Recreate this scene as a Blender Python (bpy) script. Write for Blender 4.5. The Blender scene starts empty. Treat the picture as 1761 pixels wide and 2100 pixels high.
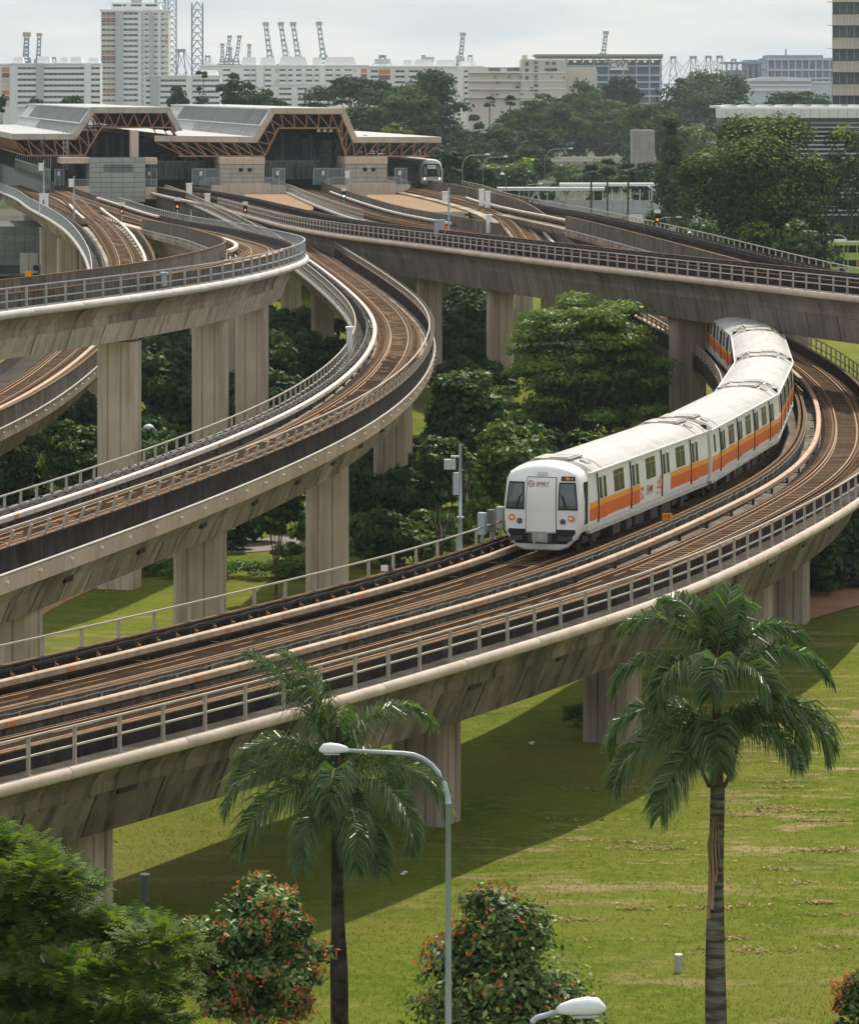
import bpy, math, random
import numpy as np
from mathutils import Vector, Matrix

random.seed(7); rng = np.random.default_rng(7)
scene = bpy.context.scene
COL = scene.collection
R = math.radians

# ------------------------------------------------------------------ camera, sky, sun, exposure
CAMZ = 24.0
cam_d = bpy.data.cameras.new('camera'); cam = bpy.data.objects.new('camera', cam_d); COL.objects.link(cam)
cam.location = (0, 0, CAMZ); cam.rotation_euler = (R(90), 0, 0)
cam_d.sensor_fit = 'HORIZONTAL'; cam_d.sensor_width = 36; cam_d.lens = 173.8
cam_d.shift_y = -0.4912; cam_d.clip_start = 1; cam_d.clip_end = 30000
scene.camera = cam

SUN_EL, SUN_AZ = 53.0, 16.0        # azimuth measured from +Y towards +X
world = bpy.data.worlds.new('World'); scene.world = world; world.use_nodes = True
wn, wl = world.node_tree.nodes, world.node_tree.links
for n in list(wn): wn.remove(n)
w_out = wn.new('ShaderNodeOutputWorld'); w_bg = wn.new('ShaderNodeBackground')
w_sky = wn.new('ShaderNodeTexSky'); w_sky.sky_type = 'NISHITA'; w_sky.sun_disc = False
w_sky.sun_elevation = R(SUN_EL); w_sky.sun_rotation = R(SUN_AZ); w_sky.air_density = 1.5; w_sky.dust_density = 3.0
w_tc = wn.new('ShaderNodeTexCoord'); w_map = wn.new('ShaderNodeMapping'); w_map.inputs['Scale'].default_value = (11.0, 11.0, 70.0)
w_no = wn.new('ShaderNodeTexNoise'); w_no.inputs['Scale'].default_value = 1.1; w_no.inputs['Detail'].default_value = 6; w_no.inputs['Roughness'].default_value = .5
w_rp = wn.new('ShaderNodeValToRGB')
w_rp.color_ramp.elements[0].position = .40; w_rp.color_ramp.elements[0].color = (5.6, 6.15, 6.35, 1)
w_rp.color_ramp.elements[1].position = .60; w_rp.color_ramp.elements[1].color = (7.7, 7.55, 7.2, 1)
w_mx = wn.new('ShaderNodeMix'); w_mx.data_type = 'RGBA'; w_sp = wn.new('ShaderNodeSeparateXYZ'); w_mr = wn.new('ShaderNodeMapRange'); w_mr.inputs[1].default_value = .05; w_mr.inputs[2].default_value = .75; w_mr.inputs[3].default_value = .93; w_mr.inputs[4].default_value = .85
wl.new(w_tc.outputs['Generated'], w_sp.inputs[0]); wl.new(w_sp.outputs['Z'], w_mr.inputs[0]); wl.new(w_mr.outputs[0], w_mx.inputs[0])   # haze and cloud thin out overhead
wl.new(w_tc.outputs['Generated'], w_map.inputs[0]); wl.new(w_map.outputs[0], w_no.inputs['Vector'])
wl.new(w_no.outputs['Fac'], w_rp.inputs[0]); wl.new(w_sky.outputs[0], w_mx.inputs[6]); wl.new(w_rp.outputs[0], w_mx.inputs[7])
wl.new(w_mx.outputs[2], w_bg.inputs[0]); wl.new(w_bg.outputs[0], w_out.inputs[0])
w_bg.inputs[1].default_value = 0.10

sun_d = bpy.data.lights.new('sun', 'SUN'); sun_d.energy = 3.8; sun_d.angle = R(0.9); sun_d.color = (1.0, .91, .78)
sun = bpy.data.objects.new('sun', sun_d); COL.objects.link(sun); sun.location = (0, 0, 300)
sd = Vector((math.sin(R(SUN_AZ))*math.cos(R(SUN_EL)), math.cos(R(SUN_AZ))*math.cos(R(SUN_EL)), math.sin(R(SUN_EL))))
sun.rotation_euler = sd.to_track_quat('Z', 'Y').to_euler()

scene.view_settings.view_transform = 'Standard'; scene.view_settings.look = 'None'
scene.view_settings.exposure = 0.36; scene.view_settings.gamma = 1.0; scene.view_settings.use_curve_mapping = False
scene.cycles.max_bounces = 6; scene.cycles.diffuse_bounces = 3; scene.cycles.glossy_bounces = 3
scene.cycles.transmission_bounces = 3; scene.cycles.transparent_max_bounces = 4; scene.cycles.volume_bounces = 0
scene.cycles.caustics_reflective = False; scene.cycles.caustics_refractive = False

# ------------------------------------------------------------------ measuring helpers
FV, HV, CV = 8500.0, 185.0, 880.5        # survey scale: focal length, horizon row and centre column
def at(vx, Y, z=0.0): return Vector(((vx-CV)*Y/FV, Y, z))            # place on a known depth
def zat(vy, Y): return CAMZ-(vy-HV)*Y/FV                             # height on a known depth
def proj(p): return (CV+p[0]*FV/p[1], HV+(CAMZ-p[2])*FV/p[1])
def seen(p, m=160):
    if p[1] < 40: return False
    x, y = proj(p); return -m < x < 1761+m and -m < y < 2100+m

# ------------------------------------------------------------------ materials
M = {}
def nodes(name):
    m = bpy.data.materials.new(name); m.use_nodes = True; M[name] = m
    nt = m.node_tree; b = nt.nodes['Principled BSDF']; return m, nt, nt.nodes, nt.links, b
def noise(n, l, scale, stretch=(1, 1, 1), detail=5, rough=.55, coord='Object'):
    tc = n.new('ShaderNodeTexCoord'); mp = n.new('ShaderNodeMapping'); mp.inputs['Scale'].default_value = stretch
    t = n.new('ShaderNodeTexNoise'); t.inputs['Scale'].default_value = scale; t.inputs['Detail'].default_value = detail; t.inputs['Roughness'].default_value = rough
    l.new(tc.outputs[coord], mp.inputs[0]); l.new(mp.outputs[0], t.inputs['Vector']); return t.outputs['Fac']
def ramp(n, l, src, a, b, ca=(0, 0, 0, 1), cb=(1, 1, 1, 1)):
    r = n.new('ShaderNodeValToRGB'); e = r.color_ramp.elements
    e[0].position = a; e[0].color = ca; e[1].position = b; e[1].color = cb; l.new(src, r.inputs[0]); return r.outputs[0]
def mixc(n, l, fac, a, b, mode='MIX'):
    m = n.new('ShaderNodeMix'); m.data_type = 'RGBA'; m.blend_type = mode
    for s, v in ((m.inputs[0], fac), (m.inputs[6], a), (m.inputs[7], b)):
        if isinstance(v, (int, float)): s.default_value = v
        elif isinstance(v, tuple): s.default_value = v if len(v) == 4 else v+(1,)
        else: l.new(v, s)
    return m.outputs[2]
def bump(n, l, b, src, strength, dist=.02):
    bp = n.new('ShaderNodeBump'); bp.inputs['Strength'].default_value = strength; bp.inputs['Distance'].default_value = dist
    l.new(src, bp.inputs['Height']); l.new(bp.outputs[0], b.inputs['Normal'])
def nmat(name, c1, c2=None, scale=1.0, rough=.8, metal=0.0, bmp=0.0, bscale=30, streak=None, sfac=.6, slo=.45, shi=.7, sstretch=(3, 3, .22), rand=0.0, spec=.3, bd=.02, lo=.3, hi=.7, stretch=(1, 1, 1)):
    m, nt, n, l, b = nodes(name); spec = min(spec, .05) if rough >= .8 else spec
    b.inputs['Roughness'].default_value = rough; b.inputs['Metallic'].default_value = metal; b.inputs['Specular IOR Level'].default_value = spec
    if c2 is None and not streak and not rand: b.inputs['Base Color'].default_value = c1+(1,)
    else:
        col = mixc(n, l, ramp(n, l, noise(n, l, scale, stretch), lo, hi), c1, c2 or c1)
        if streak:
            f = ramp(n, l, noise(n, l, 1.0, sstretch, 6, .65), slo, shi)
            mu = n.new('ShaderNodeMath'); mu.operation = 'MULTIPLY'; mu.inputs[1].default_value = sfac; l.new(f, mu.inputs[0])
            col = mixc(n, l, mu.outputs[0], col, streak)
        if rand:
            oi = n.new('ShaderNodeObjectInfo'); mr = n.new('ShaderNodeMapRange'); mr.inputs[3].default_value = 1-rand; mr.inputs[4].default_value = 1+rand
            l.new(oi.outputs['Random'], mr.inputs[0])
            cm = n.new('ShaderNodeCombineColor')
            for i in range(3): l.new(mr.outputs[0], cm.inputs[i])
            col = mixc(n, l, 1.0, col, cm.outputs[0], 'MULTIPLY')
        l.new(col, b.inputs['Base Color'])
    if bmp: bump(n, l, b, noise(n, l, bscale, detail=4), bmp, bd)
    return m
def leafmat(name, dark, light, tip=None, trans=.3, rough=.5, spec=.4):
    m, nt, n, l, b = nodes(name)
    a = n.new('ShaderNodeAttribute'); a.attribute_name = 'tint'
    r = n.new('ShaderNodeValToRGB'); e = r.color_ramp.elements; e[0].color = dark+(1,); e[1].color = light+(1,); e[0].position = .1; e[1].position = .85
    if tip: e[1].position = .58; x = r.color_ramp.elements.new(.80); x.color = tip+(1,)  # tip: painted highlight colour for the lightest tints
    l.new(a.outputs['Fac'], r.inputs[0]); l.new(r.outputs[0], b.inputs['Base Color'])
    b.inputs['Roughness'].default_value = rough; b.inputs['Specular IOR Level'].default_value = spec
    tr = n.new('ShaderNodeBsdfTranslucent'); l.new(mixc(n, l, 1.0, r.outputs[0], (1.3, 1.5, .6, 1), 'MULTIPLY'), tr.inputs[0])
    mx = n.new('ShaderNodeMixShader'); mx.inputs[0].default_value = trans
    l.new(b.outputs[0], mx.inputs[1]); l.new(tr.outputs[0], mx.inputs[2]); l.new(mx.outputs[0], nt.nodes['Material Output'].inputs['Surface'])
    return m
def emat(name, col, strength):
    m, nt, n, l, b = nodes(name); b.inputs['Base Color'].default_value = col+(1,)
    b.inputs['Emission Color'].default_value = col+(1,); b.inputs['Emission Strength'].default_value = strength; return m

nmat('concrete', (.29, .235, .185), (.44, .37, .30), .35, .85, bmp=.12, bscale=14, streak=(.095, .075, .06), sfac=.8, slo=.46, shi=.70, sstretch=(1.3, 1.3, .10), rand=.28)
nmat('concrete_shaded', (.165, .145, .122), (.25, .22, .185), .35, .85, bmp=.12, bscale=14, streak=(.075, .065, .055), sfac=.7, slo=.45, shi=.75, sstretch=(1.6, 1.6, .12), rand=.14)  # F girder's concrete, darkened so its shade sits in the colour
nmat('concrete_pale', (.44, .36, .30), (.57, .485, .41), .3, .85, bmp=.1, bscale=14, streak=(.18, .135, .105), sfac=.8, slo=.47, shi=.72, sstretch=(1.5, 1.5, .08), rand=.12)
nmat('concrete_tan', (.50, .37, .275), (.58, .45, .345), .4, .85, bmp=.1, bscale=16, streak=(.30, .23, .18), sfac=.6, slo=.5, shi=.75, sstretch=(1.6, 1.6, .1), rand=.1)
nmat('shaded_overhang', (.155, .13, .102), (.27, .23, .182), .5, .85, bmp=.12, bscale=14, streak=(.04, .038, .026), sfac=.85, slo=.45, shi=.68, sstretch=(1.3, 1.3, .10), rand=.28)  # underside concrete darkened for its shade, with mossy streaks
nmat('stained_parapet', (.020, .018, .016), (.055, .048, .042), 1.2, .9, bmp=.15, bscale=18, streak=(.26, .23, .20), sfac=.75, slo=.60, shi=.80, sstretch=(6, 6, .25), rand=.12)
nmat('grey_parapet', (.13, .118, .102), (.22, .20, .175), .8, .9, bmp=.12, bscale=18, streak=(.03, .027, .024), sfac=.85, slo=.43, shi=.70, sstretch=(4, 4, .22), rand=.12)
nmat('parapet_cap', (.12, .075, .045), (.20, .135, .085), 2, .85, bmp=.1)
nmat('pipe_pink', (.48, .39, .32), (.57, .475, .40), .8, .6, streak=(.32, .24, .18), sfac=.5, sstretch=(1, 1, 1), rand=.06)
nmat('pipe_grey', (.50, .48, .45), (.60, .58, .55), .8, .55, streak=(.33, .30, .27), sfac=.4, sstretch=(1, 1, 1), rand=.05)
nmat('walkway', (.040, .036, .031), (.085, .077, .066), 1.5, .95, bmp=.2, bscale=20, rand=.25)
nmat('steel', (.37, .34, .30), (.48, .44, .39), 1.5, .5, .25, rand=.05, streak=(.33, .25, .18), sfac=.35)
nmat('steel_grey', (.36, .38, .39), (.44, .46, .47), 1.5, .45, .35, rand=.06)
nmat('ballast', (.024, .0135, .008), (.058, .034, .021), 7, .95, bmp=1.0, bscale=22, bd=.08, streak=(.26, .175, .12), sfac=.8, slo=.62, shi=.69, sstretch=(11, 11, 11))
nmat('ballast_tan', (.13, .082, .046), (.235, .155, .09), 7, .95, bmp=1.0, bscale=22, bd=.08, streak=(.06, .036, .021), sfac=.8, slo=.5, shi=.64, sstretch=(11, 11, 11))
nmat('sleeper', (.17, .11, .066), (.27, .185, .12), 3, .9, bmp=.15, rand=.3, streak=(.05, .028, .016), sfac=.8, sstretch=(3, 3, 3))
nmat('rail_rust', (.07, .033, .016), (.135, .065, .03), 4, .75, .15, bmp=.1)
nmat('rail_shine', (.55, .50, .44), (.68, .63, .56), 3, .28, .9)
nmat('rail_brown', (.20, .11, .048), (.30, .175, .08), 3, .55, .3)
nmat('clip_rust', (.30, .15, .065), (.45, .25, .12), 6, .7)
nmat('cover_beige', (.43, .31, .215), (.53, .40, .29), .8, .6, rand=.05, streak=(.24, .13, .07), sfac=.6, slo=.42, shi=.7, sstretch=(2.5, 2.5, 2.5))
nmat('cover_white', (.55, .51, .46), (.64, .60, .55), .8, .5, rand=.04, streak=(.33, .23, .15), sfac=.5, slo=.45, shi=.72, sstretch=(2.5, 2.5, 2.5))
nmat('marker_orange', (.52, .19, .07), (.62, .26, .10), 5, .6)
nmat('sign_orange', (.85, .30, .02), None)
nmat('black', (.012, .012, .013), None, rough=.6)
nmat('cable', (.028, .030, .034), (.06, .06, .065), 6, .55)
nmat('cable_grey', (.16, .16, .15), (.25, .24, .22), 3, .6)
nmat('white_paint', (.74, .74, .73), (.80, .80, .79), .7, .35, rand=.02)
nmat('train_white', (.74, .745, .745), (.79, .79, .785), .9, .3, streak=(.56, .54, .51), sfac=.25, sstretch=(.7, .7, .7), spec=.5)
nmat('train_roof', (.43, .427, .415), (.53, .525, .51), 1.2, .5, streak=(.27, .25, .22), sfac=.55, slo=.44, shi=.75, sstretch=(.35, 2.5, 2.5))
nmat('train_dirty', (.34, .32, .285), (.46, .44, .40), 2, .65)
nmat('train_amber', (.85, .32, .025), None, rough=.35)
nmat('train_orange', (.66, .115, .012), (.72, .14, .016), 1, .35)
nmat('glass_dark', (.006, .010, .010), None, rough=.2, spec=.22)
nmat('glass_cab', (.06, .075, .085), (.10, .12, .13), .8, .08, spec=.8)
nmat('rubber', (.018, .018, .02), None, rough=.7)
nmat('underframe', (.035, .033, .032), (.08, .075, .07), 3, .7)
nmat('silver', (.5, .5, .5), None, rough=.35, metal=.7)
nmat('brown_logo', (.30, .10, .035), None, rough=.5)
emat('lamp_orange', (.9, .24, .03), .4)
emat('lamp_warm', (1.0, .78, .45), 5.0)
emat('lamp_red', (.9, .26, .05), .7)
emat('lamp_blue', (.55, .75, 1.0), 2.0)
nmat('bark', (.075, .058, .043), (.15, .12, .09), 4, .9, bmp=.5, bscale=12, bd=.05, stretch=(2, 2, .5))
nmat('palm_bark', (.055, .05, .045), (.20, .185, .165), 1.0, .85, bmp=.5, bscale=5, bd=.04, stretch=(1.5, 1.5, 9), lo=.42, hi=.72)
nmat('palm_bark_dark', (.025, .022, .02), (.10, .085, .07), 3.0, .85, bmp=.5, bscale=6, bd=.04, lo=.4, hi=.75)
nmat('crownshaft', (.055, .045, .022), (.13, .075, .04), 1.5, .5, stretch=(1, 1, .3))
nmat('dry_sheath', (.30, .20, .13), (.20, .13, .085), 2, .8, stretch=(4, 4, .4))
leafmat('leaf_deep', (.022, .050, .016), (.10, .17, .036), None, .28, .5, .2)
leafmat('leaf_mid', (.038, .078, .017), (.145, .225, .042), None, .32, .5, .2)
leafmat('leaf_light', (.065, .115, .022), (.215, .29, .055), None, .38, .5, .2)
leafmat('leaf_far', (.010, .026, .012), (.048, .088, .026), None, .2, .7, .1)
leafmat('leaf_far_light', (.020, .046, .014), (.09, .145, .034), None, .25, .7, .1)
leafmat('leaf_gold', (.008, .021, .007), (.055, .092, .014), (.21, .27, .040), .2, .65, .08)  # tip colour is a painted highlight for the crown's clump tops
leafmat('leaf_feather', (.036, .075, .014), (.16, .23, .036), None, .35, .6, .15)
leafmat('leaf_glossy', (.022, .052, .012), (.11, .18, .04), (.30, .36, .13), .2, .5, .3)  # tip colour paints a highlight on the leaves
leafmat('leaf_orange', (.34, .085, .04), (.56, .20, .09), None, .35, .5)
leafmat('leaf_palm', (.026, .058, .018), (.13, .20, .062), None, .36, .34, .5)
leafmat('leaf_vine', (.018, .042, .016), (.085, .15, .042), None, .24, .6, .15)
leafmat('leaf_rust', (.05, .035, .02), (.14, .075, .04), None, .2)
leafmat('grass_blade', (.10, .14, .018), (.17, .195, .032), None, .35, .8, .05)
nmat('hdb_white', (.76, .76, .75), (.84, .84, .83), .02, .7, rand=.03)
nmat('hdb_grey', (.42, .44, .46), (.50, .52, .53), .05, .7, rand=.04)
nmat('hdb_cream', (.62, .53, .41), (.68, .60, .48), .05, .7, rand=.1)
nmat('hdb_orange', (.55, .24, .09), None, rough=.7)
nmat('hdb_brown', (.20, .10, .055), None, rough=.7)
nmat('hdb_window', (.035, .045, .052), (.12, .135, .145), .25, .3, rand=.4, spec=.4)
nmat('shaft_concrete', (.34, .325, .30), (.44, .42, .39), .5, .85, streak=(.19, .175, .16), sfac=.6, slo=.5, shi=.75, sstretch=(.5, .5, .9), rand=.1)
nmat('joint_dark', (.035, .034, .024), (.075, .07, .052), 3, .9)
nmat('tan_wall', (.58, .52, .45), (.63, .57, .50), .03, .75, rand=.03)
nmat('blue_steel', (.16, .25, .32), (.21, .31, .38), .05, .5, rand=.05)
nmat('blue_panel', (.12, .19, .25), (.17, .25, .32), .05, .45, rand=.1)
nmat('pale_blue', (.42, .50, .56), (.48, .56, .62), .03, .6)
nmat('crane_blue', (.035, .095, .15), (.055, .125, .19), .05, .6)
nmat('crane_tip', (.35, .20, .10), None, rough=.7)
nmat('lattice', (.12, .18, .22), None, rough=.6)
nmat('roof_tan', (.36, .28, .2), (.42, .34, .26), .1, .7)
nmat('office_glass', (.022, .036, .042), (.06, .085, .095), .4, .12, rand=.25, spec=.7)
nmat('office_cream', (.50, .45, .39), (.57, .52, .455), .3, .7, rand=.05)
nmat('metal_roof', (.33, .35, .36), (.43, .45, .455), .3, .45, .2, streak=(.24, .22, .20), sfac=.55, slo=.42, shi=.72, sstretch=(.9, .25, .5))
nmat('skylight', (.09, .115, .12), (.26, .285, .285), .9, .3, rand=.3, stretch=(3, 3, .3))
nmat('fascia', (.47, .39, .31), (.55, .47, .385), .6, .6, rand=.06)
nmat('fascia_grey', (.40, .375, .34), (.48, .45, .41), .6, .6, rand=.06)
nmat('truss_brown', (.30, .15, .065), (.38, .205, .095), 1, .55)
nmat('shaded_brown', (.028, .018, .012), (.045, .028, .018), 1, .8)  # dark: the hall's shade is painted into ceiling and inner trusses
nmat('interior_dark', (.028, .036, .040), (.05, .058, .062), .6, .7)
nmat('tile_grey', (.33, .335, .33), (.40, .40, .39), 1.5, .5, rand=.06)
nmat('tile_tan', (.40, .36, .30), (.47, .42, .355), 1.5, .55, rand=.05)
nmat('cream_wall', (.60, .475, .375), (.66, .54, .43), .4, .75, streak=(.40, .29, .21), sfac=.5, sstretch=(2, 2, .2))
nmat('lower_roof', (.25, .165, .10), (.32, .22, .14), .4, .85)
nmat('screen_door', (.20, .27, .275), (.30, .38, .385), .8, .3, rand=.25, spec=.5)
nmat('teal_glass', (.07, .115, .12), (.15, .20, .205), .5, .15, rand=.3, spec=.6)
nmat('panel_grey', (.11, .125, .13), (.16, .175, .18), .6, .5, rand=.12)
nmat('bus_green', (.34, .52, .07), (.38, .56, .09), 1, .35)
nmat('car_red', (.35, .07, .03), None, rough=.3)
nmat('car_silver', (.45, .46, .47), None, rough=.3, metal=.4)
nmat('car_dark', (.03, .04, .05), None, rough=.3)
nmat('galvanised', (.34, .40, .45), (.42, .48, .53), 1.2, .5, .1)
nmat('lamp_shell', (.66, .68, .71), (.72, .74, .77), 1, .35)
nmat('asphalt', (.045, .045, .047), (.06, .06, .06), 1, .9)
nmat('paving', (.22, .19, .165), (.28, .25, .22), .8, .9)
nmat('laterite', (.33, .17, .095), (.43, .25, .15), .5, .95, bmp=.4, bscale=3, bd=.1)
nmat('canopy_white', (.66, .67, .67), (.72, .73, .73), .2, .6)
nmat('litter_white', (.75, .75, .75), None)
nmat('road_paint', (.75, .75, .72), None)
nmat('clippings', (.36, .23, .13), (.27, .18, .09), 2, .95, rand=.1)

# ------------------------------------------------------------------ object helpers
KIDS = {}
def tag(o, label=None, cat=None, group=None, kind=None):
    if label: o['label'] = label
    if cat: o['category'] = cat
    if group: o['group'] = group
    if kind: o['kind'] = kind
    return o
def empty(name, loc=(0, 0, 0), rz=0.0, label=None, cat=None, group=None, parent=None):
    o = bpy.data.objects.new(name, None); COL.objects.link(o); o.location = loc; o.rotation_euler = (0, 0, rz); o.empty_display_size = .3
    if parent: o.parent = parent; KIDS.setdefault(parent.name, []).append(o)
    return tag(o, label, cat, group)
def link(name, me, parent=None, loc=None, rot=None, scale=None):
    o = bpy.data.objects.new(name, me); COL.objects.link(o)
    if parent: o.parent = parent; KIDS.setdefault(parent.name, []).append(o)
    if loc is not None: o.location = loc
    if rot is not None: o.rotation_euler = rot
    if scale is not None: o.scale = scale
    return o
def mesh(name, V, F, mats, mi=None, smooth=False):
    me = bpy.data.meshes.new(name); me.from_pydata([tuple(map(float, v)) for v in V], [], F)
    for m in (mats if isinstance(mats, (list, tuple)) else [mats]): me.materials.append(M[m] if isinstance(m, str) else m)
    if mi is not None: me.polygons.foreach_set('material_index', np.array(mi, dtype=np.int32))
    if smooth: me.polygons.foreach_set('use_smooth', np.ones(len(me.polygons), dtype=bool))
    me.update(); return me
def quadmesh(name, V, mats, tint=None, mi=None, smooth=False):
    """V: (n,4,3) array of loose quads"""
    V = np.asarray(V, dtype=np.float32); n = len(V); me = bpy.data.meshes.new(name)
    me.vertices.add(n*4); me.vertices.foreach_set('co', V.reshape(-1))
    me.loops.add(n*4); me.loops.foreach_set('vertex_index', np.arange(n*4, dtype=np.int32))
    me.polygons.add(n); me.polygons.foreach_set('loop_start', np.arange(0, n*4, 4, dtype=np.int32)); me.polygons.foreach_set('loop_total', np.full(n, 4, dtype=np.int32))
    for m in (mats if isinstance(mats, (list, tuple)) else [mats]): me.materials.append(M[m])
    if mi is not None: me.polygons.foreach_set('material_index', np.asarray(mi, dtype=np.int32))
    if smooth: me.polygons.foreach_set('use_smooth', np.ones(n, dtype=bool))
    if tint is not None:
        a = me.attributes.new('tint', 'FLOAT', 'FACE'); a.data.foreach_set('value', np.asarray(tint, dtype=np.float32))
    me.update(calc_edges=True); me.validate(); return me

class MB:
    def __init__(s): s.v = []; s.f = []; s.m = []; s.cur = 0
    def mat(s, i): s.cur = i; return s
    def add(s, V, F):
        o = len(s.v); s.v += [tuple(v) for v in V]; s.f += [tuple(i+o for i in f) for f in F]; s.m += [s.cur]*len(F); return s
    def box(s, c, d, rz=0.0, taper=None, rot=None):
        x, y, z = d[0]/2, d[1]/2, d[2]/2; t = taper or 1.0
        P = [(-x, -y, -z), (x, -y, -z), (x, y, -z), (-x, y, -z), (-x*t, -y*t, z), (x*t, -y*t, z), (x*t, y*t, z), (-x*t, y*t, z)]
        if rot is not None: P = [rot @ Vector(p) for p in P]
        elif rz:
            ca, sa = math.cos(rz), math.sin(rz); P = [(p[0]*ca-p[1]*sa, p[0]*sa+p[1]*ca, p[2]) for p in P]
        return s.add([(p[0]+c[0], p[1]+c[1], p[2]+c[2]) for p in P], [(0, 3, 2, 1), (4, 5, 6, 7), (0, 1, 5, 4), (1, 2, 6, 5), (2, 3, 7, 6), (3, 0, 4, 7)])
    def b2(s, a, b): return s.box([(a[i]+b[i])/2 for i in range(3)], [abs(b[i]-a[i]) for i in range(3)])
    def tube(s, pts, rad, n=8, cap=True):
        pts = [Vector(p) for p in pts]; K = len(pts); rad = rad if hasattr(rad, '__len__') else [rad]*K
        V = []; F = []
        for i, p in enumerate(pts):
            d = (pts[min(i+1, K-1)]-pts[max(i-1, 0)]).normalized()
            a = d.cross(Vector((0, 0, 1)) if abs(d.z) < .9 else Vector((1, 0, 0))).normalized(); b = a.cross(d)
            for k in range(n):
                t = 2*math.pi*k/n; V.append(p+(a*math.cos(t)+b*math.sin(t))*rad[i])
        for i in range(K-1):
            for k in range(n):
                k2 = (k+1) % n; F.append((i*n+k, i*n+k2, (i+1)*n+k2, (i+1)*n+k))
        if cap: F.append(tuple(range(n))); F.append(tuple((K-1)*n+k for k in range(n))[::-1])
        return s.add(V, F)
    def bar(s, p, q, w, h=None):
        p, q = Vector(p), Vector(q); d = (q-p); L = d.length; h = h or w
        rot = d.to_track_quat('X', 'Z').to_matrix(); return s.box((p+q)/2, (L, w, h), rot=rot)
    def prism(s, poly, z0, z1):
        n = len(poly); V = [(x, y, z0) for x, y in poly]+[(x, y, z1) for x, y in poly]
        F = [(i, (i+1) % n, n+(i+1) % n, n+i) for i in range(n)]+[tuple(range(n))[::-1], tuple(range(n, 2*n))]
        return s.add(V, F)
    def lathe(s, prof, n=12, c=(0, 0, 0)):
        K = len(prof); V = [(c[0]+r*math.cos(2*math.pi*k/n), c[1]+r*math.sin(2*math.pi*k/n), c[2]+z) for r, z in prof for k in range(n)]
        F = [(i*n+k, i*n+(k+1) % n, (i+1)*n+(k+1) % n, (i+1)*n+k) for i in range(K-1) for k in range(n)]
        F += [tuple(range(n))[::-1], tuple((K-1)*n+k for k in range(n))]
        return s.add(V, F)
    def build(s, name, mats, parent=None, smooth=False, **k):
        return link(name, mesh(name, s.v, s.f, mats, s.m if isinstance(mats, (list, tuple)) else None, smooth), parent, **k)

def boxpart(name, a, b, mat, parent): return MB().b2(a, b).build(name, mat, parent)
def text_mesh(txt, size, mat, shear=0.0, ext=.004, name='lettering', bold=0.0):
    c = bpy.data.curves.new('t', 'FONT'); c.body = txt; c.size = size; c.shear = shear; c.extrude = ext; c.offset = bold; c.align_x = 'CENTER'; c.align_y = 'CENTER'
    o = bpy.data.objects.new('t', c); COL.objects.link(o)
    dg = bpy.context.evaluated_depsgraph_get(); me = bpy.data.meshes.new_from_object(o.evaluated_get(dg)); me.name = name
    bpy.data.objects.remove(o); bpy.data.curves.remove(c); me.materials.clear(); me.materials.append(M[mat]); return me
def copy_tree(o, parent=None):
    c = o.copy(); COL.objects.link(c)
    if parent: c.parent = parent; KIDS.setdefault(parent.name, []).append(c)
    for ch in list(KIDS.get(o.name, [])): copy_tree(ch, c)
    return c
# ------------------------------------------------------------------ railway viaducts
class Path:
    """smooth plan curve through surveyed points (x, y, rail height)"""
    def __init__(s, pts):
        P = np.array(pts, float); d = np.r_[0, np.cumsum(np.hypot(*np.diff(P[:, :2], axis=0).T))]
        t = np.arange(0, d[-1], .5); Q = np.zeros((len(t), 3))
        # cubic Hermite (finite-difference tangents), then a little smoothing
        m = np.gradient(P, d, axis=0)
        k = np.clip(np.searchsorted(d, t, side='right')-1, 0, len(P)-2); h = (d[k+1]-d[k])[:, None]; u = ((t-d[k])[:, None])/h
        Q = (2*u**3-3*u**2+1)*P[k]+(u**3-2*u**2+u)*h*m[k]+(-2*u**3+3*u**2)*P[k+1]+(u**3-u**2)*h*m[k+1]
        for _ in range(3):
            pad = np.pad(Q, ((12, 12), (0, 0)), mode='reflect', reflect_type='odd'); ker = np.ones(25)/25
            Q = np.stack([np.convolve(pad[:, i], ker, 'valid') for i in range(3)], 1)
        s.Q = Q; s.S = np.r_[0, np.cumsum(np.hypot(*np.diff(Q[:, :2], axis=0).T))]; s.L = s.S[-1]
        T = np.gradient(Q, s.S, axis=0); s.T = T[:, :2]/np.linalg.norm(T[:, :2], axis=1)[:, None]
        s.G = T[:, 2]
    def pos(s, t): return np.stack([np.interp(t, s.S, s.Q[:, i]) for i in range(3)], -1)
    def tan(s, t):
        a = np.stack([np.interp(t, s.S, s.T[:, i]) for i in range(2)], -1); return a/np.linalg.norm(a, axis=-1)[..., None]
    def at(s, t, u=0.0, dz=0.0):
        p = s.pos(t); d = s.tan(t); p = np.array(p); p[..., 0] += d[..., 1]*u; p[..., 1] -= d[..., 0]*u; p[..., 2] += dz; return p
    def head(s, t): d = s.tan(t); return math.atan2(d[1], d[0])
    def near(s, x, y): return float(s.S[np.argmin((s.Q[:, 0]-x)**2+(s.Q[:, 1]-y)**2)])
    def near_col(s, vx, lo=0, hi=None):
        c = CV+s.Q[:, 0]*FV/s.Q[:, 1]; k = np.where((s.S >= lo) & (s.S <= (hi or s.L)))[0]; return float(s.S[k[np.argmin(abs(c[k]-vx))]])

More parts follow.
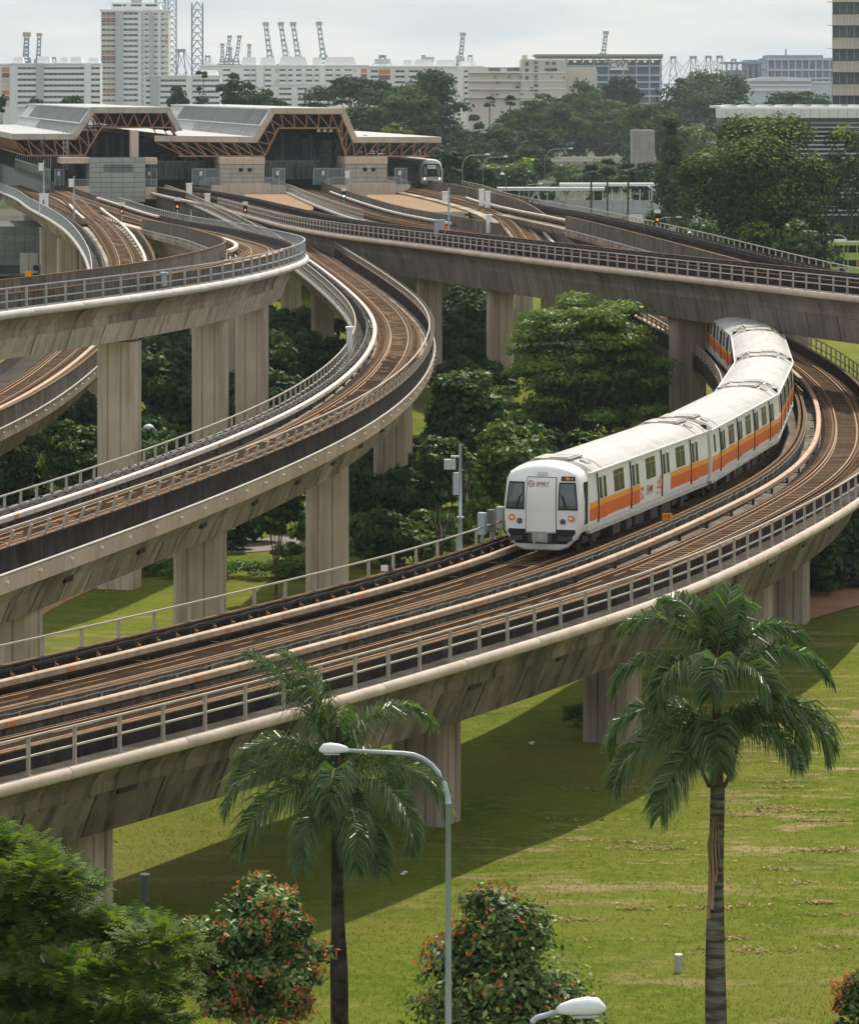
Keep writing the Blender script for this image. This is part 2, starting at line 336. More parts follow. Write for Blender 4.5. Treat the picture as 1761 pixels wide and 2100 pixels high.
def sweep(path, prof, s0, s1, step=1.0, shrink=0.0, closed=True, mb=None, mi=None):
    """sweep a (u, dz) section along the path; shrink tapers both ends to leave a recessed joint"""
    mb = mb or MB(); prof = np.array(prof, float); n = max(1, int(round((s1-s0)/step))); ss = np.linspace(s0, s1, n+1); sc = np.ones(n+1)
    if shrink:
        e = min(.07 if shrink > .04 else .05, (s1-s0)*.08); ss = np.r_[s0+.004, s0+e, ss[1:-1], s1-e, s1-.004]; sc = np.ones(len(ss)); sc[0] = sc[-1] = 0
    c = (prof.min(0)+prof.max(0))/2; d = prof-c; ln = np.maximum(np.linalg.norm(d, axis=1), 1e-6)[:, None]
    small = prof-d/ln*np.minimum(shrink, ln*.8)
    K, n2 = len(ss), len(prof); base = path.pos(ss); tg = path.tan(ss); V = []
    for i in range(K):
        q = prof if sc[i] else small
        V += [(base[i, 0]+tg[i, 1]*u, base[i, 1]-tg[i, 0]*u, base[i, 2]+z) for u, z in q]
    F = []; rg = n2 if closed else n2-1
    off = len(mb.v)
    for i in range(K-1):
        for k in range(rg):
            k2 = (k+1) % n2; F.append((i*n2+k, i*n2+k2, (i+1)*n2+k2, (i+1)*n2+k))
            mb.m.append(mi[k] if mi else mb.cur)
    if closed: F += [tuple(range(n2))[::-1], tuple((K-1)*n2+k for k in range(n2))]; mb.m += [mi[0] if mi else mb.cur]*2
    mb.v += V; mb.f += [tuple(i+off for i in f) for f in F]; return mb

def rect(u0, u1, z0, z1): return [(u0, z0), (u1, z0), (u1, z1), (u0, z1)]
def circ(u, z, r, n=10): return [(u+r*math.cos(2*math.pi*k/n), z+r*math.sin(2*math.pi*k/n)) for k in range(n)]
def spans(a, b, L):
    n = max(1, int(round((b-a)/L))); e = np.linspace(a, b, n+1); return list(zip(e[:-1], e[1:]))
CAM = np.array([0, 0, CAMZ])
def pieces(path, name, parent, mat, prof, a, b, L, step=1.0, shrink=.02, limit=290, margin=160, smooth=False, umid=0.0):
    """cut a swept strip into separate pieces; those past the limit are joined into one piece of stuff"""
    cand = []
    for s0, s1 in spans(a, b, L):
        p = path.at((s0+s1)/2, umid)
        if seen(p, margin) or seen(path.at(s0, umid), margin) or seen(path.at(s1, umid), margin): cand.append((float(np.linalg.norm(p-CAM)), s0, s1))
    cand.sort(); rest = MB(); out = []
    for i, (d, s0, s1) in enumerate(cand):
        st = step if d < 220 else step*2
        if i < limit: out.append(sweep(path, prof, s0, s1, st, shrink).build(name, mat, parent, smooth))
        else: sweep(path, prof, s0, s1, st, shrink, mb=rest)
    if rest.v: tag(rest.build(name, mat, parent, smooth), kind='stuff')
    return out
def spread(path, name, parent, me, ts, u, dz, limit=290, margin=120, tilt=0.0, mat=None, flip=False):
    """copies of one small mesh along the path"""
    cand = sorted((float(np.linalg.norm(path.at(t, u)-CAM)), t) for t in ts if seen(path.at(t, u), margin)); out = []
    for d, t in cand[:limit]:
        out.append(link(name, me, parent, path.at(t, u, dz), (tilt, 0, path.head(t)+(math.pi if flip else 0))))
    if len(cand) > limit:
        V = np.array([v.co for v in me.vertices]); F = [tuple(p.vertices) for p in me.polygons]; mb = MB()
        for d, t in cand[limit:]:
            h = path.head(t); p = path.at(t, u, dz); ca, sa = math.cos(h), math.sin(h)
            mb.add(np.stack([V[:, 0]*ca-V[:, 1]*sa+p[0], V[:, 0]*sa+V[:, 1]*ca+p[1], V[:, 2]+p[2]], 1), F)
        tag(link(name, mesh(name, mb.v, mb.f, list(me.materials)), parent), kind='stuff')
    return out

SLEEPER = MB().box((0, 0, 0), (.24, 2.3, .12)).box((0, .75, .065), (.26, .30, .02)).box((0, -.75, .065), (.26, .30, .02))
SLEEPER = mesh('sleeper', SLEEPER.v, SLEEPER.f, 'sleeper')
def post_mesh(h, w=.07, d=.10, mat='steel'):
    b = MB().box((0, 0, h/2), (w, d, h)).box((0, 0, .015), (w+.07, d+.05, .03)); return mesh('railing_post', b.v, b.f, mat)

def track(path, root, a, b, u, ballast='ballast', guard=0, sleepers=True, top=-.165, half=1.35, name='track', sl=.7, bury=.0):
    """ballast strip > rails, guard rails, sleepers, rail clips"""
    n = int((b-a)/1.0); us = np.linspace(-half, half, 7); ss = np.linspace(a, b, n+1); V = []
    for i, t in enumerate(ss):
        for k, x in enumerate(us):
            V.append(path.at(t, u+x, top-.02+bury+rng.uniform(-.025, .03)-(.12 if abs(x) > half*.95 else 0)))
    W = len(us); F = [(i*W+k, i*W+k+1, (i+1)*W+k+1, (i+1)*W+k) for i in range(n) for k in range(W-1)]
    F = [f[::-1] for f in F]
    tr = link(name, mesh(name, V, F, ballast), root)
    rp = lambda c: [(c-.07, -.172), (c+.07, -.172), (c+.07, -.15), (c+.014, -.13), (c+.014, -.045), (c+.036, -.035), (c+.036, -.004), (c-.036, -.004), (c-.036, -.035), (c-.014, -.045), (c-.014, -.13), (c-.07, -.15)]
    rmi = [0]*6+[0, 1, 0]+[0]*3
    for c in (-.75, .75): sweep(path, rp(u+c), a, b, 2.0, mi=rmi).build('rail', ['rail_rust', 'rail_shine'], tr)
    for c in ((-.56, .56) if guard == 2 else ((.56,) if guard == 1 else (-.56,) if guard == -1 else ())):
        sweep(path, rp(u+c), a, b, 2.0).build('guard_rail', 'rail_brown', tr)
    ts = np.arange(a+.3, b, sl)
    if sleepers: spread(path, 'sleeper', tr, SLEEPER, ts, u, top-.055)
    mb = MB()
    for t in ts:
        p = path.at(t, u)
        if not seen(p, 60) or p[1] > 420: continue
        h = path.head(t)
        for c in (-.64, -.86, .64, .86):
            q = path.at(t, u+c, -.11); mb.box(q, (.13, .09, .07), h)
    if mb.v: tag(mb.build('rail_clip', 'clip_rust', tr), kind='stuff')
    return tr

def railing(path, root, a, b, u, z0, h, spacing, rails=(1.0,), mat='steel', tilt=0.0, lean=0.0, base_rail=False, toe=False):
    mb = MB(); t = .045
    for f in rails: sweep(path, rect(u+lean*f-t/2-.01, u+lean*f+t/2+.01, z0+h*f-t, z0+h*f+.008), a, b, 1.5, mb=mb)
    if base_rail: sweep(path, rect(u-t/2, u+t/2, z0+.05, z0+.05+t), a, b, 1.5, mb=mb)
    if toe: sweep(path, rect(u-.012, u+.012, z0-.04, z0+.11), a, b, 1.5, mb=mb)
    r = mb.build('railing', mat, root)
    pm = post_mesh(h-.01, mat=mat)
    n = int((b-a)/spacing); ts = np.linspace(a+.4, b-.4, n+1)
    spread(path, 'railing_post', r, pm, ts, u, z0, tilt=-math.atan2(lean, h) if lean else 0.0)
    return r

def covers(path, root, a, b, u, zt, mat, support=True, L=5.2):
    prof = [(u-.13, zt-.20), (u+.13, zt-.20), (u+.13, zt-.03), (u+.10, zt), (u-.10, zt), (u-.13, zt-.03)]
    out = pieces(path, 'third_rail_cover', root, mat, prof, a, b, L, 1.3, .012)
    sp = spans(a, b, L); mk = MB().box((0, 0, 0), (.46, .285, .15)); mk = mesh('marker_plate', mk.v, mk.f, 'marker_orange')
    br = MB().box((0, 0, -.25), (.10, .10, .4)).box((0, .22, -.40), (.06, .5, .05)); br = mesh('cover_support', br.v, br.f, 'underframe')
    spread(path, 'marker_plate', root, mk, [s0+.3 for i, (s0, s1) in enumerate(sp) if i % 2 == 0], u, zt-.10)
    spread(path, 'cover_support', root, br, [s0+.15 for s0, s1 in sp], u, zt-.12)
    sweep(path, rect(u-.04, u+.04, zt-.30, zt-.21), a, b, 2.0).build('third_rail', 'rail_rust', root)

PIERN = 0
def pier(root, path, t, ztop, w=1.95, d=1.7, zb=None, u=0.0, mat='concrete_pale', cap=False):
    """grooved concrete pier under the girder"""
    p = path.at(t, u); h = path.head(t); hw, hd, c = w/2, d/2, .16; g = .07; gw = .055
    def side(x0, y0, x1, y1, cuts):
        L = math.hypot(x1-x0, y1-y0); dx, dy = (x1-x0)/L, (y1-y0)/L; nx, ny = dy, -dx; out = [(x0, y0)]
        for q in cuts:
            m = L*q
            for k, dd in ((m-gw, 0), (m-gw*.3, g), (m+gw*.3, g), (m+gw, 0)): out.append((x0+dx*k-nx*dd, y0+dy*k-ny*dd))
        out.append((x1, y1)); return out
    poly = side(-hd+c, -hw, hd-c, -hw, (.28, .72))+side(hd, -hw+c, hd, hw-c, (.28, .72))+side(hd-c, hw, -hd+c, hw, (.28, .72))+side(-hd, hw-c, -hd, -hw+c, (.28, .72))
    z0 = (zb if zb is not None else GZ(p[0], p[1]))-.3; mb = MB(); zt = ztop
    mb.prism(poly, z0, zt)
    if cap:
        mb.box((0, 0, zt+.02), (d*.55, w*.3, .30)); mb.prism([(x*1.012, y*1.012) for x, y in poly], zt-.22, zt-.14)
    return mb.build('pier', mat, root, loc=(p[0], p[1], 0), rot=(0, 0, h))

def GZ(x, y):
    """height of the lawn: a very slight dip under the interchange"""
    k = min(1, max(0, (340-y)/90)); k = k*k*(3-2*k); return -1.2*k

def girder(path, root, a, b, hr, hl, kr, kl, depth, wb, ws, mat_hi, mat_lo, L=3.0, Lp=1.2, ztop=-.5, zmid=1.75, rpipe=None, pipe_r=.17, lpipe=None, joints=()):
    """box girder cut into precast segments; overhangs kr / kl are 'wing' (curved) or 'band' (straight edge beam)"""
    def half(w, kind, sg):
        if kind == 'wing':
            arc = [(w-(w-wb)*math.sin(q), -.62-(zmid-.62)*(1-math.cos(q))) for q in np.linspace(0, math.pi/2, 6)]
            P = [(w, ztop), (w, -.60)]+arc
        else: P = [(w-.02, ztop), (w-.02, -.58), (w-.30, -1.12), (wb, -zmid+.05)]
        return [(sg*u, z) for u, z in P]+[(sg*ws, -depth)]
    Rr = half(hr, kr, 1); Ll = half(hl, kl, -1)
    prof = Rr+Ll[::-1]
    pieces(path, 'girder_segment', root, mat_lo, prof, a, b, L, 1.5, .05)
    for w, kind, sg in ((hr, kr, 1), (hl, kl, -1)):
        if kind == 'wing':
            arc = [(w-(w-wb)*math.sin(q), -.62-(zmid-.62)*(1-math.cos(q))) for q in np.linspace(.02, math.pi/2, 6)]
            o = [(sg*(u+.012), z-.02) for u, z in arc]+[(sg*(u-.05), z+.06) for u, z in arc[::-1]]
            o[5] = (sg*(wb+.05), -zmid+.01); pieces(path, 'overhang_panel', root, mat_hi, o, a, b, Lp, 1.2, .06, umid=sg*w)
    # thin dark strips laid over the joints where panels and segments meet
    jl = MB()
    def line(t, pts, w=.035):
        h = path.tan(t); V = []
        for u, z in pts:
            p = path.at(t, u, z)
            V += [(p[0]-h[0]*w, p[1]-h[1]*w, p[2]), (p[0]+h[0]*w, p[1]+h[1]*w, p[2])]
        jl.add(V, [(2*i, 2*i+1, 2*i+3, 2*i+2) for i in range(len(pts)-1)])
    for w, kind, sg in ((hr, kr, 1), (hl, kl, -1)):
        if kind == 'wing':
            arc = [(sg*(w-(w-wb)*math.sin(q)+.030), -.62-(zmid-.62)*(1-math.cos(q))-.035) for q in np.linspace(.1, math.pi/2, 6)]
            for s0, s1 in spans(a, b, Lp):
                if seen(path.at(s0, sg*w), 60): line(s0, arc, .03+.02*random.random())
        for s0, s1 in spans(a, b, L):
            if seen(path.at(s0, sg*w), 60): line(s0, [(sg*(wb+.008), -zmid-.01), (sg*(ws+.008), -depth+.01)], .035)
    if jl.v: tag(jl.build('joint', 'joint_dark', root), kind='stuff')
    for w, mat, sg in ((hr, rpipe, 1), (hl, lpipe, -1)):
        if mat: pieces(path, 'edge_pipe', root, mat, circ(sg*w, -.5, pipe_r, 12), a, b, 6.0, 1.2, .018, smooth=True, umid=sg*w)

def parapet(path, root, a, b, u0, u1, z0, z1, mat, cap=None, L=3.0):
    pieces(path, 'parapet_panel', root, mat, rect(u0, u1, z0, z1), a, b, L, 1.2, .014, umid=u0)
    if cap: sweep(path, rect(u0-.015, u1+.015, z1+.002, z1+.04), a, b, 1.5).build('parapet_coping', cap, root)
def edge_band(path, root, a, b, u, mat, studs=True, pipe='pipe_grey'):
    """straight edge beam below a parapet, with its drain spouts and a pipe along the top"""
    sg = 1 if u > 0 else -1
    prof = [(u, -.52), (u+sg*.09, -.52), (u+sg*.05, -1.12), (u-sg*.12, -1.15)]
    pieces(path, 'edge_panel', root, mat, prof if sg > 0 else prof[::-1], a, b, 2.9, 1.4, .016, umid=u)
    sweep(path, circ(u+sg*.075, -.46, .05, 6), a, b, 1.5).build('conduit', pipe, root, True)
    if studs:
        sm = MB().tube([(0, 0, 0), (0, .09, -.03)], [.05, .045], 8).box((0, .09, .0), (.09, .06, .09)); sm = mesh('drain_spout', sm.v, sm.f, 'white_paint')
        spread(path, 'drain_spout', root, sm, np.arange(a+1.5, b, 3.6), u+sg*.06, -.74, flip=sg > 0)
def cable_rack(path, root, a, b, u, zs, sg, mat='cable', th=.03, br=True):
    for z in zs:
        n = int((b-a)/.6); ss = np.linspace(a, b, n+1); mb = MB(); V = []
        for i, t in enumerate(ss):
            sag = .03*(i % 3 == 1)+rng.uniform(-.008, .008)
            for du, dz in ((-th, -th), (th, -th), (th, th), (-th, th)): V.append(path.at(t, u+du, z+dz-sag))
        F = [(i*4+k, i*4+(k+1) % 4, (i+1)*4+(k+1) % 4, (i+1)*4+k) for i in range(n) for k in range(4)]
        mb.add(V, F).build('cable', mat, root)
    if not br: return
    bm = MB().box((0, 0, 0), (.09, .10, .5)).box((.0, -.05*sg, .12), (.07, .16, .05)).box((.0, -.05*sg, -.10), (.07, .16, .05)); bm = mesh('cable_bracket', bm.v, bm.f, 'underframe')
    spread(path, 'cable_bracket', root, bm, np.arange(a+.4, b, 1.4), u+sg*.03, zs[0]-.18, limit=200)
def walkslab(path, root, a, b, u0, u1, z): pieces(path, 'walkway_slab', root, 'walkway', rect(u0, u1, z-.08, z), a, b, 2.2, 1.1, .012, umid=u0)
# ---- surveyed alignments (x, y, rail height)
PA = Path([(-26, 93, 5.75), (-20, 104, 5.75), (-15.2, 113.1, 5.75), (-8.8, 124.5, 5.75), (-2.1, 138.4, 5.75), (4, 151.7, 5.75), (9, 166.6, 5.75), (13.4, 181.8, 5.75), (15.7, 190.5, 5.75), (18.9, 207, 5.75), (21.3, 228, 5.8), (22.7, 249, 5.9), (22.9, 266, 6.05), (22.0, 286, 6.4), (20.0, 309, 6.95), (17.2, 337, 7.7), (14.0, 366, 8.4)])
PA2 = Path([(17.4, 318, 7.2), (14.0, 345, 7.9), (11.2, 375, 8.75), (10.1, 400, 9.45), (9.6, 425, 10.1), (8.2, 455, 10.65), (5.0, 495, 10.8), (1.0, 535, 10.8), (-2.5, 562, 10.8), (-8, 600, 10.8)])
PB = Path([(-22, 117, 8.2), (-19.2, 128, 8.2), (-16.5, 139.9, 8.2), (-11.9, 160.9, 8.2), (-8.0, 182, 8.2), (-5.3, 201, 8.2), (-3.4, 220.7, 8.25), (-2.2, 243, 8.4), (-2.0, 264, 8.6), (-2.7, 282, 8.75), (-4.2, 303, 8.9), (-6.6, 330, 9.15), (-9.5, 360, 9.4), (-13.6, 404, 9.8), (-19, 450, 10.2), (-26.5, 508, 10.6), (-33.5, 560, 10.8), (-39, 600, 10.8)])
PC = Path([(-31, 155, 14.3), (-26.5, 172, 14.3), (-21.9, 189, 14.3), (-18.5, 199.5, 14.3), (-15.3, 210.2, 14.3), (-12.9, 221, 14.3), (-10.9, 237, 14.25), (-10.2, 253, 14.1), (-11.2, 272, 13.75), (-13.8, 300, 13.15), (-18.2, 342, 12.3), (-20.8, 362, 11.9), (-25.2, 398, 11.15), (-30.5, 432, 10.8), (-38, 480, 10.72), (-46, 530, 10.7), (-51, 562, 10.7), (-57, 600, 10.7)])
PD = Path([(-31, 178, 6.8), (-26.6, 199, 6.8), (-24.4, 222, 6.85), (-23.5, 245, 7.0), (-23.1, 275, 7.6), (-23.4, 310, 8.5), (-24.9, 341, 9.3), (-30.4, 396, 10.45), (-37.0, 451, 10.7), (-46.0, 530, 10.7), (-50.5, 562, 10.7), (-56, 600, 10.7)])
PF = Path([(-43, 600, 10.8), (-36, 562, 10.8), (-29.7, 524.5, 10.85), (-23.3, 487.5, 10.95), (-15.4, 430, 11.2), (-10.9, 397, 11.4), (-5.5, 366, 11.65), (2.0, 333, 11.95), (9.4, 301, 12.2), (17.0, 274.5, 12.3), (22.8, 255.5, 12.35), (28, 240, 12.35), (36, 219, 12.3), (44, 199, 12.3)])
PE = Path([(-22, 592, 10.8), (-17, 560, 10.8), (-13.3, 520, 10.8), (-9, 472, 10.9), (-4.4, 425, 11.1), (-.2, 393, 11.3), (3.2, 366, 11.5), (7.0, 340, 11.75)])
PG = Path([(-3.5, 592, 10.8), (1.8, 560, 10.8), (7.4, 480, 10.9), (10.6, 443, 11.05), (14.0, 404, 11.35), (20.4, 341, 11.25), (25.6, 296, 10.85), (32, 250, 10.55), (40, 205, 10.4)])

# ---- A: the near double-track viaduct
A = empty('rail_viaduct', label='near double track viaduct with handrails and a pink edge pipe, carrying the orange train', cat='viaduct')
a0, a1 = 8.0, PA.L
girder(PA, A, a0, a1, 4.25, 5.3, 'wing', 'wing', 3.05, 2.75, 2.2, 'shaded_overhang', 'shaded_overhang', L=3.6, Lp=1.25, rpipe='pipe_pink', lpipe=None, pipe_r=.19)
walkslab(PA, A, a0, a1, 3.42, 4.08, -.36)
parapet(PA, A, a0, a1, 3.22, 3.40, -.46, .22, 'stained_parapet', 'parapet_cap')
railing(PA, A, a0, a1, 4.10, -.33, 1.07, 2.25, (1.0, .5))
for q0, q1, by, sl_ in ((a0, 74, .035, False), (74, a1, .0, True)):
    track(PA, A, q0, q1, 1.62, guard=2, bury=by, sleepers=sl_); track(PA, A, q0, q1, -2.95, guard=2, bury=by, sleepers=sl_)
covers(PA, A, a0, a1, .12, .26, 'cover_beige')
parapet(PA, A, a0, a1, -.72, -.60, -.46, .31, 'grey_parapet', 'parapet_cap'); parapet(PA, A, a0, a1, -.98, -.86, -.46, .31, 'grey_parapet', 'parapet_cap')
hook = MB().box((0, 0, 0), (.07, .05, .26)).box((.0, .06, -.05), (.05, .12, .03)); hook = mesh('cable_hook', hook.v, hook.f, 'steel_grey')
spread(PA, 'cable_hook', A, hook, np.arange(a0+.6, a1, 2.2), -.56, .08, limit=120)
cable_rack(PA, A, a0, 150, -.55, (.24,), 1, 'cable_grey', .014, False)
covers(PA, A, a0, a1, -4.50, .27, 'cover_beige')
parapet(PA, A, a0, a1, -5.3, -5.13, -.46, .50, 'stained_parapet', 'parapet_cap')
cable_rack(PA, A, a0, 150, -5.08, (.42, .36), -1, 'cable', .016, False); cable_rack(PA, A, a0, 150, -5.08, (.05,), -1, 'cable', .014, False)
bk = MB().box((0, 0, 0), (.05, .05, .42)).box((0, .06, .10), (.10, .09, .05)).box((0, .06, -.06), (.10, .09, .05)); bk = mesh('cable_bracket', bk.v, bk.f, 'clip_rust')
spread(PA, 'cable_bracket', A, bk, np.arange(a0+.4, a1, 1.3), -5.09, .12, limit=110, flip=True)
railing(PA, A, a0, a1, -5.22, .55, .62, 2.35, (1.0,))
for vx in (155, 868, 1258, 1534, 1614): t = PA.near_col(vx, 0, 125); pier(A, PA, t, 5.75-3.0, 1.95, 1.75, mat='concrete')
for x, y in ((21.4, 230), (22.9, 260), (21.5, 292), (16.5, 342)): t = PA.near(x, y); pier(A, PA, t, PA.pos(t)[2]-3.0)
# half-joint slots in the web beside the piers: black boxes painting the holes' shade
slot = MB().box((0, 0, 0), (.95, .12, .20)); slot = mesh('joint_slot', slot.v, slot.f, 'black')
spread(PA, 'joint_slot', A, slot, [t for t in np.arange(16, a1, 7.6)], 2.73, -1.80)
# upper single-track part of the same line, climbing to the station
girder(PA2, A, 0, PA2.L-30, 2.55, 2.55, 'band', 'band', 2.4, 1.6, 1.2, 'concrete', 'concrete', L=6)
track(PA2, A, 0, PA2.L-30, 0, 'ballast_tan', guard=2); covers(PA2, A, 2, 96, 1.55, .25, 'cover_white')
parapet(PA2, A, 0, PA2.L-38, 2.32, 2.5, -.46, 1.0, 'grey_parapet', 'parapet_cap'); parapet(PA2, A, 0, 108, -2.5, -2.32, -.46, .55, 'grey_parapet', 'parapet_cap')
edge_band(PA2, A, 0, PA2.L-38, 2.5, 'concrete')
covers(PA2, A, 30, 70, -1.9, .15, 'cover_white')
for t in (60, 105, 150, 195): pier(A, PA2, t, PA2.pos(t)[2]-2.35, 1.8, 1.5)

# ---- B: middle single-track viaduct
B = empty('rail_viaduct', label='S-curved single track viaduct in the middle with a black stained parapet', cat='viaduct')
b0, b1 = 4.0, PB.L-45
girder(PB, B, b0, b1, 2.3, 2.75, 'band', 'wing', 2.55, 1.55, 1.2, 'concrete', 'concrete', L=3.2, lpipe='pipe_grey', pipe_r=.16)
parapet(PB, B, b0, 322, 2.06, 2.24, -.46, .36, 'stained_parapet', 'parapet_cap')
edge_band(PB, B, b0, 322, 2.26, 'concrete_tan')
railing(PB, B, b0, 322, 2.16, .40, .56, 2.0, (1.0,), lean=-.16)
walkslab(PB, B, b0, b1, -2.62, -2.02, -.36)
parapet(PB, B, b0, b1, -2.0, -1.86, -.46, .30, 'grey_parapet')
cable_rack(PB, B, b0, 240, -1.78, (.24, .10, -.04), -1); cable_rack(PB, B, b0, 240, -1.93, (.36,), -1, 'cable_grey')
railing(PB, B, b0, b1, -2.66, -.33, 1.0, 2.0, (1.0, .5), base_rail=True)
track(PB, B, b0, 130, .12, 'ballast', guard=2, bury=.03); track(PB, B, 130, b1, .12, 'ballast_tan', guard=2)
covers(PB, B, b0, b1-40, -1.42, .28, 'cover_white')
for vx, hi in ((18, 400), (409, 400), (670, 150), (801, 160)): t = PB.near_col(vx, 0, 125 if vx < 800 else 150); pier(B, PB, t, PB.pos(t)[2]-2.5, 1.95, 1.7, mat='concrete_pale')
for x, y in ((-2.0, 262), (-4.6, 305), (-8.9, 357), (-13.1, 402), (-18.3, 446), (-24, 490)): t = PB.near(x, y); pier(B, PB, t, PB.pos(t)[2]-2.5, 1.9, 1.7)
spread(PB, 'joint_slot', B, slot, [t for t in np.arange(14, b1, 9.4)], 1.56, -1.72)

# ---- C: high single-track flyover on the left
Cv = empty('rail_viaduct', label='high flyover at the upper left looping tightly with a pale pipe edge and railing', cat='viaduct')
c0, c1 = 2.0, PC.L-45
girder(PC, Cv, c0, c1, 2.75, 2.45, 'wing', 'band', 2.75, 1.6, 1.25, 'concrete', 'concrete_pale', L=4.4, Lp=2.2, rpipe='pipe_grey', pipe_r=.20)
walkslab(PC, Cv, c0, c1, 2.02, 2.62, -.36)
parapet(PC, Cv, c0, c1, 1.86, 2.0, -.46, .34, 'grey_parapet', 'parapet_cap')
cable_rack(PC, Cv, 70, 300, 1.80, (.30, .16, .02, -.12), 1)
railing(PC, Cv, c0, PC.near(-38, 488), 2.66, -.33, 1.05, 2.35, (1.0, .42), mat='steel_grey', toe=True)
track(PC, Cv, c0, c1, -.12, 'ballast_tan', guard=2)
covers(PC, Cv, c0, 100, 1.45, .30, 'cover_beige'); covers(PC, Cv, 180, PC.near(-27, 410), -1.45, .28, 'cover_white'); covers(PC, Cv, PC.near(-29, 425), PC.near(-42, 506), 1.6, .3, 'cover_white'); covers(PC, Cv, 95, 180, -1.62, .34, 'cover_white')
cs_ = PC.near(-25.2, 398)
parapet(PC, Cv, c0, cs_, -2.4, -2.26, -.46, .52, 'grey_parapet', 'parapet_cap')
edge_band(PC, Cv, c0, cs_, -2.42, 'concrete', studs=True)
for vx, lo, hi in ((247, 0, 80), (432, 0, 90), (516, 0, 120)): t = PC.near_col(vx, lo, hi); pier(Cv, PC, t, PC.pos(t)[2]-2.95 if vx < 300 else PC.pos(t)[2]-2.7, 1.9, 1.6 if vx < 300 else 1.15, cap=vx < 300)
for x, y in ((-12.3, 280), (-17, 313), (-22.5, 350), (-29, 395), (-36, 445)): t = PC.near(x, y); pier(Cv, PC, t, PC.pos(t)[2]-2.7, 1.9, 1.7)

# ---- D: left line passing under the flyover; its deck widens towards the station
D = empty('rail_viaduct', label='left single track line that dives under the high flyover and shows again below it', cat='viaduct')
d0, d1 = 2.0, PD.L-45
PDL = Path([(-23.0, 312, 8.5), (-24.2, 330, 9.0), (-26.8, 358, 9.7), (-29.5, 381, 10.2), (-33.2, 410, 10.55), (-37.9, 443, 10.7), (-44.4, 487, 10.7), (-48.8, 520, 10.7), (-55.8, 565, 10.7), (-60, 592, 10.7)])
dm = PD.near(-23.4, 312)
girder(PD, D, d0, dm+4, 2.5, 2.75, 'band', 'wing', 2.6, 1.6, 1.2, 'concrete', 'concrete', L=3.6, lpipe='pipe_grey', pipe_r=.17)
girder(PD, D, dm+4, d1, 2.5, 2.2, 'band', 'band', 2.6, 1.6, 1.2, 'concrete', 'concrete', L=4.5)
girder(PDL, D, 2, PDL.L-14, 2.2, 2.75, 'band', 'wing', 2.6, 1.6, 1.2, 'concrete', 'concrete', L=4.5, lpipe='pipe_grey', pipe_r=.17, ztop=-.54)
ds = PD.near(-30.2, 394)
walkslab(PD, D, d0, dm+2, -2.62, -1.42, -.36); parapet(PD, D, d0, dm, -2.72, -2.6, -.46, .35, 'grey_parapet', 'parapet_cap')
parapet(PD, D, d0, ds, 2.25, 2.43, -.46, .42, 'grey_parapet', 'parapet_cap'); edge_band(PD, D, d0, ds, 2.45, 'concrete_pale')
covers(PD, D, d0, 130, 1.62, .28, 'cover_beige'); covers(PD, D, 150, 285, 1.62, .25, 'cover_white'); covers(PD, D, 250, 300, -1.5, .25, 'cover_white')
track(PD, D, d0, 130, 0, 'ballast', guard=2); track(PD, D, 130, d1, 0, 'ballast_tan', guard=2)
track(PDL, D, 110, PDL.L-4, .6, 'ballast', guard=0)
walkslab(PDL, D, 0, PDL.L-12, -2.62, -1.7, -.36)
parapet(PDL, D, 0, 190, -1.7, -1.56, -.46, .22, 'grey_parapet'); cable_rack(PDL, D, 0, 190, -1.62, (.30,), 1, 'cable_grey')
railing(PDL, D, 0, PDL.L-14, -2.66, -.33, 1.05, 1.6, (1.0,), mat='steel_grey', toe=True)
t = PD.near(-23.9, 236); pier(D, PD, t, PD.pos(t)[2]-2.55, 1.9, 1.7); t = PD.near(-28.5, 190); pier(D, PD, t, PD.pos(t)[2]-2.55, 1.9, 1.7)
for x, y in ((-23.5, 285), (-25, 335), (-30, 398), (-36, 452)): t = PD.near(x, y); pier(D, PD, t, PD.pos(t)[2]-2.55, 2.1, 1.8)
for vx in (76, 112, 150): t = PDL.near_col(vx); pier(D, PDL, t, PDL.pos(t)[2]-2.55, 2.2, 1.9, u=-.6)

# ---- F: girder crossing over the train on the right
Fv = empty('rail_viaduct', label='high viaduct crossing over the train at the right with a close barred railing', cat='viaduct')
f0, f1 = 40.0, PF.L
girder(PF, Fv, f0, f1, 2.75, 2.4, 'wing', 'wing', 3.25, 1.9, 1.6, 'concrete_shaded', 'concrete_shaded', L=4.6, Lp=2.3, rpipe='pipe_pink', pipe_r=.20)
walkslab(PF, Fv, f0, f1, 2.02, 2.62, -.36); parapet(PF, Fv, f0, f1, 1.86, 2.0, -.46, .36, 'stained_parapet', 'parapet_cap')
railing(PF, Fv, f0+85, f1, 2.66, -.33, 1.05, 1.95, (1.0, .5), base_rail=True)
track(PF, Fv, f0, f1, -.1, 'ballast', guard=0); covers(PF, Fv, f0, f1, 1.46, .30, 'cover_beige')
parapet(PF, Fv, f0, f1, -2.35, -2.2, -.46, .46, 'stained_parapet', 'parapet_cap'); cable_rack(PF, Fv, f0, f1, -2.14, (.36, .24), -1)
for x, y in ((-4.0, 364), (.85, 342), (5.7, 318), (10.7, 297), (17.0, 274.5), (31, 232)):
    t = PF.near(x, y); pier(Fv, PF, t, PF.pos(t)[2]-3.05, 2.1 if y < 280 else 1.85, 1.7)
spread(PF, 'joint_slot', Fv, slot, [t for t in np.arange(f0+100, f1, 9.7)], 1.83, -1.72)

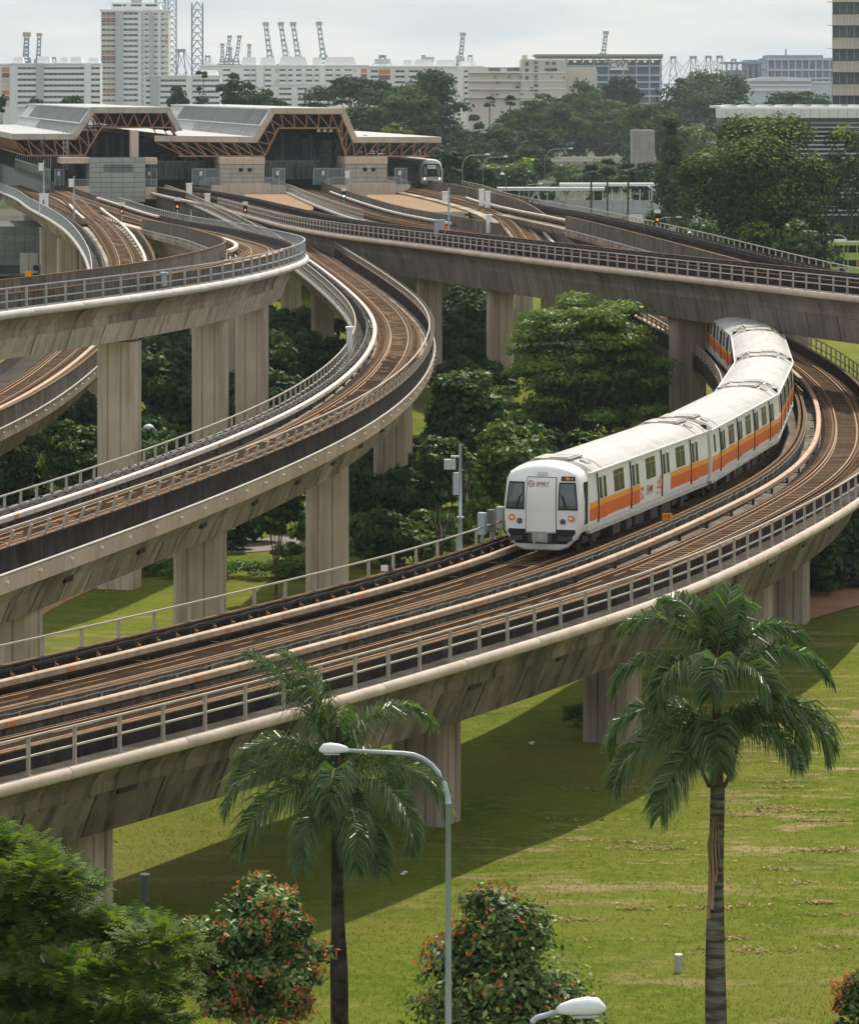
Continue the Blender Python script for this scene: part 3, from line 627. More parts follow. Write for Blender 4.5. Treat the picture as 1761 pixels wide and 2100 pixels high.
# ---- E: line behind F, and G: the straight line on the far side
E = empty('rail_viaduct', label='station approach line between the tan rooms, running just behind the barred girder', cat='viaduct')
girder(PE, E, 34, PE.L, 2.75, 2.45, 'wing', 'band', 2.4, 1.6, 1.2, 'concrete', 'concrete', L=6, Lp=3, rpipe='pipe_grey', pipe_r=.2)
walkslab(PE, E, 34, PE.L, 2.02, 2.62, -.36); railing(PE, E, 34, 170, 2.66, -.33, 1.05, 2.2, (1.0, .5))
track(PE, E, 20, PE.L, .0, 'ballast', guard=0); covers(PE, E, 60, 205, -1.6, .3, 'cover_white')
parapet(PE, E, 34, PE.L-22, -2.4, -2.25, -.46, .80, 'grey_parapet', 'parapet_cap')
for t in (70, 115, 160): pier(E, PE, t, PE.pos(t)[2]-2.35, 1.8, 1.6)
G = empty('rail_viaduct', label='straight far line on the right edge of the station carrying the waiting silver train', cat='viaduct')
g1 = PG.L
girder(PG, G, 34, g1, 2.5, 2.5, 'band', 'wing', 2.4, 1.6, 1.2, 'concrete', 'concrete', L=6)
track(PG, G, 20, g1, 0, 'ballast', guard=0); covers(PG, G, 90, g1, 1.55, .28, 'cover_white')
parapet(PG, G, 202, g1, 2.3, 2.45, -.46, .75, 'grey_parapet', 'parapet_cap'); edge_band(PG, G, 202, g1, 2.46, 'concrete')
parapet(PG, G, 34, g1, -2.35, -2.2, -.46, .55, 'stained_parapet'); cable_rack(PG, G, 34, g1, -2.12, (.42, .28, .14), -1)
railing(PG, G, 34, g1, -2.45, -.1, 1.1, 2.4, (1.0, .5), mat='steel')
for t in (80, 125, 170, 215, 260, 300): pier(G, PG, t, PG.pos(t)[2]-2.35, 1.8, 1.6)
# ------------------------------------------------------------------ trains
SIDE = [(1.50, .96), (1.58, 1.2), (1.60, 1.7), (1.59, 2.2), (1.52, 3.12), (1.56, 3.17), (1.56, 3.25)]
ROOF = [(1.56, 3.25), (1.44, 3.33), (1.2, 3.50), (.85, 3.63), (.45, 3.71), (0, 3.73)]
def sidey(z): return float(np.interp(z, [p[1] for p in SIDE[:5]], [p[0] for p in SIDE[:5]]))
def sidepanel(mb, x0, x1, z0, z1, sg, proud=.012):
    zs = np.linspace(z0, z1, 3); V = []
    for z in zs:
        y = sg*(sidey(z)+proud); V += [(x0, y, z), (x1, y, z)]
    for z in zs:
        y = sg*(sidey(z)-.03); V += [(x0, y, z), (x1, y, z)]
    F = []
    for i in range(2):
        a, b, c, d = i*2, i*2+1, i*2+3, i*2+2; F.append((a, b, c, d) if sg < 0 else (d, c, b, a))
        e = 6
        F += [(a, d, d+e, a+e), (b, b+e, c+e, c)]
    F += [(0, 6, 7, 1), (4, 5, 11, 10)]
    return mb.add(V, F)
DOORX = (7.75, 2.30, -3.15, -8.60); WINX = (5.05, -.42, -5.87)
def fx(y, z): return 11.3-.36*(max(0, z-1.9)/1.83)**2-.14*(y/1.5)**2

def carriage(front, label):
    t = empty('train_carriage', label=label, cat='train carriage', group='carriages of the orange and white train')
    xa, xb = -11.25, (9.95 if front else 11.25)
    prof = [(y, z) for y, z in SIDE]+[(-y, z) for y, z in SIDE[::-1]]; n = len(prof)
    V = [(x, y, z) for x in (xa, xb) for y, z in prof]; F = [(k, (k+1) % n, n+(k+1) % n, n+k) for k in range(n)]+[tuple(range(n))[::-1], tuple(range(n, 2*n))]
    link('body', mesh('body', V, F, 'train_white'), t)
    rp = [(y, z) for y, z in ROOF]+[(-y, z) for y, z in ROOF[-2::-1]]; xs = np.linspace(xa+.02, xb, 13); n = len(rp); V = [(x, y, z) for x in xs for y, z in rp]
    F = [(i*n+k, (i+1)*n+k, (i+1)*n+k+1, i*n+k+1) for i in range(12) for k in range(n-1)]+[tuple(range(n)), tuple((12*n+k) for k in range(n))[::-1]]
    link('roof', mesh('roof', V, F, 'train_roof', smooth=True), t)
    for sg in (1, -1):
        MB().b2((xa, sg*1.53, 3.18), (xb-.1, sg*1.63, 3.255)).build('gutter', 'train_white', t)
        mb = MB().mat(0); runs = [(xa, xb-.25)] if not front else [(xa, -2.3), (1.9, xb-.1)]
        for q0, q1 in runs: sidepanel(mb.mat(0), q0, q1, 1.84, 2.06, sg); sidepanel(mb.mat(1), q0, q1, 1.34, 1.84, sg)
        if front:                                        # the stripe breaks up into small blocks towards the logo
            r = random.Random(5)
            for base, dr in ((1.9, -1), (-2.3, 1)):
                for k in range(26):
                    d = r.random()**1.6*.95; q = base+dr*d; z = 1.36+r.random()*.66; w = .03+.045*r.random()
                    sidepanel(mb.mat(r.choice((0, 1, 1, 2))), q-w, q+w, z, z+.05+.06*r.random(), sg, .013)
        mb.build('stripe', ['train_amber', 'train_orange', 'brown_logo'], t)
        MB().b2((xa+.1, sg*1.44, .86), (xb-.1, sg*1.60, 1.0)).build('sill', 'train_dirty', t)
        for x in DOORX:
            d = MB(); 
            for q0, q1 in ((x-.70, x-.01), (x+.01, x+.70)):
                sidepanel(d.mat(0), q0, q1, 2.065, 3.06, sg, .03)
                if front and -4 < x < -2.4: sidepanel(d.mat(0), q0, q1, 1.34, 2.06, sg, .03)
                else: sidepanel(d.mat(1), q0, q1, 1.845, 2.06, sg, .03); sidepanel(d.mat(2), q0, q1, 1.30, 1.84, sg, .03)
            d = d.build('door', ['train_white', 'train_amber', 'train_orange'], t)
            for q in (-.35, .35):
                w = MB(); sidepanel(w, x+q-.19, x+q+.19, 2.10, 2.93, sg, .042); w.build('door_window', 'rubber', d)
                w = MB(); sidepanel(w, x+q-.145, x+q+.145, 2.16, 2.87, sg, .052); w.build('door_pane', 'glass_dark', d)
            g = MB(); sidepanel(g, x+.71, x+.78, 1.2, 3.12, sg, .05); sidepanel(g, x-.015, x+.015, 1.32, 3.05, sg, .036); g.build('door_edge', 'rubber', t)
        for x in WINX:
            w = MB(); sidepanel(w, x-.86, x+.86, 2.10, 3.04, sg, .018); w = w.build('window', 'train_white', t)
            g = MB(); sidepanel(g, x-.81, x+.81, 2.14, 3.0, sg, .028); g.build('pane', 'glass_dark', w)
            g = MB(); sidepanel(g, x-.03, x+.03, 2.2, 2.95, sg, .040); sidepanel(g, x-.81, x+.81, 2.80, 2.815, sg, .036); g.build('mullion', 'silver', w)
        if not front: w = MB(); sidepanel(w, 9.9, 10.3, 2.2, 2.95, sg, .02); w.build('window', 'glass_dark', t)
    # roof equipment near both ends
    for x0, sg in ((xa+1.4, 1), (xb-1.3, -1)):
        MB().box((x0, 0, 3.74), (1.9, 1.5, .06)).build('roof_hatch', 'train_dirty', t)
        for q in (-.55, .1, .62): MB().box((x0+q, .25, 3.79), (.42, .8, .05)).build('roof_vent', 'train_roof', t)
        for s2 in (1, -1):
            MB().box((x0+.2*sg, s2*1.05, 3.59), (.75, .34, .05), rot=Matrix.Rotation(-s2*.5, 3, 'X')).box((x0+.2*sg, s2*1.05, 3.62), (.55, .22, .02), rot=Matrix.Rotation(-s2*.5, 3, 'X')).build('vent_grille', 'train_dirty', t)
        for q in (-.8, .9): 
            mb = MB(); pts = [(x0+q*sg, y, z+.012) for y, z in rp]; mb.tube(pts, .022, 5); mb.build('roof_rib', 'train_dirty', t)
    # bogies and underfloor boxes
    for x in (-7.9, 7.6):
        b = MB()
        for sg in (1, -1): b.box((x, sg*1.0, .52), (2.9, .16, .26)).box((x, sg*1.05, .55), (.7, .3, .5))
        b.box((x, 0, .55), (.5, 2.0, .3)); b = b.build('bogie', 'underframe', t)
        for q in (-1.05, 1.05):
            w = MB()
            for sg in (.75, -.75): w.tube([(x+q, sg-.07, .43), (x+q, sg+.07, .43)], .42, 14)
            w.build('wheel', 'rail_rust', b)
    for x, w, y in ((-4.2, 1.6, .9), (-1.8, 2.2, -.9), (.6, 1.5, .9), (2.6, 1.7, -.85), (4.5, 1.2, .9), (-3.9, 1.5, -.9), (.2, 1.2, -.95), (4.6, 1.2, -.9), (-1.8, 1.2, .95), (2.6, .9, .95)):
        MB().box((x, y, .62), (w, .9, .55)).build('underfloor_box', 'underframe', t)
    MB().b2((xa+.2, -1.35, .84), (xb-.2, 1.35, .95)).build('floor_frame', 'underframe', t)
    e = MB().b2((xa-.30, -.75, .95), (xa+.02, .75, 3.35))
    e.b2((xa-.05, -1.5, .95), (xa-.015, 1.5, 3.5)); e.build('gangway', 'rubber', t)
    if front: cab(t)
    else: MB().b2((xb-.02, -.75, .95), (xb+.30, .75, 3.35)).build('gangway', 'rubber', t)
    return t

def cab(t):
    half = [(0, .26), (.75, .27), (1.12, .42), (1.38, .72), (1.53, 1.05), (1.59, 1.5), (1.59, 2.2), (1.52, 3.1), (1.40, 3.33), (1.2, 3.48), (.85, 3.62), (.45, 3.70)]
    ring = half+[(0, 3.73)]+[(-y, z) for y, z in half[:0:-1]]; n = len(ring); V = []; F = []
    st = [(9.9, 1.0, .95), (10.5, 1.0, .9), (10.85, .99, .60), (11.08, .965, .26), (11.22, .93, .26)]
    for x, s, zl in st:
        for y, z in ring: zz = max(z, zl); V.append((x-.36*(max(0, zz-1.9)/1.83)**2, y*s, 2+(zz-2)*(s if zz > 2 else 1-(1-s)*.5)))
    for s in (.90, .6, .3):
        for y, z in ring: yy, zz = y*s, 1.95+(z-1.95)*(s if s < .9 else .93); V.append((fx(yy, zz), yy, zz))
    K = len(st)+3
    for i in range(K-1):
        for k in range(n): k2 = (k+1) % n; F.append((i*n+k, i*n+k2, (i+1)*n+k2, (i+1)*n+k))
    F.append(tuple((K-1)*n+k for k in range(n)))
    o = link('cab_shell', mesh('cab_shell', V, F, 'train_white', smooth=True), t)
    def facep(pts, proud, name, mat, par=t, nz=8):
        """pts = (y0_bottom, y1_bottom, y0_top, y1_top, z0, z1) panel hugging the face"""
        a, b, c, d, z0, z1 = pts; V = []; 
        for i in range(nz+1):
            f = i/nz; z = z0+(z1-z0)*f; p, q = a+(c-a)*f, b+(d-b)*f
            for y in np.linspace(p, q, 4): V.append((fx(y, z)+proud, y, z))
        W = 4; F = [(i*W+k, i*W+k+1, (i+1)*W+k+1, (i+1)*W+k) for i in range(nz) for k in range(3)]; m = len(V)
        V += [(x-.06, y, z) for x, y, z in V]; B = list(range(W))+[i*W+W-1 for i in range(1, nz+1)]+[nz*W+k for k in range(W-2, -1, -1)]+[i*W for i in range(nz-1, 0, -1)]
        F += [(B[(i+1) % len(B)], B[i], B[i]+m, B[(i+1) % len(B)]+m) for i in range(len(B))]
        return link(name, mesh(name, V, F, mat), par)
    facep((-.62, .62, -.59, .59, 1.02, 3.17), .012, 'door_seal', 'rubber')
    d = facep((-.595, .595, -.565, .565, 1.03, 3.145), .035, 'front_door', 'train_white')
    MB().box((fx(0, 1.03)+.03, 0, 1.03), (.08, 1.2, .06)).build('door_sill', 'train_dirty', d)
    for s in (1, -1):
        facep((.68, 1.46, .70, 1.33, 1.90, 2.97) if s > 0 else (-1.46, -.68, -1.33, -.70, 1.90, 2.97), .018, 'windscreen_frame', 'rubber')
        w = facep((.73, 1.41, .75, 1.28, 1.96, 2.91) if s > 0 else (-1.41, -.73, -1.28, -.75, 1.96, 2.91), .032, 'windscreen', 'glass_cab')
        MB().bar((fx(.95, 1.98)+.05, s*1.02, 1.94), (fx(.9, 2.5)+.06, s*.80, 2.5), .03).bar((fx(.9, 2.45)+.06, s*.86, 2.42), (fx(.9, 2.1)+.06, s*.98, 2.05), .05).build('wiper', 'rubber', t)
        for y, z, m in ((1.19, 1.58, 'lamp_orange'), (.87, 1.45, 'glass_cab')):
            c = MB().tube([(fx(y, z)-.06, s*y, z), (fx(y, z)+.025, s*y, z)], .125, 16).build('headlight', 'silver', t)
            MB().tube([(fx(y, z), s*y, z), (fx(y, z)+.035, s*y, z)], .10, 16).build('lens', 'rubber', c)
            MB().tube([(fx(y, z), s*y, z), (fx(y, z)+.045, s*y, z)], .075 if m == 'lamp_orange' else .085, 16).build('bulb', m, c)
        MB().box((fx(.95, .8)+.02, s*.98, .80), (.3, .52, .13)).box((fx(.95, .8)+.05, s*.98, .72), (.25, .48, .03)).build('buffer', 'underframe', t)
    facep((-1.02, 1.02, -1.38, 1.38, .58, 1.02), .022, 'bumper_recess', 'black'); facep((-1.38, 1.38, -1.33, 1.33, 1.0, 1.14), .024, 'bumper_recess', 'black')
    cp = MB().box((11.32, 0, .82), (.35, .62, .34)).build('coupler', 'steel_grey', t)
    MB().box((11.50, .08, .82), (.12, .22, .22)).tube([(11.5, 0, .82), (11.62, 0, .82)], .09, 10).bar((11.55, -.05, .78), (11.6, -.25, .60), .05).build('coupler_head', 'silver', cp)
    for s in (1, -1): MB().box((11.40, s*.40, .82), (.2, .14, .30)).build('coupler_plug', 'underframe', cp)
    facep((-.19, .19, -.19, .19, 3.24, 3.36), .03, 'vent', 'silver')
    b = facep((.78, 1.32, .78, 1.30, 3.03, 3.20), .022, 'destination_display', 'rubber')
    q = text_mesh('/ 88 4', .16, 'lamp_orange'); ROT = Matrix(((0, 0, 1), (1, 0, 0), (0, 1, 0))).to_euler()
    o = link('display_digits', q, b, (fx(1, 3.11)+.035, 1.05, 3.11), ROT)
    logo(t, (fx(0, 2.9)+.05, .03, 2.90), ROT, .215)
    for sg in (1, -1):
        o = empty_part('side_logo', t); o.rotation_euler = (R(90), 0, 0 if sg < 0 else R(180)); o.location = (-.35, sg*(sidey(1.7)+.02), 1.70); logo(o, (0, 0, 0), (0, 0, 0), .27, True)
        MB().b2((10.15, sg*1.545, 1.3), (10.6, sg*1.595, 2.95)).build('cab_door', 'rubber', t)
        w = MB(); sidepanel(w, 9.0, 9.86, 1.26, 3.0, sg, .02); w.build('cab_side_panel', 'train_white', t)
        w = MB(); sidepanel(w, 9.0, 9.86, 1.34, 1.84, sg, .027); w.build('stripe', 'train_orange', t); w = MB(); sidepanel(w, 9.0, 9.86, 1.84, 2.06, sg, .027); w.build('stripe', 'train_amber', t)
def empty_part(name, par):
    return empty(name, parent=par)
def logo(par, loc, rot, size, tall=False):
    """ring emblem with a wave through it and the operator's letters"""
    me = text_mesh('SMRT', size, 'brown_logo', .28, .006)
    s = 1.0; mb = MB(); r = size*.62; cx = -size*2.05
    for k in range(18):
        a0, a1 = 2*math.pi*k/18, 2*math.pi*(k+1)/18
        mb.add([(cx+r*math.cos(a0), r*math.sin(a0), .004), (cx+r*math.cos(a1), r*math.sin(a1), .004), (cx+r*.78*math.cos(a1), r*.78*math.sin(a1), .004), (cx+r*.78*math.cos(a0), r*.78*math.sin(a0), .004)], [(0, 1, 2, 3)])
    pts = [(-.6, .15), (-.3, .3), (.0, .12), (.3, -.05), (.62, .12)]
    for dy in (.14, -.2):
        for (a, b), (c, d) in zip(pts[:-1], pts[1:]):
            mb.add([(cx+r*a, r*(b+dy), .004), (cx+r*a, r*(b+dy-.16), .004), (cx+r*c, r*(d+dy-.16), .004), (cx+r*c, r*(d+dy), .004)], [(0, 1, 2, 3)])
    mb.add([(-size*1.2, -size*.50, .004), (size*1.3, -size*.50, .004), (size*1.3, -size*.44, .004), (-size*1.2, -size*.44, .004)], [(0, 1, 2, 3)])
    o = link('lettering', me, par, loc, rot); e = link('emblem', mesh('emblem', mb.v, mb.f, 'brown_logo'), par, loc, rot)
    if tall: o.scale = e.scale = (1.0, 1.25, 1)

TRAIN_U = -2.95
sf = PA.near(4.9, 161.5)
labels = ['front carriage of the train with a white flat-door cab and two amber lamps lit', 'second carriage behind the white cab, first one with an unbroken orange stripe', 'third carriage of the train, half turned on the curve beside the tall pier', 'fourth carriage from the front, its roof last seen before the barred girder', 'fifth carriage, only its side showing under the barred girder', 'sixth and last carriage hidden beyond the barred girder']
proto = None
for i in range(6):
    s0, s1 = sf+i*23.0, sf+i*23.0+22.6
    if i == 0: c = carriage(True, labels[0])
    elif i == 1: c = proto = carriage(False, labels[1])
    else: c = copy_tree(proto); c['label'] = labels[i]
    p0 = PA.at(s0+3.4, TRAIN_U); p1 = PA.at(s1-3.4, TRAIN_U); d = p0-p1; mid = (p0+p1)/2
    c.location = Vector(mid); c.rotation_euler = (0, -math.asin(d[2]/np.linalg.norm(d)), math.atan2(d[1], d[0]))

# ---- the second train, waiting at the far platform
def far_train():
    t = empty('metro_train', label='silver and black metro train with lit headlamps waiting at the far platform', cat='train')
    half = [(0, .30), (1.30, .32), (1.52, .55), (1.60, 1.2), (1.60, 2.0), (1.48, 3.0), (1.25, 3.45), (.9, 3.66), (.45, 3.74)]
    ring = half+[(0, 3.76)]+[(-y, z) for y, z in half[:0:-1]]; n = len(ring); V = []; F = []
    st = [(-70, 1), (-1.2, 1), (-.5, .99), (-.12, .95), (0, .88)]
    for x, s in st: V += [(x-.9*(max(0, z-1.2)/2.5)**2*(1 if x > -1.3 else 0), y*s, 1.9+(z-1.9)*s) for y, z in ring]
    for i in range(4):
        for k in range(n): k2 = (k+1) % n; F.append((i*n+k, i*n+k2, (i+1)*n+k2, (i+1)*n+k))
    F.append(tuple(4*n+k for k in range(n)))
    link('body', mesh('body', V, F, 'canopy_white', smooth=True), t)
    f = lambda z: .03-.9*(max(0, z-1.2)/2.5)**2
    def fp(pts, pr, name, mat):
        V = [(f(z)+pr, y, z) for y, z in pts]; m = len(V); V += [(x-.12, y, z) for x, y, z in V]
        return link(name, mesh(name, V, [tuple(range(m))]+[(i, i+m, (i+1) % m+m, (i+1) % m) for i in range(m)], mat), t)
    fp([(-1.34, 1.35), (1.34, 1.35), (1.36, 2.0), (1.26, 2.7), (1.0, 3.12), (-1.0, 3.12), (-1.26, 2.7), (-1.36, 2.0)], .0, 'black_mask', 'rubber')
    for s in (1, -1): fp([(s*.70, 1.5), (s*1.24, 1.5), (s*1.24, 2.0), (s*1.12, 2.7), (s*.72, 2.85)][::s], .06, 'windscreen', 'glass_cab')
    fp([(-.6, 2.45), (.6, 2.45), (.55, 2.95), (-.55, 2.95)], .06, 'name_board', 'white_paint')
    ROT = Matrix(((0, 0, 1), (1, 0, 0), (0, 1, 0))).to_euler()
    link('lettering', text_mesh('SMRT', .26, 'brown_logo', .25), t, (f(2.7)+.14, -.06, 2.68), ROT)
    fp([(-1.42, .42), (1.42, .42), (1.5, 1.0), (1.45, 1.3), (-1.45, 1.3), (-1.5, 1.0)], .01, 'silver_front', 'silver')
    fp([(-1.30, .30), (1.30, .30), (1.4, .72), (-1.4, .72)], .05, 'skirt', 'panel_grey')
    for s in (1, -1): 
        h = MB().box((.06, s*.95, 1.10), (.1, .42, .22)).build('headlight', 'rubber', t)
        MB().tube([(.08, s*1.02, 1.1), (.15, s*1.02, 1.1)], .10, 12).build('bulb', 'lamp_warm', h)
    MB().b2((-69, -1.62, 1.9), (-2, 1.62, 2.9)).build('window_band', 'glass_dark', t)
    MB().b2((-69, -1.2, .25), (-1, 1.2, .9)).build('bogie', 'underframe', t)
    s = PG.near(-.3, 569); p = PG.at(s, 0); d = PG.tan(s); t.location = Vector(p); t.rotation_euler = (0, 0, math.atan2(d[1], d[0]))
far_train()
# ------------------------------------------------------------------ the station: two vaulted halls over the platforms
AX = math.atan2(-.9886, .1506)            # direction of the tracks, towards the viewer
ST = empty('railway_station', (-16.4, 560, 0), AX+math.pi/2, 'elevated railway station with two trapezoid halls, brown lattice trusses and metal roofs', 'railway station')
# local frame: x to the right along the gable, y towards the station's rear, z up
SX = lambda vx: (vx-CV)*560/FV+16.4
SZ = lambda vy: zat(vy, 560)
def stbox(name, x0, x1, y0, y1, z0, z1, mat): return MB().b2((x0, y0, z0), (x1, y1, z1)).build(name, mat, ST)
LEN = 150.0
def hall(pts, tr_lo, k):
    """pts: outline of the fascia top (x, z); tr_lo: lower chord of the truss"""
    T = .75
    def inner(P, d):
        out = []
        for i, p in enumerate(P):
            a = Vector(P[max(i-1, 0)]); b = Vector(P[min(i+1, len(P)-1)]); q = Vector(p)
            d1 = (q-a).normalized() if i else (b-q).normalized(); d2 = (b-q).normalized() if i < len(P)-1 else d1
            n1 = Vector((d1.y, -d1.x)); n2 = Vector((d2.y, -d2.x)); m = (n1+n2).normalized(); out.append(tuple(q+m*d/max(.3, m.dot(n1))))
        return out
    low = inner(pts, T)
    for i in range(len(pts)-1):                                   # fascia in separate panels
        L = (Vector(pts[i+1])-Vector(pts[i])).length; n = max(1, int(round(L/2.1)))
        for j in range(n):
            f0, f1 = (j+.012)/n, (j+.988)/n; q = []
            for (P, f) in ((pts, f0), (pts, f1), (low, f1), (low, f0)):
                q.append((P[i][0]+(P[i+1][0]-P[i][0])*f, P[i][1]+(P[i+1][1]-P[i][1])*f))
            V = [(x, -.25, z) for x, z in q]+[(x, .1, z) for x, z in q]
            link('fascia_panel', mesh('fascia_panel', V, [(3, 2, 1, 0), (0, 1, 5, 4), (1, 2, 6, 5), (2, 3, 7, 6), (3, 0, 4, 7)], 'fascia' if k else 'fascia_grey'), ST)
    for i in range(len(pts)-1):                                   # roof sheets running back over the platforms
        (x0, z0), (x1, z1) = pts[i], pts[i+1]; n = 1
        V = [(x0, -.2, z0+.02), (x1, -.2, z1+.02), (x1, LEN, z1+.02), (x0, LEN, z0+.02), (x0, -.2, z0-.3), (x1, -.2, z1-.3), (x1, LEN, z1-.3), (x0, LEN, z0-.3)]
        link('roof', mesh('roof', V, [(0, 1, 2, 3), (7, 6, 5, 4), (0, 4, 5, 1), (1, 5, 6, 2), (2, 6, 7, 3), (3, 7, 4, 0)], 'metal_roof'), ST)
    for i in (1, 3):
        if i+1 < len(pts):
            (x0, z0), (x1, z1) = pts[i], pts[i+1]; mb = MB()
            for y in np.arange(.6, 90, 1.5): mb.bar((x0, y, z0+.05), (x0+(x1-x0)*(.36 if i == 1 else 1), y, z0+(z1-z0)*(.36 if i == 1 else 1)+.05), .09, .07)
            tag(mb.build('roof_seam', 'metal_roof', ST), kind='stuff')
    # ribbed skylight panels on the left slope
    (x0, z0), (x1, z1) = pts[1], pts[2]; nx = -(z1-z0); nz = (x1-x0); ln = math.hypot(nx, nz); nx, nz = nx/ln, nz/ln
    P = lambda f, y, h: (x0+(x1-x0)*f+nx*h, y, z0+(z1-z0)*f+nz*h)
    for j in range(34):
        ya, yb = 3+j*3.6, 3+j*3.6+3.4; V = [P(.42, ya, .10), P(.42, yb, .10), P(.92, yb, .10), P(.92, ya, .10), P(.42, ya, -.1), P(.42, yb, -.1), P(.92, yb, -.1), P(.92, ya, -.1)]
        link('skylight_panel', mesh('skylight_panel', V, [(0, 3, 2, 1), (0, 1, 5, 4), (1, 2, 6, 5), (2, 3, 7, 6), (3, 0, 4, 7)], 'skylight'), ST)
        mb = MB()
        for m in range(4): y = ya+.4+m*.85; mb.bar(P(.42, y, .13), P(.92, y, .13), .10, .05)
        mb.build('skylight_rib', 'metal_roof', ST)
    b = MB(); b.bar(P(.38, -.1, .14), P(.38, LEN, .14), .16); b.bar(P(.96, -.1, .14), P(.96, LEN, .14), .16); b.build('roof_ridge', 'canopy_white', ST)
    # lattice truss of the gable and its repeats under the roof
    def frame(y, full):
        mb = MB(); up = low; n = []
        for P in (up, tr_lo):
            for a, b in zip(P[:-1], P[1:]): mb.bar((a[0], y, a[1]), (b[0], y, b[1]), .21 if full else .13)
        return mb
    def walk(P, s):
        for a, b in zip(P[:-1], P[1:]):
            L = math.hypot(b[0]-a[0], b[1]-a[1])
            if s <= L: return (a[0]+(b[0]-a[0])*s/L, a[1]+(b[1]-a[1])*s/L)
            s -= L
        return P[-1]
    LU = sum(math.dist(a, b) for a, b in zip(low[:-1], low[1:])); LL = sum(math.dist(a, b) for a, b in zip(tr_lo[:-1], tr_lo[1:]))
    for y, full in ((.15, True), (2.6, True), (14, False), (32, False)):
        frame(y, full).build('truss_chord', 'truss_brown' if y < 1 else 'shaded_brown', ST)  # inner frames get the darker brown, shade put into their colour
        N = int(round(LU/1.75)); mb = MB() if not full else None
        for i in range(N):
            a = walk(low, LU*i/N); m = walk(tr_lo, LL*(i+.5)/N); c = walk(low, LU*(i+1)/N)
            if full:
                d = MB().bar((a[0], y, a[1]), (m[0], y, m[1]), .12); d.bar((m[0], y, m[1]), (c[0], y, c[1]), .12); d.build('truss_diagonal', 'truss_brown' if y < 1 else 'shaded_brown', ST)
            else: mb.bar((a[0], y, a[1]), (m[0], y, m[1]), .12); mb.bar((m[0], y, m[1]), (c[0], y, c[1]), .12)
        if mb: mb.build('truss_diagonal', 'shaded_brown', ST)
    for i in range(len(low)-1):                                   # slatted brown ceiling
        (x0, z0), (x1, z1) = low[i], low[i+1]
        V = [(x0, .3, z0-.02), (x1, .3, z1-.02), (x1, LEN, z1-.02), (x0, LEN, z0-.02)]
        link('ceiling', mesh('ceiling', V, [(3, 2, 1, 0)], 'shaded_brown'), ST)
    for P in (tr_lo,):                                            # purlins between the two front trusses, forming the lattice band
        mb = MB()
        for s in np.arange(0, LL, 1.75): q = walk(P, s); q2 = walk(P, min(LL, s+.9)); mb.bar((q[0], .15, q[1]), (q2[0], 2.6, q2[1]), .04); mb.bar((q2[0], .15, q2[1]), (q[0], 2.6, q[1]), .04)
        mb.build('truss_lattice', 'truss_brown', ST)
g1 = [(SX(30), SZ(273)), (SX(150), SZ(273)), (SX(188), SZ(219)), (SX(348), SZ(219.5)), (SX(372), SZ(263))]
hall(g1, [(SX(56), SZ(317)), (SX(174), SZ(317)), (SX(208), SZ(260.5)), (SX(351), SZ(260.5)), (SX(362), SZ(280))], 0)
g2 = [(SX(316), SZ(277)), (SX(520), SZ(280)), (SX(556), SZ(221)), (SX(707), SZ(221.5)), (SX(732), SZ(280.5)), (SX(908), SZ(281))]
hall(g2, [(SX(366), SZ(319)), (SX(542), SZ(319.5)), (SX(571), SZ(262)), (SX(693), SZ(262)), (SX(710), SZ(320)), (SX(884), SZ(320))], 1)
# platforms, the rooms at their ends and the gates beside them
def room(vx0, vx1, vt, vb, mat, cream_top=True, depth=9, rows=9, cols=5, y=-3.0, vents=True, lou=False):
    x0, x1, z0, z1 = SX(vx0), SX(vx1), SZ(vb), SZ(vt)
    stbox('room_wall', x0+.04, x1-.04, y+.06, y+depth, z0, z1-.02, 'interior_dark')
    if cream_top: stbox('lintel', x0-.05, x1+.05, y-.02, y+depth, z1-.8, z1+.12, 'cream_wall')
    top = z1-(.85 if cream_top else 0); h = (top-z0)/rows; w = (x1-x0)/cols
    for r in range(rows):
        for c in range(cols):
            stbox('tile', x0+c*w+.02, x0+(c+1)*w-.02, y, y+.1, z0+r*h+.02, z0+(r+1)*h-.02, mat)
    stbox('side_wall', x1-.06, x1, y+.02, y+depth, z0, top, mat); stbox('side_wall', x0, x0+.06, y+.02, y+depth, z0, top, mat)
    if vents:
        for q in (.42, .62): stbox('vent', x0+(x1-x0)*q, x0+(x1-x0)*q+.55, y-.03, y+.08, top-.95, top-.45, 'black')
    if lou:
        for q in range(7): stbox('louvre', x0+(x1-x0)*.25, x0+(x1-x0)*.77, y-.05, y+.06, top-1.9+q*.15, top-1.81+q*.15, 'panel_grey')
room(178, 290, 320, 410, 'tile_grey', False, rows=9, cols=5, vents=False, lou=True, y=-6)
room(446, 537, 323, 380, 'tile_tan', rows=5, cols=4); room(703, 789, 323, 380, 'tile_tan', rows=5, cols=4)
for vx0, vx1 in ((428, 580), (678, 836)):
    stbox('platform_end', SX(vx0), SX(vx1), -3.4, 3, SZ(402), SZ(378), 'cream_wall'); stbox('platform_end', SX(vx0)+2.4, SX(vx1)-2.0, -3.6, -3.35, SZ(402), SZ(374), 'cream_wall')
stbox('canopy_slab', SX(120), SX(178), -5.5, 2, SZ(332), SZ(320), 'cream_wall'); stbox('canopy_slab', SX(290.5), SX(315), -5.5, 2, SZ(334), SZ(321), 'cream_wall')
stbox('pylon', SX(265), SX(281), -2.5, 0, SZ(322), SZ(266), 'cream_wall'); stbox('base_wall', SX(290.5), SX(314), -6, -4, SZ(404), SZ(380), 'cream_wall'); stbox('base_wall', SX(150), SX(178), -6, -4, SZ(396), SZ(378), 'cream_wall')
for x0, x1 in ((SX(107), SX(300)), (SX(440), SX(560)), (SX(690), SX(800))): stbox('platform', x0, x1, 2.0, LEN, 8.4, 11.75, 'panel_grey')
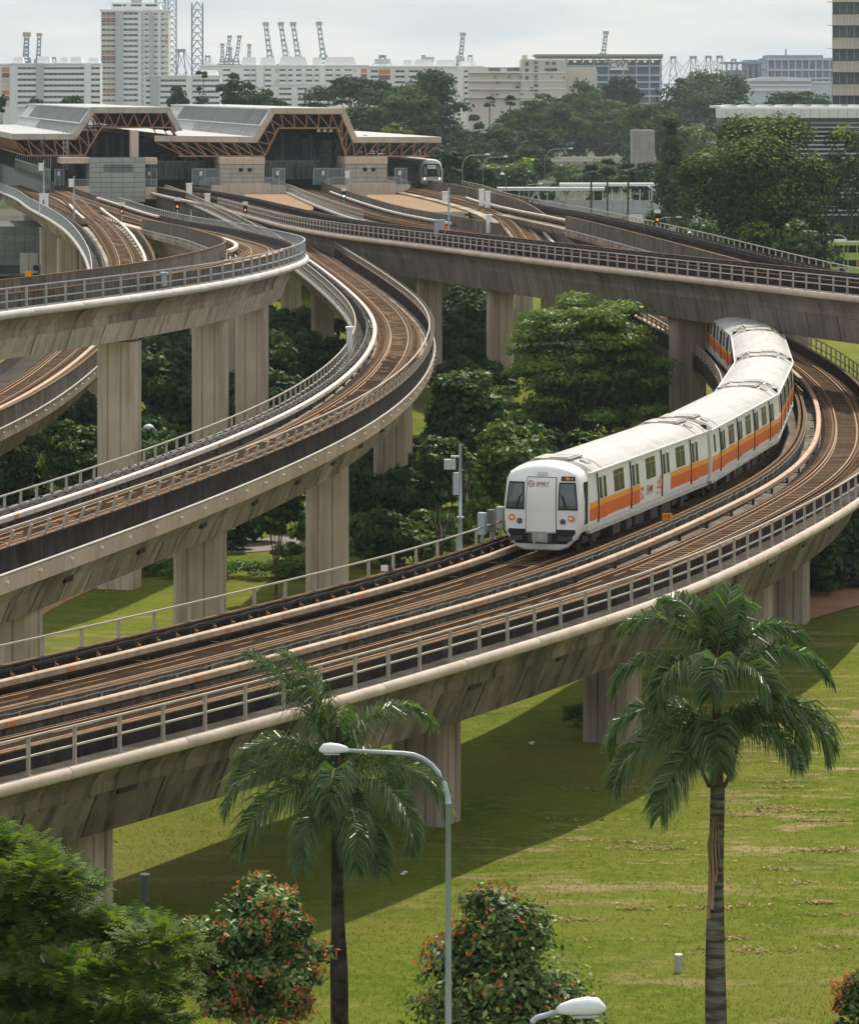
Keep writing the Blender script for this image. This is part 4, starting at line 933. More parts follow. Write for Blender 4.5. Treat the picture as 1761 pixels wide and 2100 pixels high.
stbox('added_end_wall', SX(30), 24, LEN-6, LEN-5, 6, 17.2, 'interior_dark'); stbox('concourse_floor', SX(108), SX(890), 6, LEN, 6.0, 8.2, 'panel_grey')  # dark end wall added to stop daylight showing through the halls
for vx in (205, 232, 262, 420, 470, 520, 600, 660, 740, 775): 
    for y in (14, 30, 48, 70): stbox('column', SX(vx), SX(vx)+.55, y, y+.55, 11.7, 17.8, 'panel_grey')
for vx in (300, 438, 552, 690, 795):                                        # platform screen doors receding along each edge
    for j in range(26):
        y = 4+j*2.2; stbox('screen_door', SX(vx), SX(vx)+.08, y, y+2.0, 11.75, 13.3, 'screen_door')
# left flank: eaves fascia, brown soffit and the row of platform screen doors, all seen running back to the left
def flank():
    x0, z0 = g1[0]; xl, zl = SX(56), SZ(317)
    for j in range(60):
        y = -.1+j*2.1; MB().b2((x0-.12, y+.02, z0-.75), (x0+.12, y+2.08, z0+.03)).build('fascia_panel', 'fascia_grey', ST)
    V = [(x0, .1, z0-.76), (x0, LEN-10, z0-.76), (xl, LEN-10, zl), (xl, .1, zl)]; V += [(x+.06, y, z+.02) for x, y, z in V]
    link('soffit', mesh('soffit', V, [(0, 1, 2, 3), (7, 6, 5, 4), (0, 4, 5, 1), (3, 2, 6, 7)], 'shaded_brown'), ST)
    mb = MB()
    for j in range(46): y = .2+j*2.6; mb.bar((x0-.03, y, z0-.78), (xl-.03, y, zl), .09); mb.bar((x0-.03, y+1.3, z0-.78), (xl-.03, y, zl), .06); mb.bar((x0-.03, y+1.3, z0-.78), (xl-.03, y+2.6, zl), .06)
    mb.bar((xl, 0, zl), (xl, LEN-10, zl), .15); mb.build('soffit_lattice', 'truss_brown', ST)
    x = SX(106)
    for j in range(48):
        y = 1.0+j*1.9; b = MB().b2((x-.06, y, 11.75), (x+.04, y+1.84, 13.45)).build('screen_door', 'screen_door', ST)
        MB().b2((x-.10, y+.5, 11.95), (x-.065, y+1.7, 13.25)).build('pane', 'teal_glass', b); MB().b2((x-.14, y, 11.3), (x-.061, y+.42, 12.3)).build('door_post', 'panel_grey', b)
        if j % 3 == 0: MB().b2((x-.02, y, 13.46), (x+.08, y+.12, 15.4)).build('post', 'steel_grey', ST)
    MB().b2((x-.10, .5, 10.4), (x+.5, 92, 11.74)).build('platform_edge', 'panel_grey', ST); MB().b2((x+3.2, 1, 11.76), (x+3.3, 92, 15.6)).build('back_screen', 'interior_dark', ST)
flank()
# end-of-platform gates with small notices and raking handrails
def gate(vx0, vx1, y=-1.2):
    x0, x1 = SX(vx0), SX(vx1); z0, z1 = SZ(378), SZ(344); b = MB()
    for x in (x0, (x0+x1)/2, x1-.1): b.b2((x, y, z0), (x+.1, y+.1, z1))
    b.b2((x0, y, z1-.1), (x1, y+.1, z1)); g = b.build('gate', 'steel_grey', ST); MB().b2((x0+.12, y+.02, z0), (x1-.12, y+.06, z1-.12)).build('pane', 'teal_glass', g)
    MB().b2((x0+(x1-x0)*.3, y-.05, z1-.95), (x0+(x1-x0)*.3+.35, y-.01, z1-.35)).build('notice', 'white_paint', g)
for a, b in ((294, 320), (391, 444), (556, 582), (640, 700), (808, 834), (112, 132)): gate(a, b)
def fence_run(x0, x1, y, z0, z1, h, n):
    b = MB(); b.bar((x0, y, z0+h), (x1, y, z1+h), .07); r = b.build('handrail', 'steel_grey', ST)
    for i in range(n+1): f = i/n; x = x0+(x1-x0)*f; z = z0+(z1-z0)*f; MB().b2((x-.025, y-.03, z), (x+.025, y+.03, z+h)).build('baluster', 'steel_grey', r)
for a, b, c, d in ((538, 552, 378, 378), (552, 580, 378, 390), (790, 808, 378, 378), (808, 836, 378, 388), (405, 428, 385, 378), (428, 445, 378, 378), (660, 678, 385, 378), (678, 702, 378, 378), (150, 177, 380, 380), (291, 314, 380, 380)):
    fence_run(SX(a), SX(b), -3.2 if a > 330 else -5.8, SZ(c), SZ(d), 1.05, 7)
b = MB()                                                                    # caged ladder to the roof
for s in (-.25, .25): b.bar((SX(134)+s, -1.0, SZ(346)), (SX(134)+s, -1.0, SZ(256)), .07)
for z in np.arange(SZ(344), SZ(258), .45): b.bar((SX(134)-.25, -1.0, z), (SX(134)+.25, -1.0, z), .05)
for z in np.arange(SZ(300), SZ(254), .55): b.tube([(SX(134)+.45*math.cos(q), -1.1-.45*math.sin(q), z) for q in np.linspace(0, math.pi, 7)], .03, 4)
b.build('ladder', 'galvanised', ST)
for vx in (655, 668, 680, 697): MB().lathe([(.32, 0), (.22, .28), (.08, .4)], 10, (SX(vx), .8, SZ(270))).build('pendant_lamp', 'canopy_white', ST)
# lower concourse roofs between the lines
def lower_roof(x0, x1, y0, y1, z, label):
    t = empty('concourse_roof', label=label, cat='roof'); MB().prism([(x0, y0), (x1-1, y0), (x1, y0+2), (x1-1.5, y1), (x0-3, y1)], z-.35, z).build('roof', 'lower_roof', t)
    L = x1-1-x0; n = 6
    for i in range(n): MB().b2((x0+L*i/n+.03, y0-.30, z-1.15), (x0+L*(i+1)/n-.03, y0-.003, z+.18)).build('edge_panel', 'fascia_grey', t)
    for i in range(3): MB().bar((x1-.85+.1*i, y0-.15+.9*i, z-.4), (x1-.5+.7*i, y0+.1+.9*i, z-3.5), .9, .12).build('raking_panel', 'fascia_grey', t)
    MB().b2((x0+.5, y0+1.5, z-4.2), (x1-2, y1-2, z-.5)).build('glazing', 'teal_glass', t)
    return t
lower_roof(-21.5, -13.5, 478, 552, 10.2, 'tan flat concourse roof between the middle lines below the first tan room')
lower_roof(-5.5, 5.0, 470, 553, 10.1, 'tan flat concourse roof with raking grey end below the second tan room')
# glass and panel building below the left line
LB = empty('station_entrance_block', (-56, 500, 0), 0, 'dark glass and grey panel block beneath the left approach viaduct', 'building')
MB().b2((-8, 0, -.3), (9.5, 22, 7.6)).build('wall', 'interior_dark', LB)
for r in range(5):
    for c in range(5): MB().b2((3.6+c*1.2+.02, -.12, 2.9+r*.94+.02), (3.6+(c+1)*1.2-.02, 0, 2.9+(r+1)*.94-.02)).build('panel', 'panel_grey' if r < 2 else 'tile_grey' if False else 'panel_grey', LB)
for c in range(2): MB().b2((6.6+c*1.1+.03, -.2, 1.9), (6.6+(c+1)*1.1-.03, -.13, 4.4)).build('panel', 'fascia_grey', LB)
for r in range(5):
    for c in range(7): MB().b2((-6+c*1.35+.04, -.10, 2.2+r*1.05+.04), (-6+(c+1)*1.35-.04, 0, 2.2+(r+1)*1.05-.04)).build('pane', 'teal_glass', LB)
MB().b2((-8, -.6, 1.6), (9.6, 0, 1.9)).build('ledge', 'panel_grey', LB)

# glazed partitions standing back from the hall mouths
for a, b_ in ((318, 440), (548, 690)):
    n = int((b_-a)/12)
    for k in range(n):
        x0, x1 = SX(a+k*12), SX(a+k*12+11); q = stbox('partition', x0, x1, 12, 12.1, 11.75, 14.2, 'teal_glass')
        MB().b2((x0, 11.9, 14.2), (x1, 12.2, 14.35)).b2((x0, 11.9, 11.75), (x0+.1, 12.2, 14.2)).build('frame', 'steel_grey', q)
# ------------------------------------------------------------------ ground
def ground():
    xs = np.unique(np.r_[np.linspace(-1900, -120, 9), np.linspace(-120, 120, 61), np.linspace(120, 1900, 9)])
    ys = np.unique(np.r_[np.linspace(-80, 60, 5), np.linspace(60, 420, 121), np.linspace(420, 1700, 25), np.linspace(1700, 7400, 10)])
    V = [(x, y, GZ(x, y)+(.10*math.sin(x*.21+y*.13)*math.sin(y*.17) if abs(x) < 110 and 60 < y < 415 else 0)) for y in ys for x in xs]; W = len(xs)
    F = [(j*W+i, j*W+i+1, (j+1)*W+i+1, (j+1)*W+i) for j in range(len(ys)-1) for i in range(W-1)]
    m, nt, n, l, b = nodes('lawn'); b.inputs['Roughness'].default_value = .95; b.inputs['Specular IOR Level'].default_value = .02
    g = mixc(n, l, ramp(n, l, noise(n, l, .22, detail=5), .33, .68), (.080, .128, .015), (.158, .190, .026))
    g = mixc(n, l, ramp(n, l, noise(n, l, 2.2, detail=6, rough=.7), .42, .66), g, (.185, .205, .033))
    g = mixc(n, l, ramp(n, l, noise(n, l, .05, detail=3), .50, .70), g, (.18, .18, .04))
    # dry mown clippings in rows running across the slope
    d = ramp(n, l, noise(n, l, .6, (.42, 1.0, 1), 7, .72), .53, .63); z = ramp(n, l, noise(n, l, .035, detail=2), .40, .56)
    mm = n.new('ShaderNodeMath'); mm.operation = 'MULTIPLY'; l.new(d, mm.inputs[0]); l.new(z, mm.inputs[1])
    t0 = n.new('ShaderNodeTexCoord'); s0 = n.new('ShaderNodeSeparateXYZ'); l.new(t0.outputs['Object'], s0.inputs[0]); m0 = n.new('ShaderNodeMapRange'); m0.inputs[1].default_value = 0; m0.inputs[2].default_value = 9; m0.inputs[3].default_value = .35; l.new(s0.outputs['X'], m0.inputs[0])
    m1 = n.new('ShaderNodeMath'); m1.operation = 'MULTIPLY'; l.new(mm.outputs[0], m1.inputs[0]); l.new(m0.outputs[0], m1.inputs[1]); mm = m1
    g = mixc(n, l, mm.outputs[0], g, (.42, .285, .18)); tc = n.new('ShaderNodeTexCoord'); sx = n.new('ShaderNodeSeparateXYZ'); l.new(tc.outputs['Object'], sx.inputs[0]); mr = n.new('ShaderNodeMapRange'); mr.inputs[1].default_value = 480; mr.inputs[2].default_value = 640; l.new(sx.outputs['Y'], mr.inputs[0])
    town = mixc(n, l, ramp(n, l, noise(n, l, .03, detail=4), .4, .6), (.045, .065, .022), (.11, .105, .09))
    g = mixc(n, l, mr.outputs[0], g, town)                 # beyond the station the land is built up
    l.new(g, b.inputs['Base Color'])
    bump(n, l, b, noise(n, l, 9, detail=6, rough=.75), .9, .12)
    tag(link('ground', mesh('ground', V, F, 'lawn', smooth=True)), kind='structure')
ground()
def strip(name, pts, w, mat, dz=.012):
    p = Path([(x, y, 0) for x, y in pts]); V = []; ss = np.arange(0, p.L, 1.5)
    for t in ss:
        for u in (-w/2, w/2):
            q = p.at(t, u); V.append((q[0], q[1], GZ(q[0], q[1])+dz+.1*math.sin(q[0]*.21+q[1]*.13)*math.sin(q[1]*.17)*(1 if abs(q[0]) < 110 and 60 < q[1] < 415 else 0)))
    F = [(i*2, i*2+2, i*2+3, i*2+1) for i in range(len(ss)-1)]; F = [f[::-1] for f in F]
    return tag(link(name, mesh(name, V, F, mat)), kind='structure')
def gp(vx, vy, z=-1.2): Y = (CAMZ-z)*FV/(vy-HV); return ((vx-CV)*Y/FV, Y)
strip('footpath', [gp(20, 1300), gp(90, 1240), gp(150, 1212), gp(185, 1203), gp(210, 1199)], .9, 'laterite', .03)
strip('pavement', [gp(-60, 1150), gp(200, 1142), gp(560, 1128), gp(640, 1110), gp(720, 1080)], 4.5, 'paving', .02)
strip('dirt_track', [gp(1560, 1262), gp(1620, 1238), gp(1700, 1225), gp(1790, 1210), gp(1900, 1195)], 5.0, 'laterite', .05)
strip('road', [(12, 545), (45, 541), (95, 536), (160, 520)], 14, 'asphalt', .02)
strip('road', [(-60, 1462), (40, 1466), (140, 1460), (260, 1440)], 12, 'paving', .02); strip('road', [(-60, 1530), (40, 1534), (140, 1530)], 8, 'paving', .02)

# ------------------------------------------------------------------ trees
def unit(v): return v/np.maximum(np.linalg.norm(v, axis=-1, keepdims=True), 1e-6)
def leafquads(C, Nn, L, W, r, droop=0.0, jit=.35):
    """one diamond-ended quad per leaf; C centres, Nn preferred normals"""
    n = len(C); nn = unit(Nn+r.normal(0, jit, (n, 3))); a = unit(np.cross(nn, unit(r.normal(0, 1, (n, 3))))); a[:, 2] -= droop; a = unit(a); b = unit(np.cross(nn, a))
    l = (L*r.uniform(.65, 1.25, n))[:, None]; w = (W*r.uniform(.7, 1.2, n))[:, None]
    return np.stack([C-a*l*.5, C+b*w*.5-a*l*.05, C+a*l*.5, C-b*w*.5-a*l*.05], 1)
def clump_leaves(cl, per, L, W, r, shell=.5, droop=.0, jit=.45, up=.35):
    Q = []; T = []
    for (cx, cy, cz, rx, ry, rz) in cl:
        n = max(6, int(per*r.uniform(.7, 1.3))); d = unit(r.normal(0, 1, (n, 3))); d[:, 2] = np.where(d[:, 2] < -.35, -d[:, 2]*.6, d[:, 2]); rad = r.uniform(shell, 1.08, n)[:, None]
        C = np.array([cx, cy, cz])+d*rad*np.array([rx, ry, rz]); Q.append(leafquads(C, d+np.array([0, 0, up]), L, W, r, droop, jit))
        T.append(np.clip(r.normal(.45+r.normal(0, .14), .20, n)+.22*d[:, 2]*(rad[:, 0] > .8)-.06, 0, .95))  # outer upward leaves tinted lighter, light painted on clump tops
    return np.concatenate(Q), np.concatenate(T)
def clumps(kind, H, Wd, z0, r, n):
    """clump centres for a crown from z0 to H, width Wd"""
    out = []; hz = (H-z0)/2; R0 = Wd/2
    for i in range(n):
        d = unit(r.normal(0, 1, 3)); f = r.uniform(.55, .86)
        if kind == 'round': c = (d[0]*R0*f, d[1]*R0*f, z0+hz+d[2]*hz*f); s = R0*r.uniform(.26, .42); out.append((*c, s, s, s*.75))
        elif kind == 'umbrella':
            q = math.sqrt(r.uniform(.02, 1))*R0*.92; t = r.uniform(0, 2*math.pi); zz = z0+(H-z0)*(1-.75*(q/R0)**2)-r.uniform(0, .28)*(H-z0); s = R0*r.uniform(.20, .34); out.append((q*math.cos(t), q*math.sin(t), zz, s, s, s*.36))
        elif kind == 'cone':
            u = r.uniform(0, 1); q = R0*(1-u*.88)*r.uniform(.35, .9); t = r.uniform(0, 2*math.pi); s = R0*(.42-.24*u)*r.uniform(.8, 1.2); out.append((q*math.cos(t), q*math.sin(t), z0+(H-z0)*u*.95, s, s, s*.9))
        elif kind == 'layer':
            k = r.integers(0, 6)/5; q = R0*math.sqrt(r.uniform(.03, 1))*(1-.45*k)*.9; t = r.uniform(0, 2*math.pi); s = R0*r.uniform(.16, .26); out.append((q*math.cos(t), q*math.sin(t), z0+(H-z0)*(.12+.82*k)+r.normal(0, .05)*(H-z0), s, s, s*.34))
    return out
def trunk_mesh(H, z0, Wd, cl, r, rad, fork=.35, lean=0.0, nl=9):
    mb = MB(); zf = z0*fork+H*.08; b = [(0, 0, -.4), (lean*.3, 0, zf*.5), (lean, 0, zf)]
    mb.tube(b, [rad*1.35, rad, rad*.85], 8); sel = sorted(cl, key=lambda c: r.random())[:nl]
    for c in sel:
        m = (c[0]*.45+lean*.5+r.normal(0, .15)*Wd*.1, c[1]*.45+r.normal(0, .15)*Wd*.1, zf+(c[2]-zf)*r.uniform(.45, .62))
        mb.tube([(lean, 0, zf-.2), m, (c[0]*.95, c[1]*.95, c[2])], [rad*.55, rad*.32, rad*.10], 5)
    return mesh('trunk', mb.v, mb.f, 'bark', smooth=True)
TREES = {}
def tree(name, label, loc, H, Wd, z0, kind='round', n=26, per=120, L=.5, W=.3, mat='leaf_mid', rad=.3, seed=1, shell=.5, droop=0.0, group=None, cat='tree', depth=1.0, lean=0.0, nl=9, fork=.35, tint=0.0, jit=.45):
    r = np.random.default_rng(seed); cl = clumps(kind, H, Wd, z0, r, n)
    t = empty(name, loc, 0, label, cat, group)
    if kind in ('round', 'umbrella'):                      # leaves deep inside the crown close it up
        hz = (H-z0)/2; cl2 = cl+[(0, 0, z0+hz*(1.0 if kind == 'round' else 1.05), Wd*.40, Wd*.40, hz*(.80 if kind == 'round' else .5))]*max(2, n//5)
    else: cl2 = cl+[(0, 0, z0+(H-z0)*.4, Wd*.30, Wd*.30, (H-z0)*.36)]*max(2, n//6)
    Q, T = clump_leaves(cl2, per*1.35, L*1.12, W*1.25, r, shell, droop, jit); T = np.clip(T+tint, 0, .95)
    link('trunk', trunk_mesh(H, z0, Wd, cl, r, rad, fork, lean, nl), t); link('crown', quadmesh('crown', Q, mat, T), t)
    if depth != 1.0: t.scale = (1, depth, 1)
    return t
def tv(label, vx, vtop, Y, wV, hcrown, **k):
    """tree by its column, top row, distance, width in the survey scale"""
    s = FV/Y; zb = GZ(0, Y); H = zat(vtop, Y)-zb; return tree(k.pop('name', 'tree'), label, at(vx, Y, zb), H, wV/s, max(.3, H-hcrown), **k)

# big trees on the right
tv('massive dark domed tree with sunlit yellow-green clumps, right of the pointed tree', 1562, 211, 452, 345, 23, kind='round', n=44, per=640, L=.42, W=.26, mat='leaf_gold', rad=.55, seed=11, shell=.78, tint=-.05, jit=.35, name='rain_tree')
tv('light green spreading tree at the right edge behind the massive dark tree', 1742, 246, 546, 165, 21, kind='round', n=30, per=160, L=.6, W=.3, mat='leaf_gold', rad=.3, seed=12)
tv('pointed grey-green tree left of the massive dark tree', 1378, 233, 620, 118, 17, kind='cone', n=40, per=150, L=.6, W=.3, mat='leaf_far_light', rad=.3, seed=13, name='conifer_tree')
tv('slender dark drooping pine in front of the pointed tree', 1382, 330, 500, 58, 9, kind='cone', n=18, per=110, L=.55, W=.2, mat='leaf_vine', rad=.16, seed=14, droop=.6, name='pine_tree')
tv('slim dark tree beside the covered stairway', 1408, 325, 520, 40, 9, kind='cone', n=12, per=90, L=.5, W=.2, mat='leaf_vine', rad=.14, seed=15, name='pine_tree')
tv('low dark bushy tree under the massive tree by the green bus', 1632, 442, 440, 92, 6, kind='round', n=16, per=140, L=.5, W=.3, mat='leaf_deep', rad=.15, seed=16)
tv('dark round tree in front of the massive tree at its left foot', 1450, 440, 440, 90, 7, kind='round', n=16, per=140, L=.5, W=.3, mat='leaf_deep', rad=.15, seed=17)
tv('dark shade tree filling the foot of the massive tree', 1560, 455, 448, 150, 7, kind='round', n=18, per=150, L=.5, W=.3, mat='leaf_deep', rad=.2, seed=18)
# tall trees behind the station
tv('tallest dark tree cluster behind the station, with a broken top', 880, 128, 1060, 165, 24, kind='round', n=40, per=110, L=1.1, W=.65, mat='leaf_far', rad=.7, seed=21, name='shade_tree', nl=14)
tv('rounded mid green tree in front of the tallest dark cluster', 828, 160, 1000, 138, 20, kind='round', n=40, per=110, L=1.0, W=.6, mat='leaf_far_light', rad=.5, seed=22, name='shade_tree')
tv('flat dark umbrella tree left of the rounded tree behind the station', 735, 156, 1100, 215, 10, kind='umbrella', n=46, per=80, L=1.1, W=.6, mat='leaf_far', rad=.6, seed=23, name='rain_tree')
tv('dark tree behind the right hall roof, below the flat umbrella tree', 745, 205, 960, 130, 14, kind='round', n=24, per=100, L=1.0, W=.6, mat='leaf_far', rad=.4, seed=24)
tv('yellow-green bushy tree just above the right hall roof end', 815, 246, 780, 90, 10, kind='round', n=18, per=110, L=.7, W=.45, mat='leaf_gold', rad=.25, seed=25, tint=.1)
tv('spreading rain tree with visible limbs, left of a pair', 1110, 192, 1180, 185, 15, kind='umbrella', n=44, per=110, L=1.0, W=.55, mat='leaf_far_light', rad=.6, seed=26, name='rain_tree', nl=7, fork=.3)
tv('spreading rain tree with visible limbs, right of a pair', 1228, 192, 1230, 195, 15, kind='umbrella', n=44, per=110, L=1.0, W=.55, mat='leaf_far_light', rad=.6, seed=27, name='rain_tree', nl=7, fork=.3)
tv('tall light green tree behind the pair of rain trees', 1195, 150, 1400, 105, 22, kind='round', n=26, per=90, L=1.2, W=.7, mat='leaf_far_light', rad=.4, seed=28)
tv('tall narrow dark tree in front of the blue warehouse', 1288, 138, 1380, 60, 24, kind='round', n=24, per=130, L=1.2, W=.6, mat='leaf_far', rad=.35, seed=29)
tv('second narrow dark tree in front of the blue warehouse', 1258, 140, 1390, 55, 24, kind='round', n=20, per=130, L=1.2, W=.6, mat='leaf_far', rad=.35, seed=30)
tv('bright bushy crown rising above the broad umbrella canopy', 1465, 150, 1420, 165, 13, kind='round', n=34, per=90, L=1.2, W=.7, mat='leaf_far_light', rad=.4, seed=31)
tv('dark clump at the left end of the bright bushy crown', 1405, 156, 1410, 60, 12, kind='round', n=14, per=80, L=1.2, W=.7, mat='leaf_far', rad=.4, seed=32)
tv('broad dark umbrella canopy right of the rain tree pair', 1432, 182, 1280, 340, 18, kind='umbrella', n=70, per=130, L=1.1, W=.6, mat='leaf_far', rad=.7, seed=33, name='rain_tree')
tv('low umbrella tree left of the office tower foot', 1640, 184, 1300, 200, 11, kind='umbrella', n=40, per=80, L=1.1, W=.6, mat='leaf_far', rad=.5, seed=34, name='rain_tree')
tv('bent umbrella tree filling the middle distance behind the pointed tree', 1330, 205, 1100, 150, 14, kind='round', n=30, per=90, L=1.0, W=.6, mat='leaf_far_light', rad=.4, seed=35)
# trees above the station roof on the left
tv('two-tiered dark conifer in front of the white flats', 414, 147, 960, 42, 16, kind='layer', n=16, per=70, L=.9, W=.5, mat='leaf_far', rad=.25, seed=41, name='conifer_tree')
tv('small round dark tree left of the two-tiered conifer', 366, 170, 940, 48, 9, kind='round', n=14, per=80, L=.9, W=.5, mat='leaf_far', rad=.25, seed=42)
tv('tall dark tree with a pointed shoulder right of the conifer', 480, 140, 980, 70, 16, kind='round', n=20, per=90, L=1.0, W=.6, mat='leaf_far', rad=.35, seed=43)
tv('broad dark tree at the right of the tall pointed one above the hall roof', 520, 160, 990, 90, 14, kind='round', n=20, per=90, L=1.0, W=.6, mat='leaf_far', rad=.35, seed=44)
tv('small bush showing over the left hall roof', 150, 193, 900, 55, 4, kind='round', n=8, per=60, L=.8, W=.5, mat='leaf_far', rad=.2, seed=45)
tv('second small bush just left of the tall white tower foot', 76, 198, 905, 42, 4, kind='round', n=7, per=60, L=.8, W=.5, mat='leaf_far', rad=.2, seed=46)
tv('dark bush low above the hall roof near the tower', 560, 198, 900, 60, 5, kind='round', n=8, per=60, L=.8, W=.5, mat='leaf_far', rad=.2, seed=48)
tv('dark tree cut by the left picture edge over the hall roof', 2, 188, 905, 24, 5, kind='round', n=6, per=60, L=.8, W=.5, mat='leaf_far', rad=.2, seed=47)
# a belt of assorted trees between the station and the car park
belt_src = [tree('tree', None, (0, 0, -200), 9, 8, 1.5, 'round', 18, 95, .62, .38, 'leaf_mid', .2, 51), tree('tree', None, (0, 0, -200), 8, 9, 1.2, 'round', 18, 95, .62, .38, 'leaf_far', .2, 52), tree('tree', None, (0, 0, -200), 10, 7, 2, 'cone', 18, 95, .62, .38, 'leaf_far_light', .2, 53)]
belt = [(905, 318, 690, 0), (940, 332, 720, 1), (985, 325, 760, 0), (1020, 310, 800, 1), (965, 296, 860, 2), (1010, 285, 900, 2), (1048, 318, 720, 0), (1060, 345, 690, 1), (1075, 300, 860, 1), (925, 305, 640, 1), (1000, 345, 700, 0), (960, 352, 690, 1), (1030, 350, 720, 1), (1245, 322, 900, 0), (1060, 225, 1330, 1), (1095, 232, 1300, 1), (1130, 228, 1340, 0), (1165, 236, 1310, 1), (1200, 230, 1350, 0), (1240, 238, 1310, 1), (1275, 230, 1340, 1), (1310, 236, 1300, 0), (1345, 226, 1200, 1), (1385, 238, 1150, 1), (1420, 248, 1100, 0), (1300, 262, 1000, 2), (1330, 330, 760, 1), (925, 275, 900, 2), (1020, 262, 980, 1), (1066, 268, 1000, 2), (935, 255, 1000, 1), (975, 236, 1080, 2), (1040, 232, 1100, 2), (1100, 262, 1060, 1), (1160, 330, 900, 0), (1225, 345, 820, 1)]
ORD = 'first second third fourth fifth sixth seventh eighth ninth tenth eleventh twelfth thirteenth fourteenth fifteenth sixteenth seventeenth eighteenth nineteenth twentieth'.split()
rank = {}
for k in range(3):
    for q, i in enumerate(sorted((i for i, b in enumerate(belt) if b[3] == k), key=lambda i: belt[i][0])): rank[i] = ORD[q]
what = ('mid green round tree', 'dark round tree', 'pale pointed tree')
used = [False]*3
for i, (vx, vt, Y, k) in enumerate(belt):
    o = belt_src[k] if not used[k] else copy_tree(belt_src[k]); used[k] = True
    H0 = (9, 8, 10)[k]; H = zat(vt, Y); sc = H/H0; o.location = at(vx, Y, 0); o.scale = (sc*1.0, sc, sc); o.rotation_euler = (0, 0, i*1.3)
    o['label'] = f'{what[k]}, {rank[i]} of its kind counted rightwards from the silver train'; o['category'] = 'tree'; o['group'] = f'{what[k]}s in the belt behind the station'
# fan palms by the footbridge
def fan_palm(loc, H, seed):
    r = np.random.default_rng(seed); t = empty('fan_palm', loc, r.uniform(0, 6)); MB().tube([(0, 0, -.3), (.1, 0, H*.5), (0, 0, H)], [.2, .15, .14], 8).build('trunk', 'bark', t, True)
    Q = []
    for i in range(30):
        a = r.uniform(0, 6.28); e = r.uniform(-.7, 1.4); d = np.array([math.cos(a)*math.cos(e), math.sin(a)*math.cos(e), math.sin(e)]); c = np.array([0, 0, H])+d*.8; side = unit(np.cross(d, [0, 0, 1.])); upv = np.cross(side, d)
        for q in np.linspace(-1.1, 1.1, 9): dd = d*math.cos(q)+side*math.sin(q); dd = dd-np.array([0, 0, .25]); w = np.cross(dd, upv)*.13; Q.append([c, c+dd*.6+w, c+dd*1.15, c+dd*.6-w])
    link('crown', quadmesh('crown', np.array(Q), 'leaf_far', r.uniform(.1, .8, len(Q))), t); return t
for vx, vt, Y, lb in ((1212, 345, 640, 'left fan palm of the three by the white footbridge'), (1245, 332, 650, 'tallest, middle fan palm of the three by the white footbridge'), (1288, 342, 640, 'right fan palm of the three by the white footbridge')):
    tag(fan_palm(at(vx, Y, 0), zat(vt+10, Y), int(vx)), lb, 'palm', 'fan palms by the footbridge')
tag(fan_palm(at(1046, 1000, 0), zat(206, 1000), 5), 'tall slim palm standing among the trees left of the rain trees', 'palm'); tag(fan_palm(at(1004, 1020, 0), zat(208, 1020), 6), 'dark tousled palm in front of the beige warehouse', 'palm')
# trees inside the loop
tv('wide feathery light green tree inside the curve, in front of the viaduct piers', 1196, 626, 272, 450, 7.8, kind='layer', n=105, per=230, L=.40, W=.15, mat='leaf_light', rad=.22, seed=61, nl=18, fork=.2, shell=.2, jit=.3, tint=-.05)
tv('glossy dark broadleaf tree left of the wide feathery tree', 950, 735, 236, 165, 6.6, kind='round', n=34, per=190, L=.34, W=.2, mat='leaf_deep', rad=.12, seed=62, droop=.25, shell=.3)
tv('broadleaf tree with yellowish tips behind the signal mast', 1045, 858, 218, 190, 5.2, kind='round', n=36, per=190, L=.34, W=.19, mat='leaf_mid', rad=.12, seed=63, droop=.25, shell=.3)
tv('thin-stemmed bushy tree left of the signal mast with drooping leaves', 905, 880, 214, 110, 4.6, kind='round', n=22, per=170, L=.34, W=.19, mat='leaf_deep', rad=.10, seed=64, droop=.25, shell=.3)
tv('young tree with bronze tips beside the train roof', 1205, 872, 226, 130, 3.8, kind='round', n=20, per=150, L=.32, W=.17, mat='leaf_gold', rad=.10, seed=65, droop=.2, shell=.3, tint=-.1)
tv('light green tree seen between the feathery tree and the tall pier', 1348, 735, 300, 90, 6, kind='round', n=20, per=130, L=.4, W=.22, mat='leaf_light', rad=.12, seed=66)
tv('green tree behind the piers under the barred girder', 985, 582, 400, 90, 9, kind='round', n=22, per=120, L=.5, W=.3, mat='leaf_mid', rad=.2, seed=67)
tv('shady tree at the right between the piers under the barred girder', 940, 640, 360, 70, 7, kind='round', n=16, per=120, L=.5, W=.3, mat='leaf_deep', rad=.2, seed=68)
tv('dark glossy tree at the left edge below the lower line', 40, 868, 232, 135, 6.0, kind='round', n=26, per=190, L=.30, W=.17, mat='leaf_deep', rad=.12, seed=71, droop=.2, shell=.3)
tv('glossy tree with bright leaf tips in front of the left tall pier', 152, 855, 228, 140, 5.8, kind='round', n=30, per=190, L=.30, W=.17, mat='leaf_mid', rad=.12, seed=72, droop=.2, shell=.3, tint=-.1)
tv('dark leafy tree right of the left tall pier', 345, 880, 250, 130, 5.0, kind='round', n=26, per=180, L=.32, W=.18, mat='leaf_mid', rad=.12, seed=73, droop=.2, shell=.3, tint=-.15)
tv('thin dark young tree beside the hedge under the middle viaduct', 566, 985, 205, 110, 3.2, kind='round', n=18, per=130, L=.32, W=.18, mat='leaf_deep', rad=.07, seed=74, shell=.3)
tv('dark tree at the right edge beyond the near viaduct', 1745, 1040, 214, 120, 5.2, kind='round', n=26, per=170, L=.34, W=.2, mat='leaf_deep', rad=.14, seed=75)
tv('bushy dark tree beside the white van', 1698, 1118, 206, 70, 3.0, kind='round', n=14, per=150, L=.32, W=.19, mat='leaf_deep', rad=.1, seed=76)
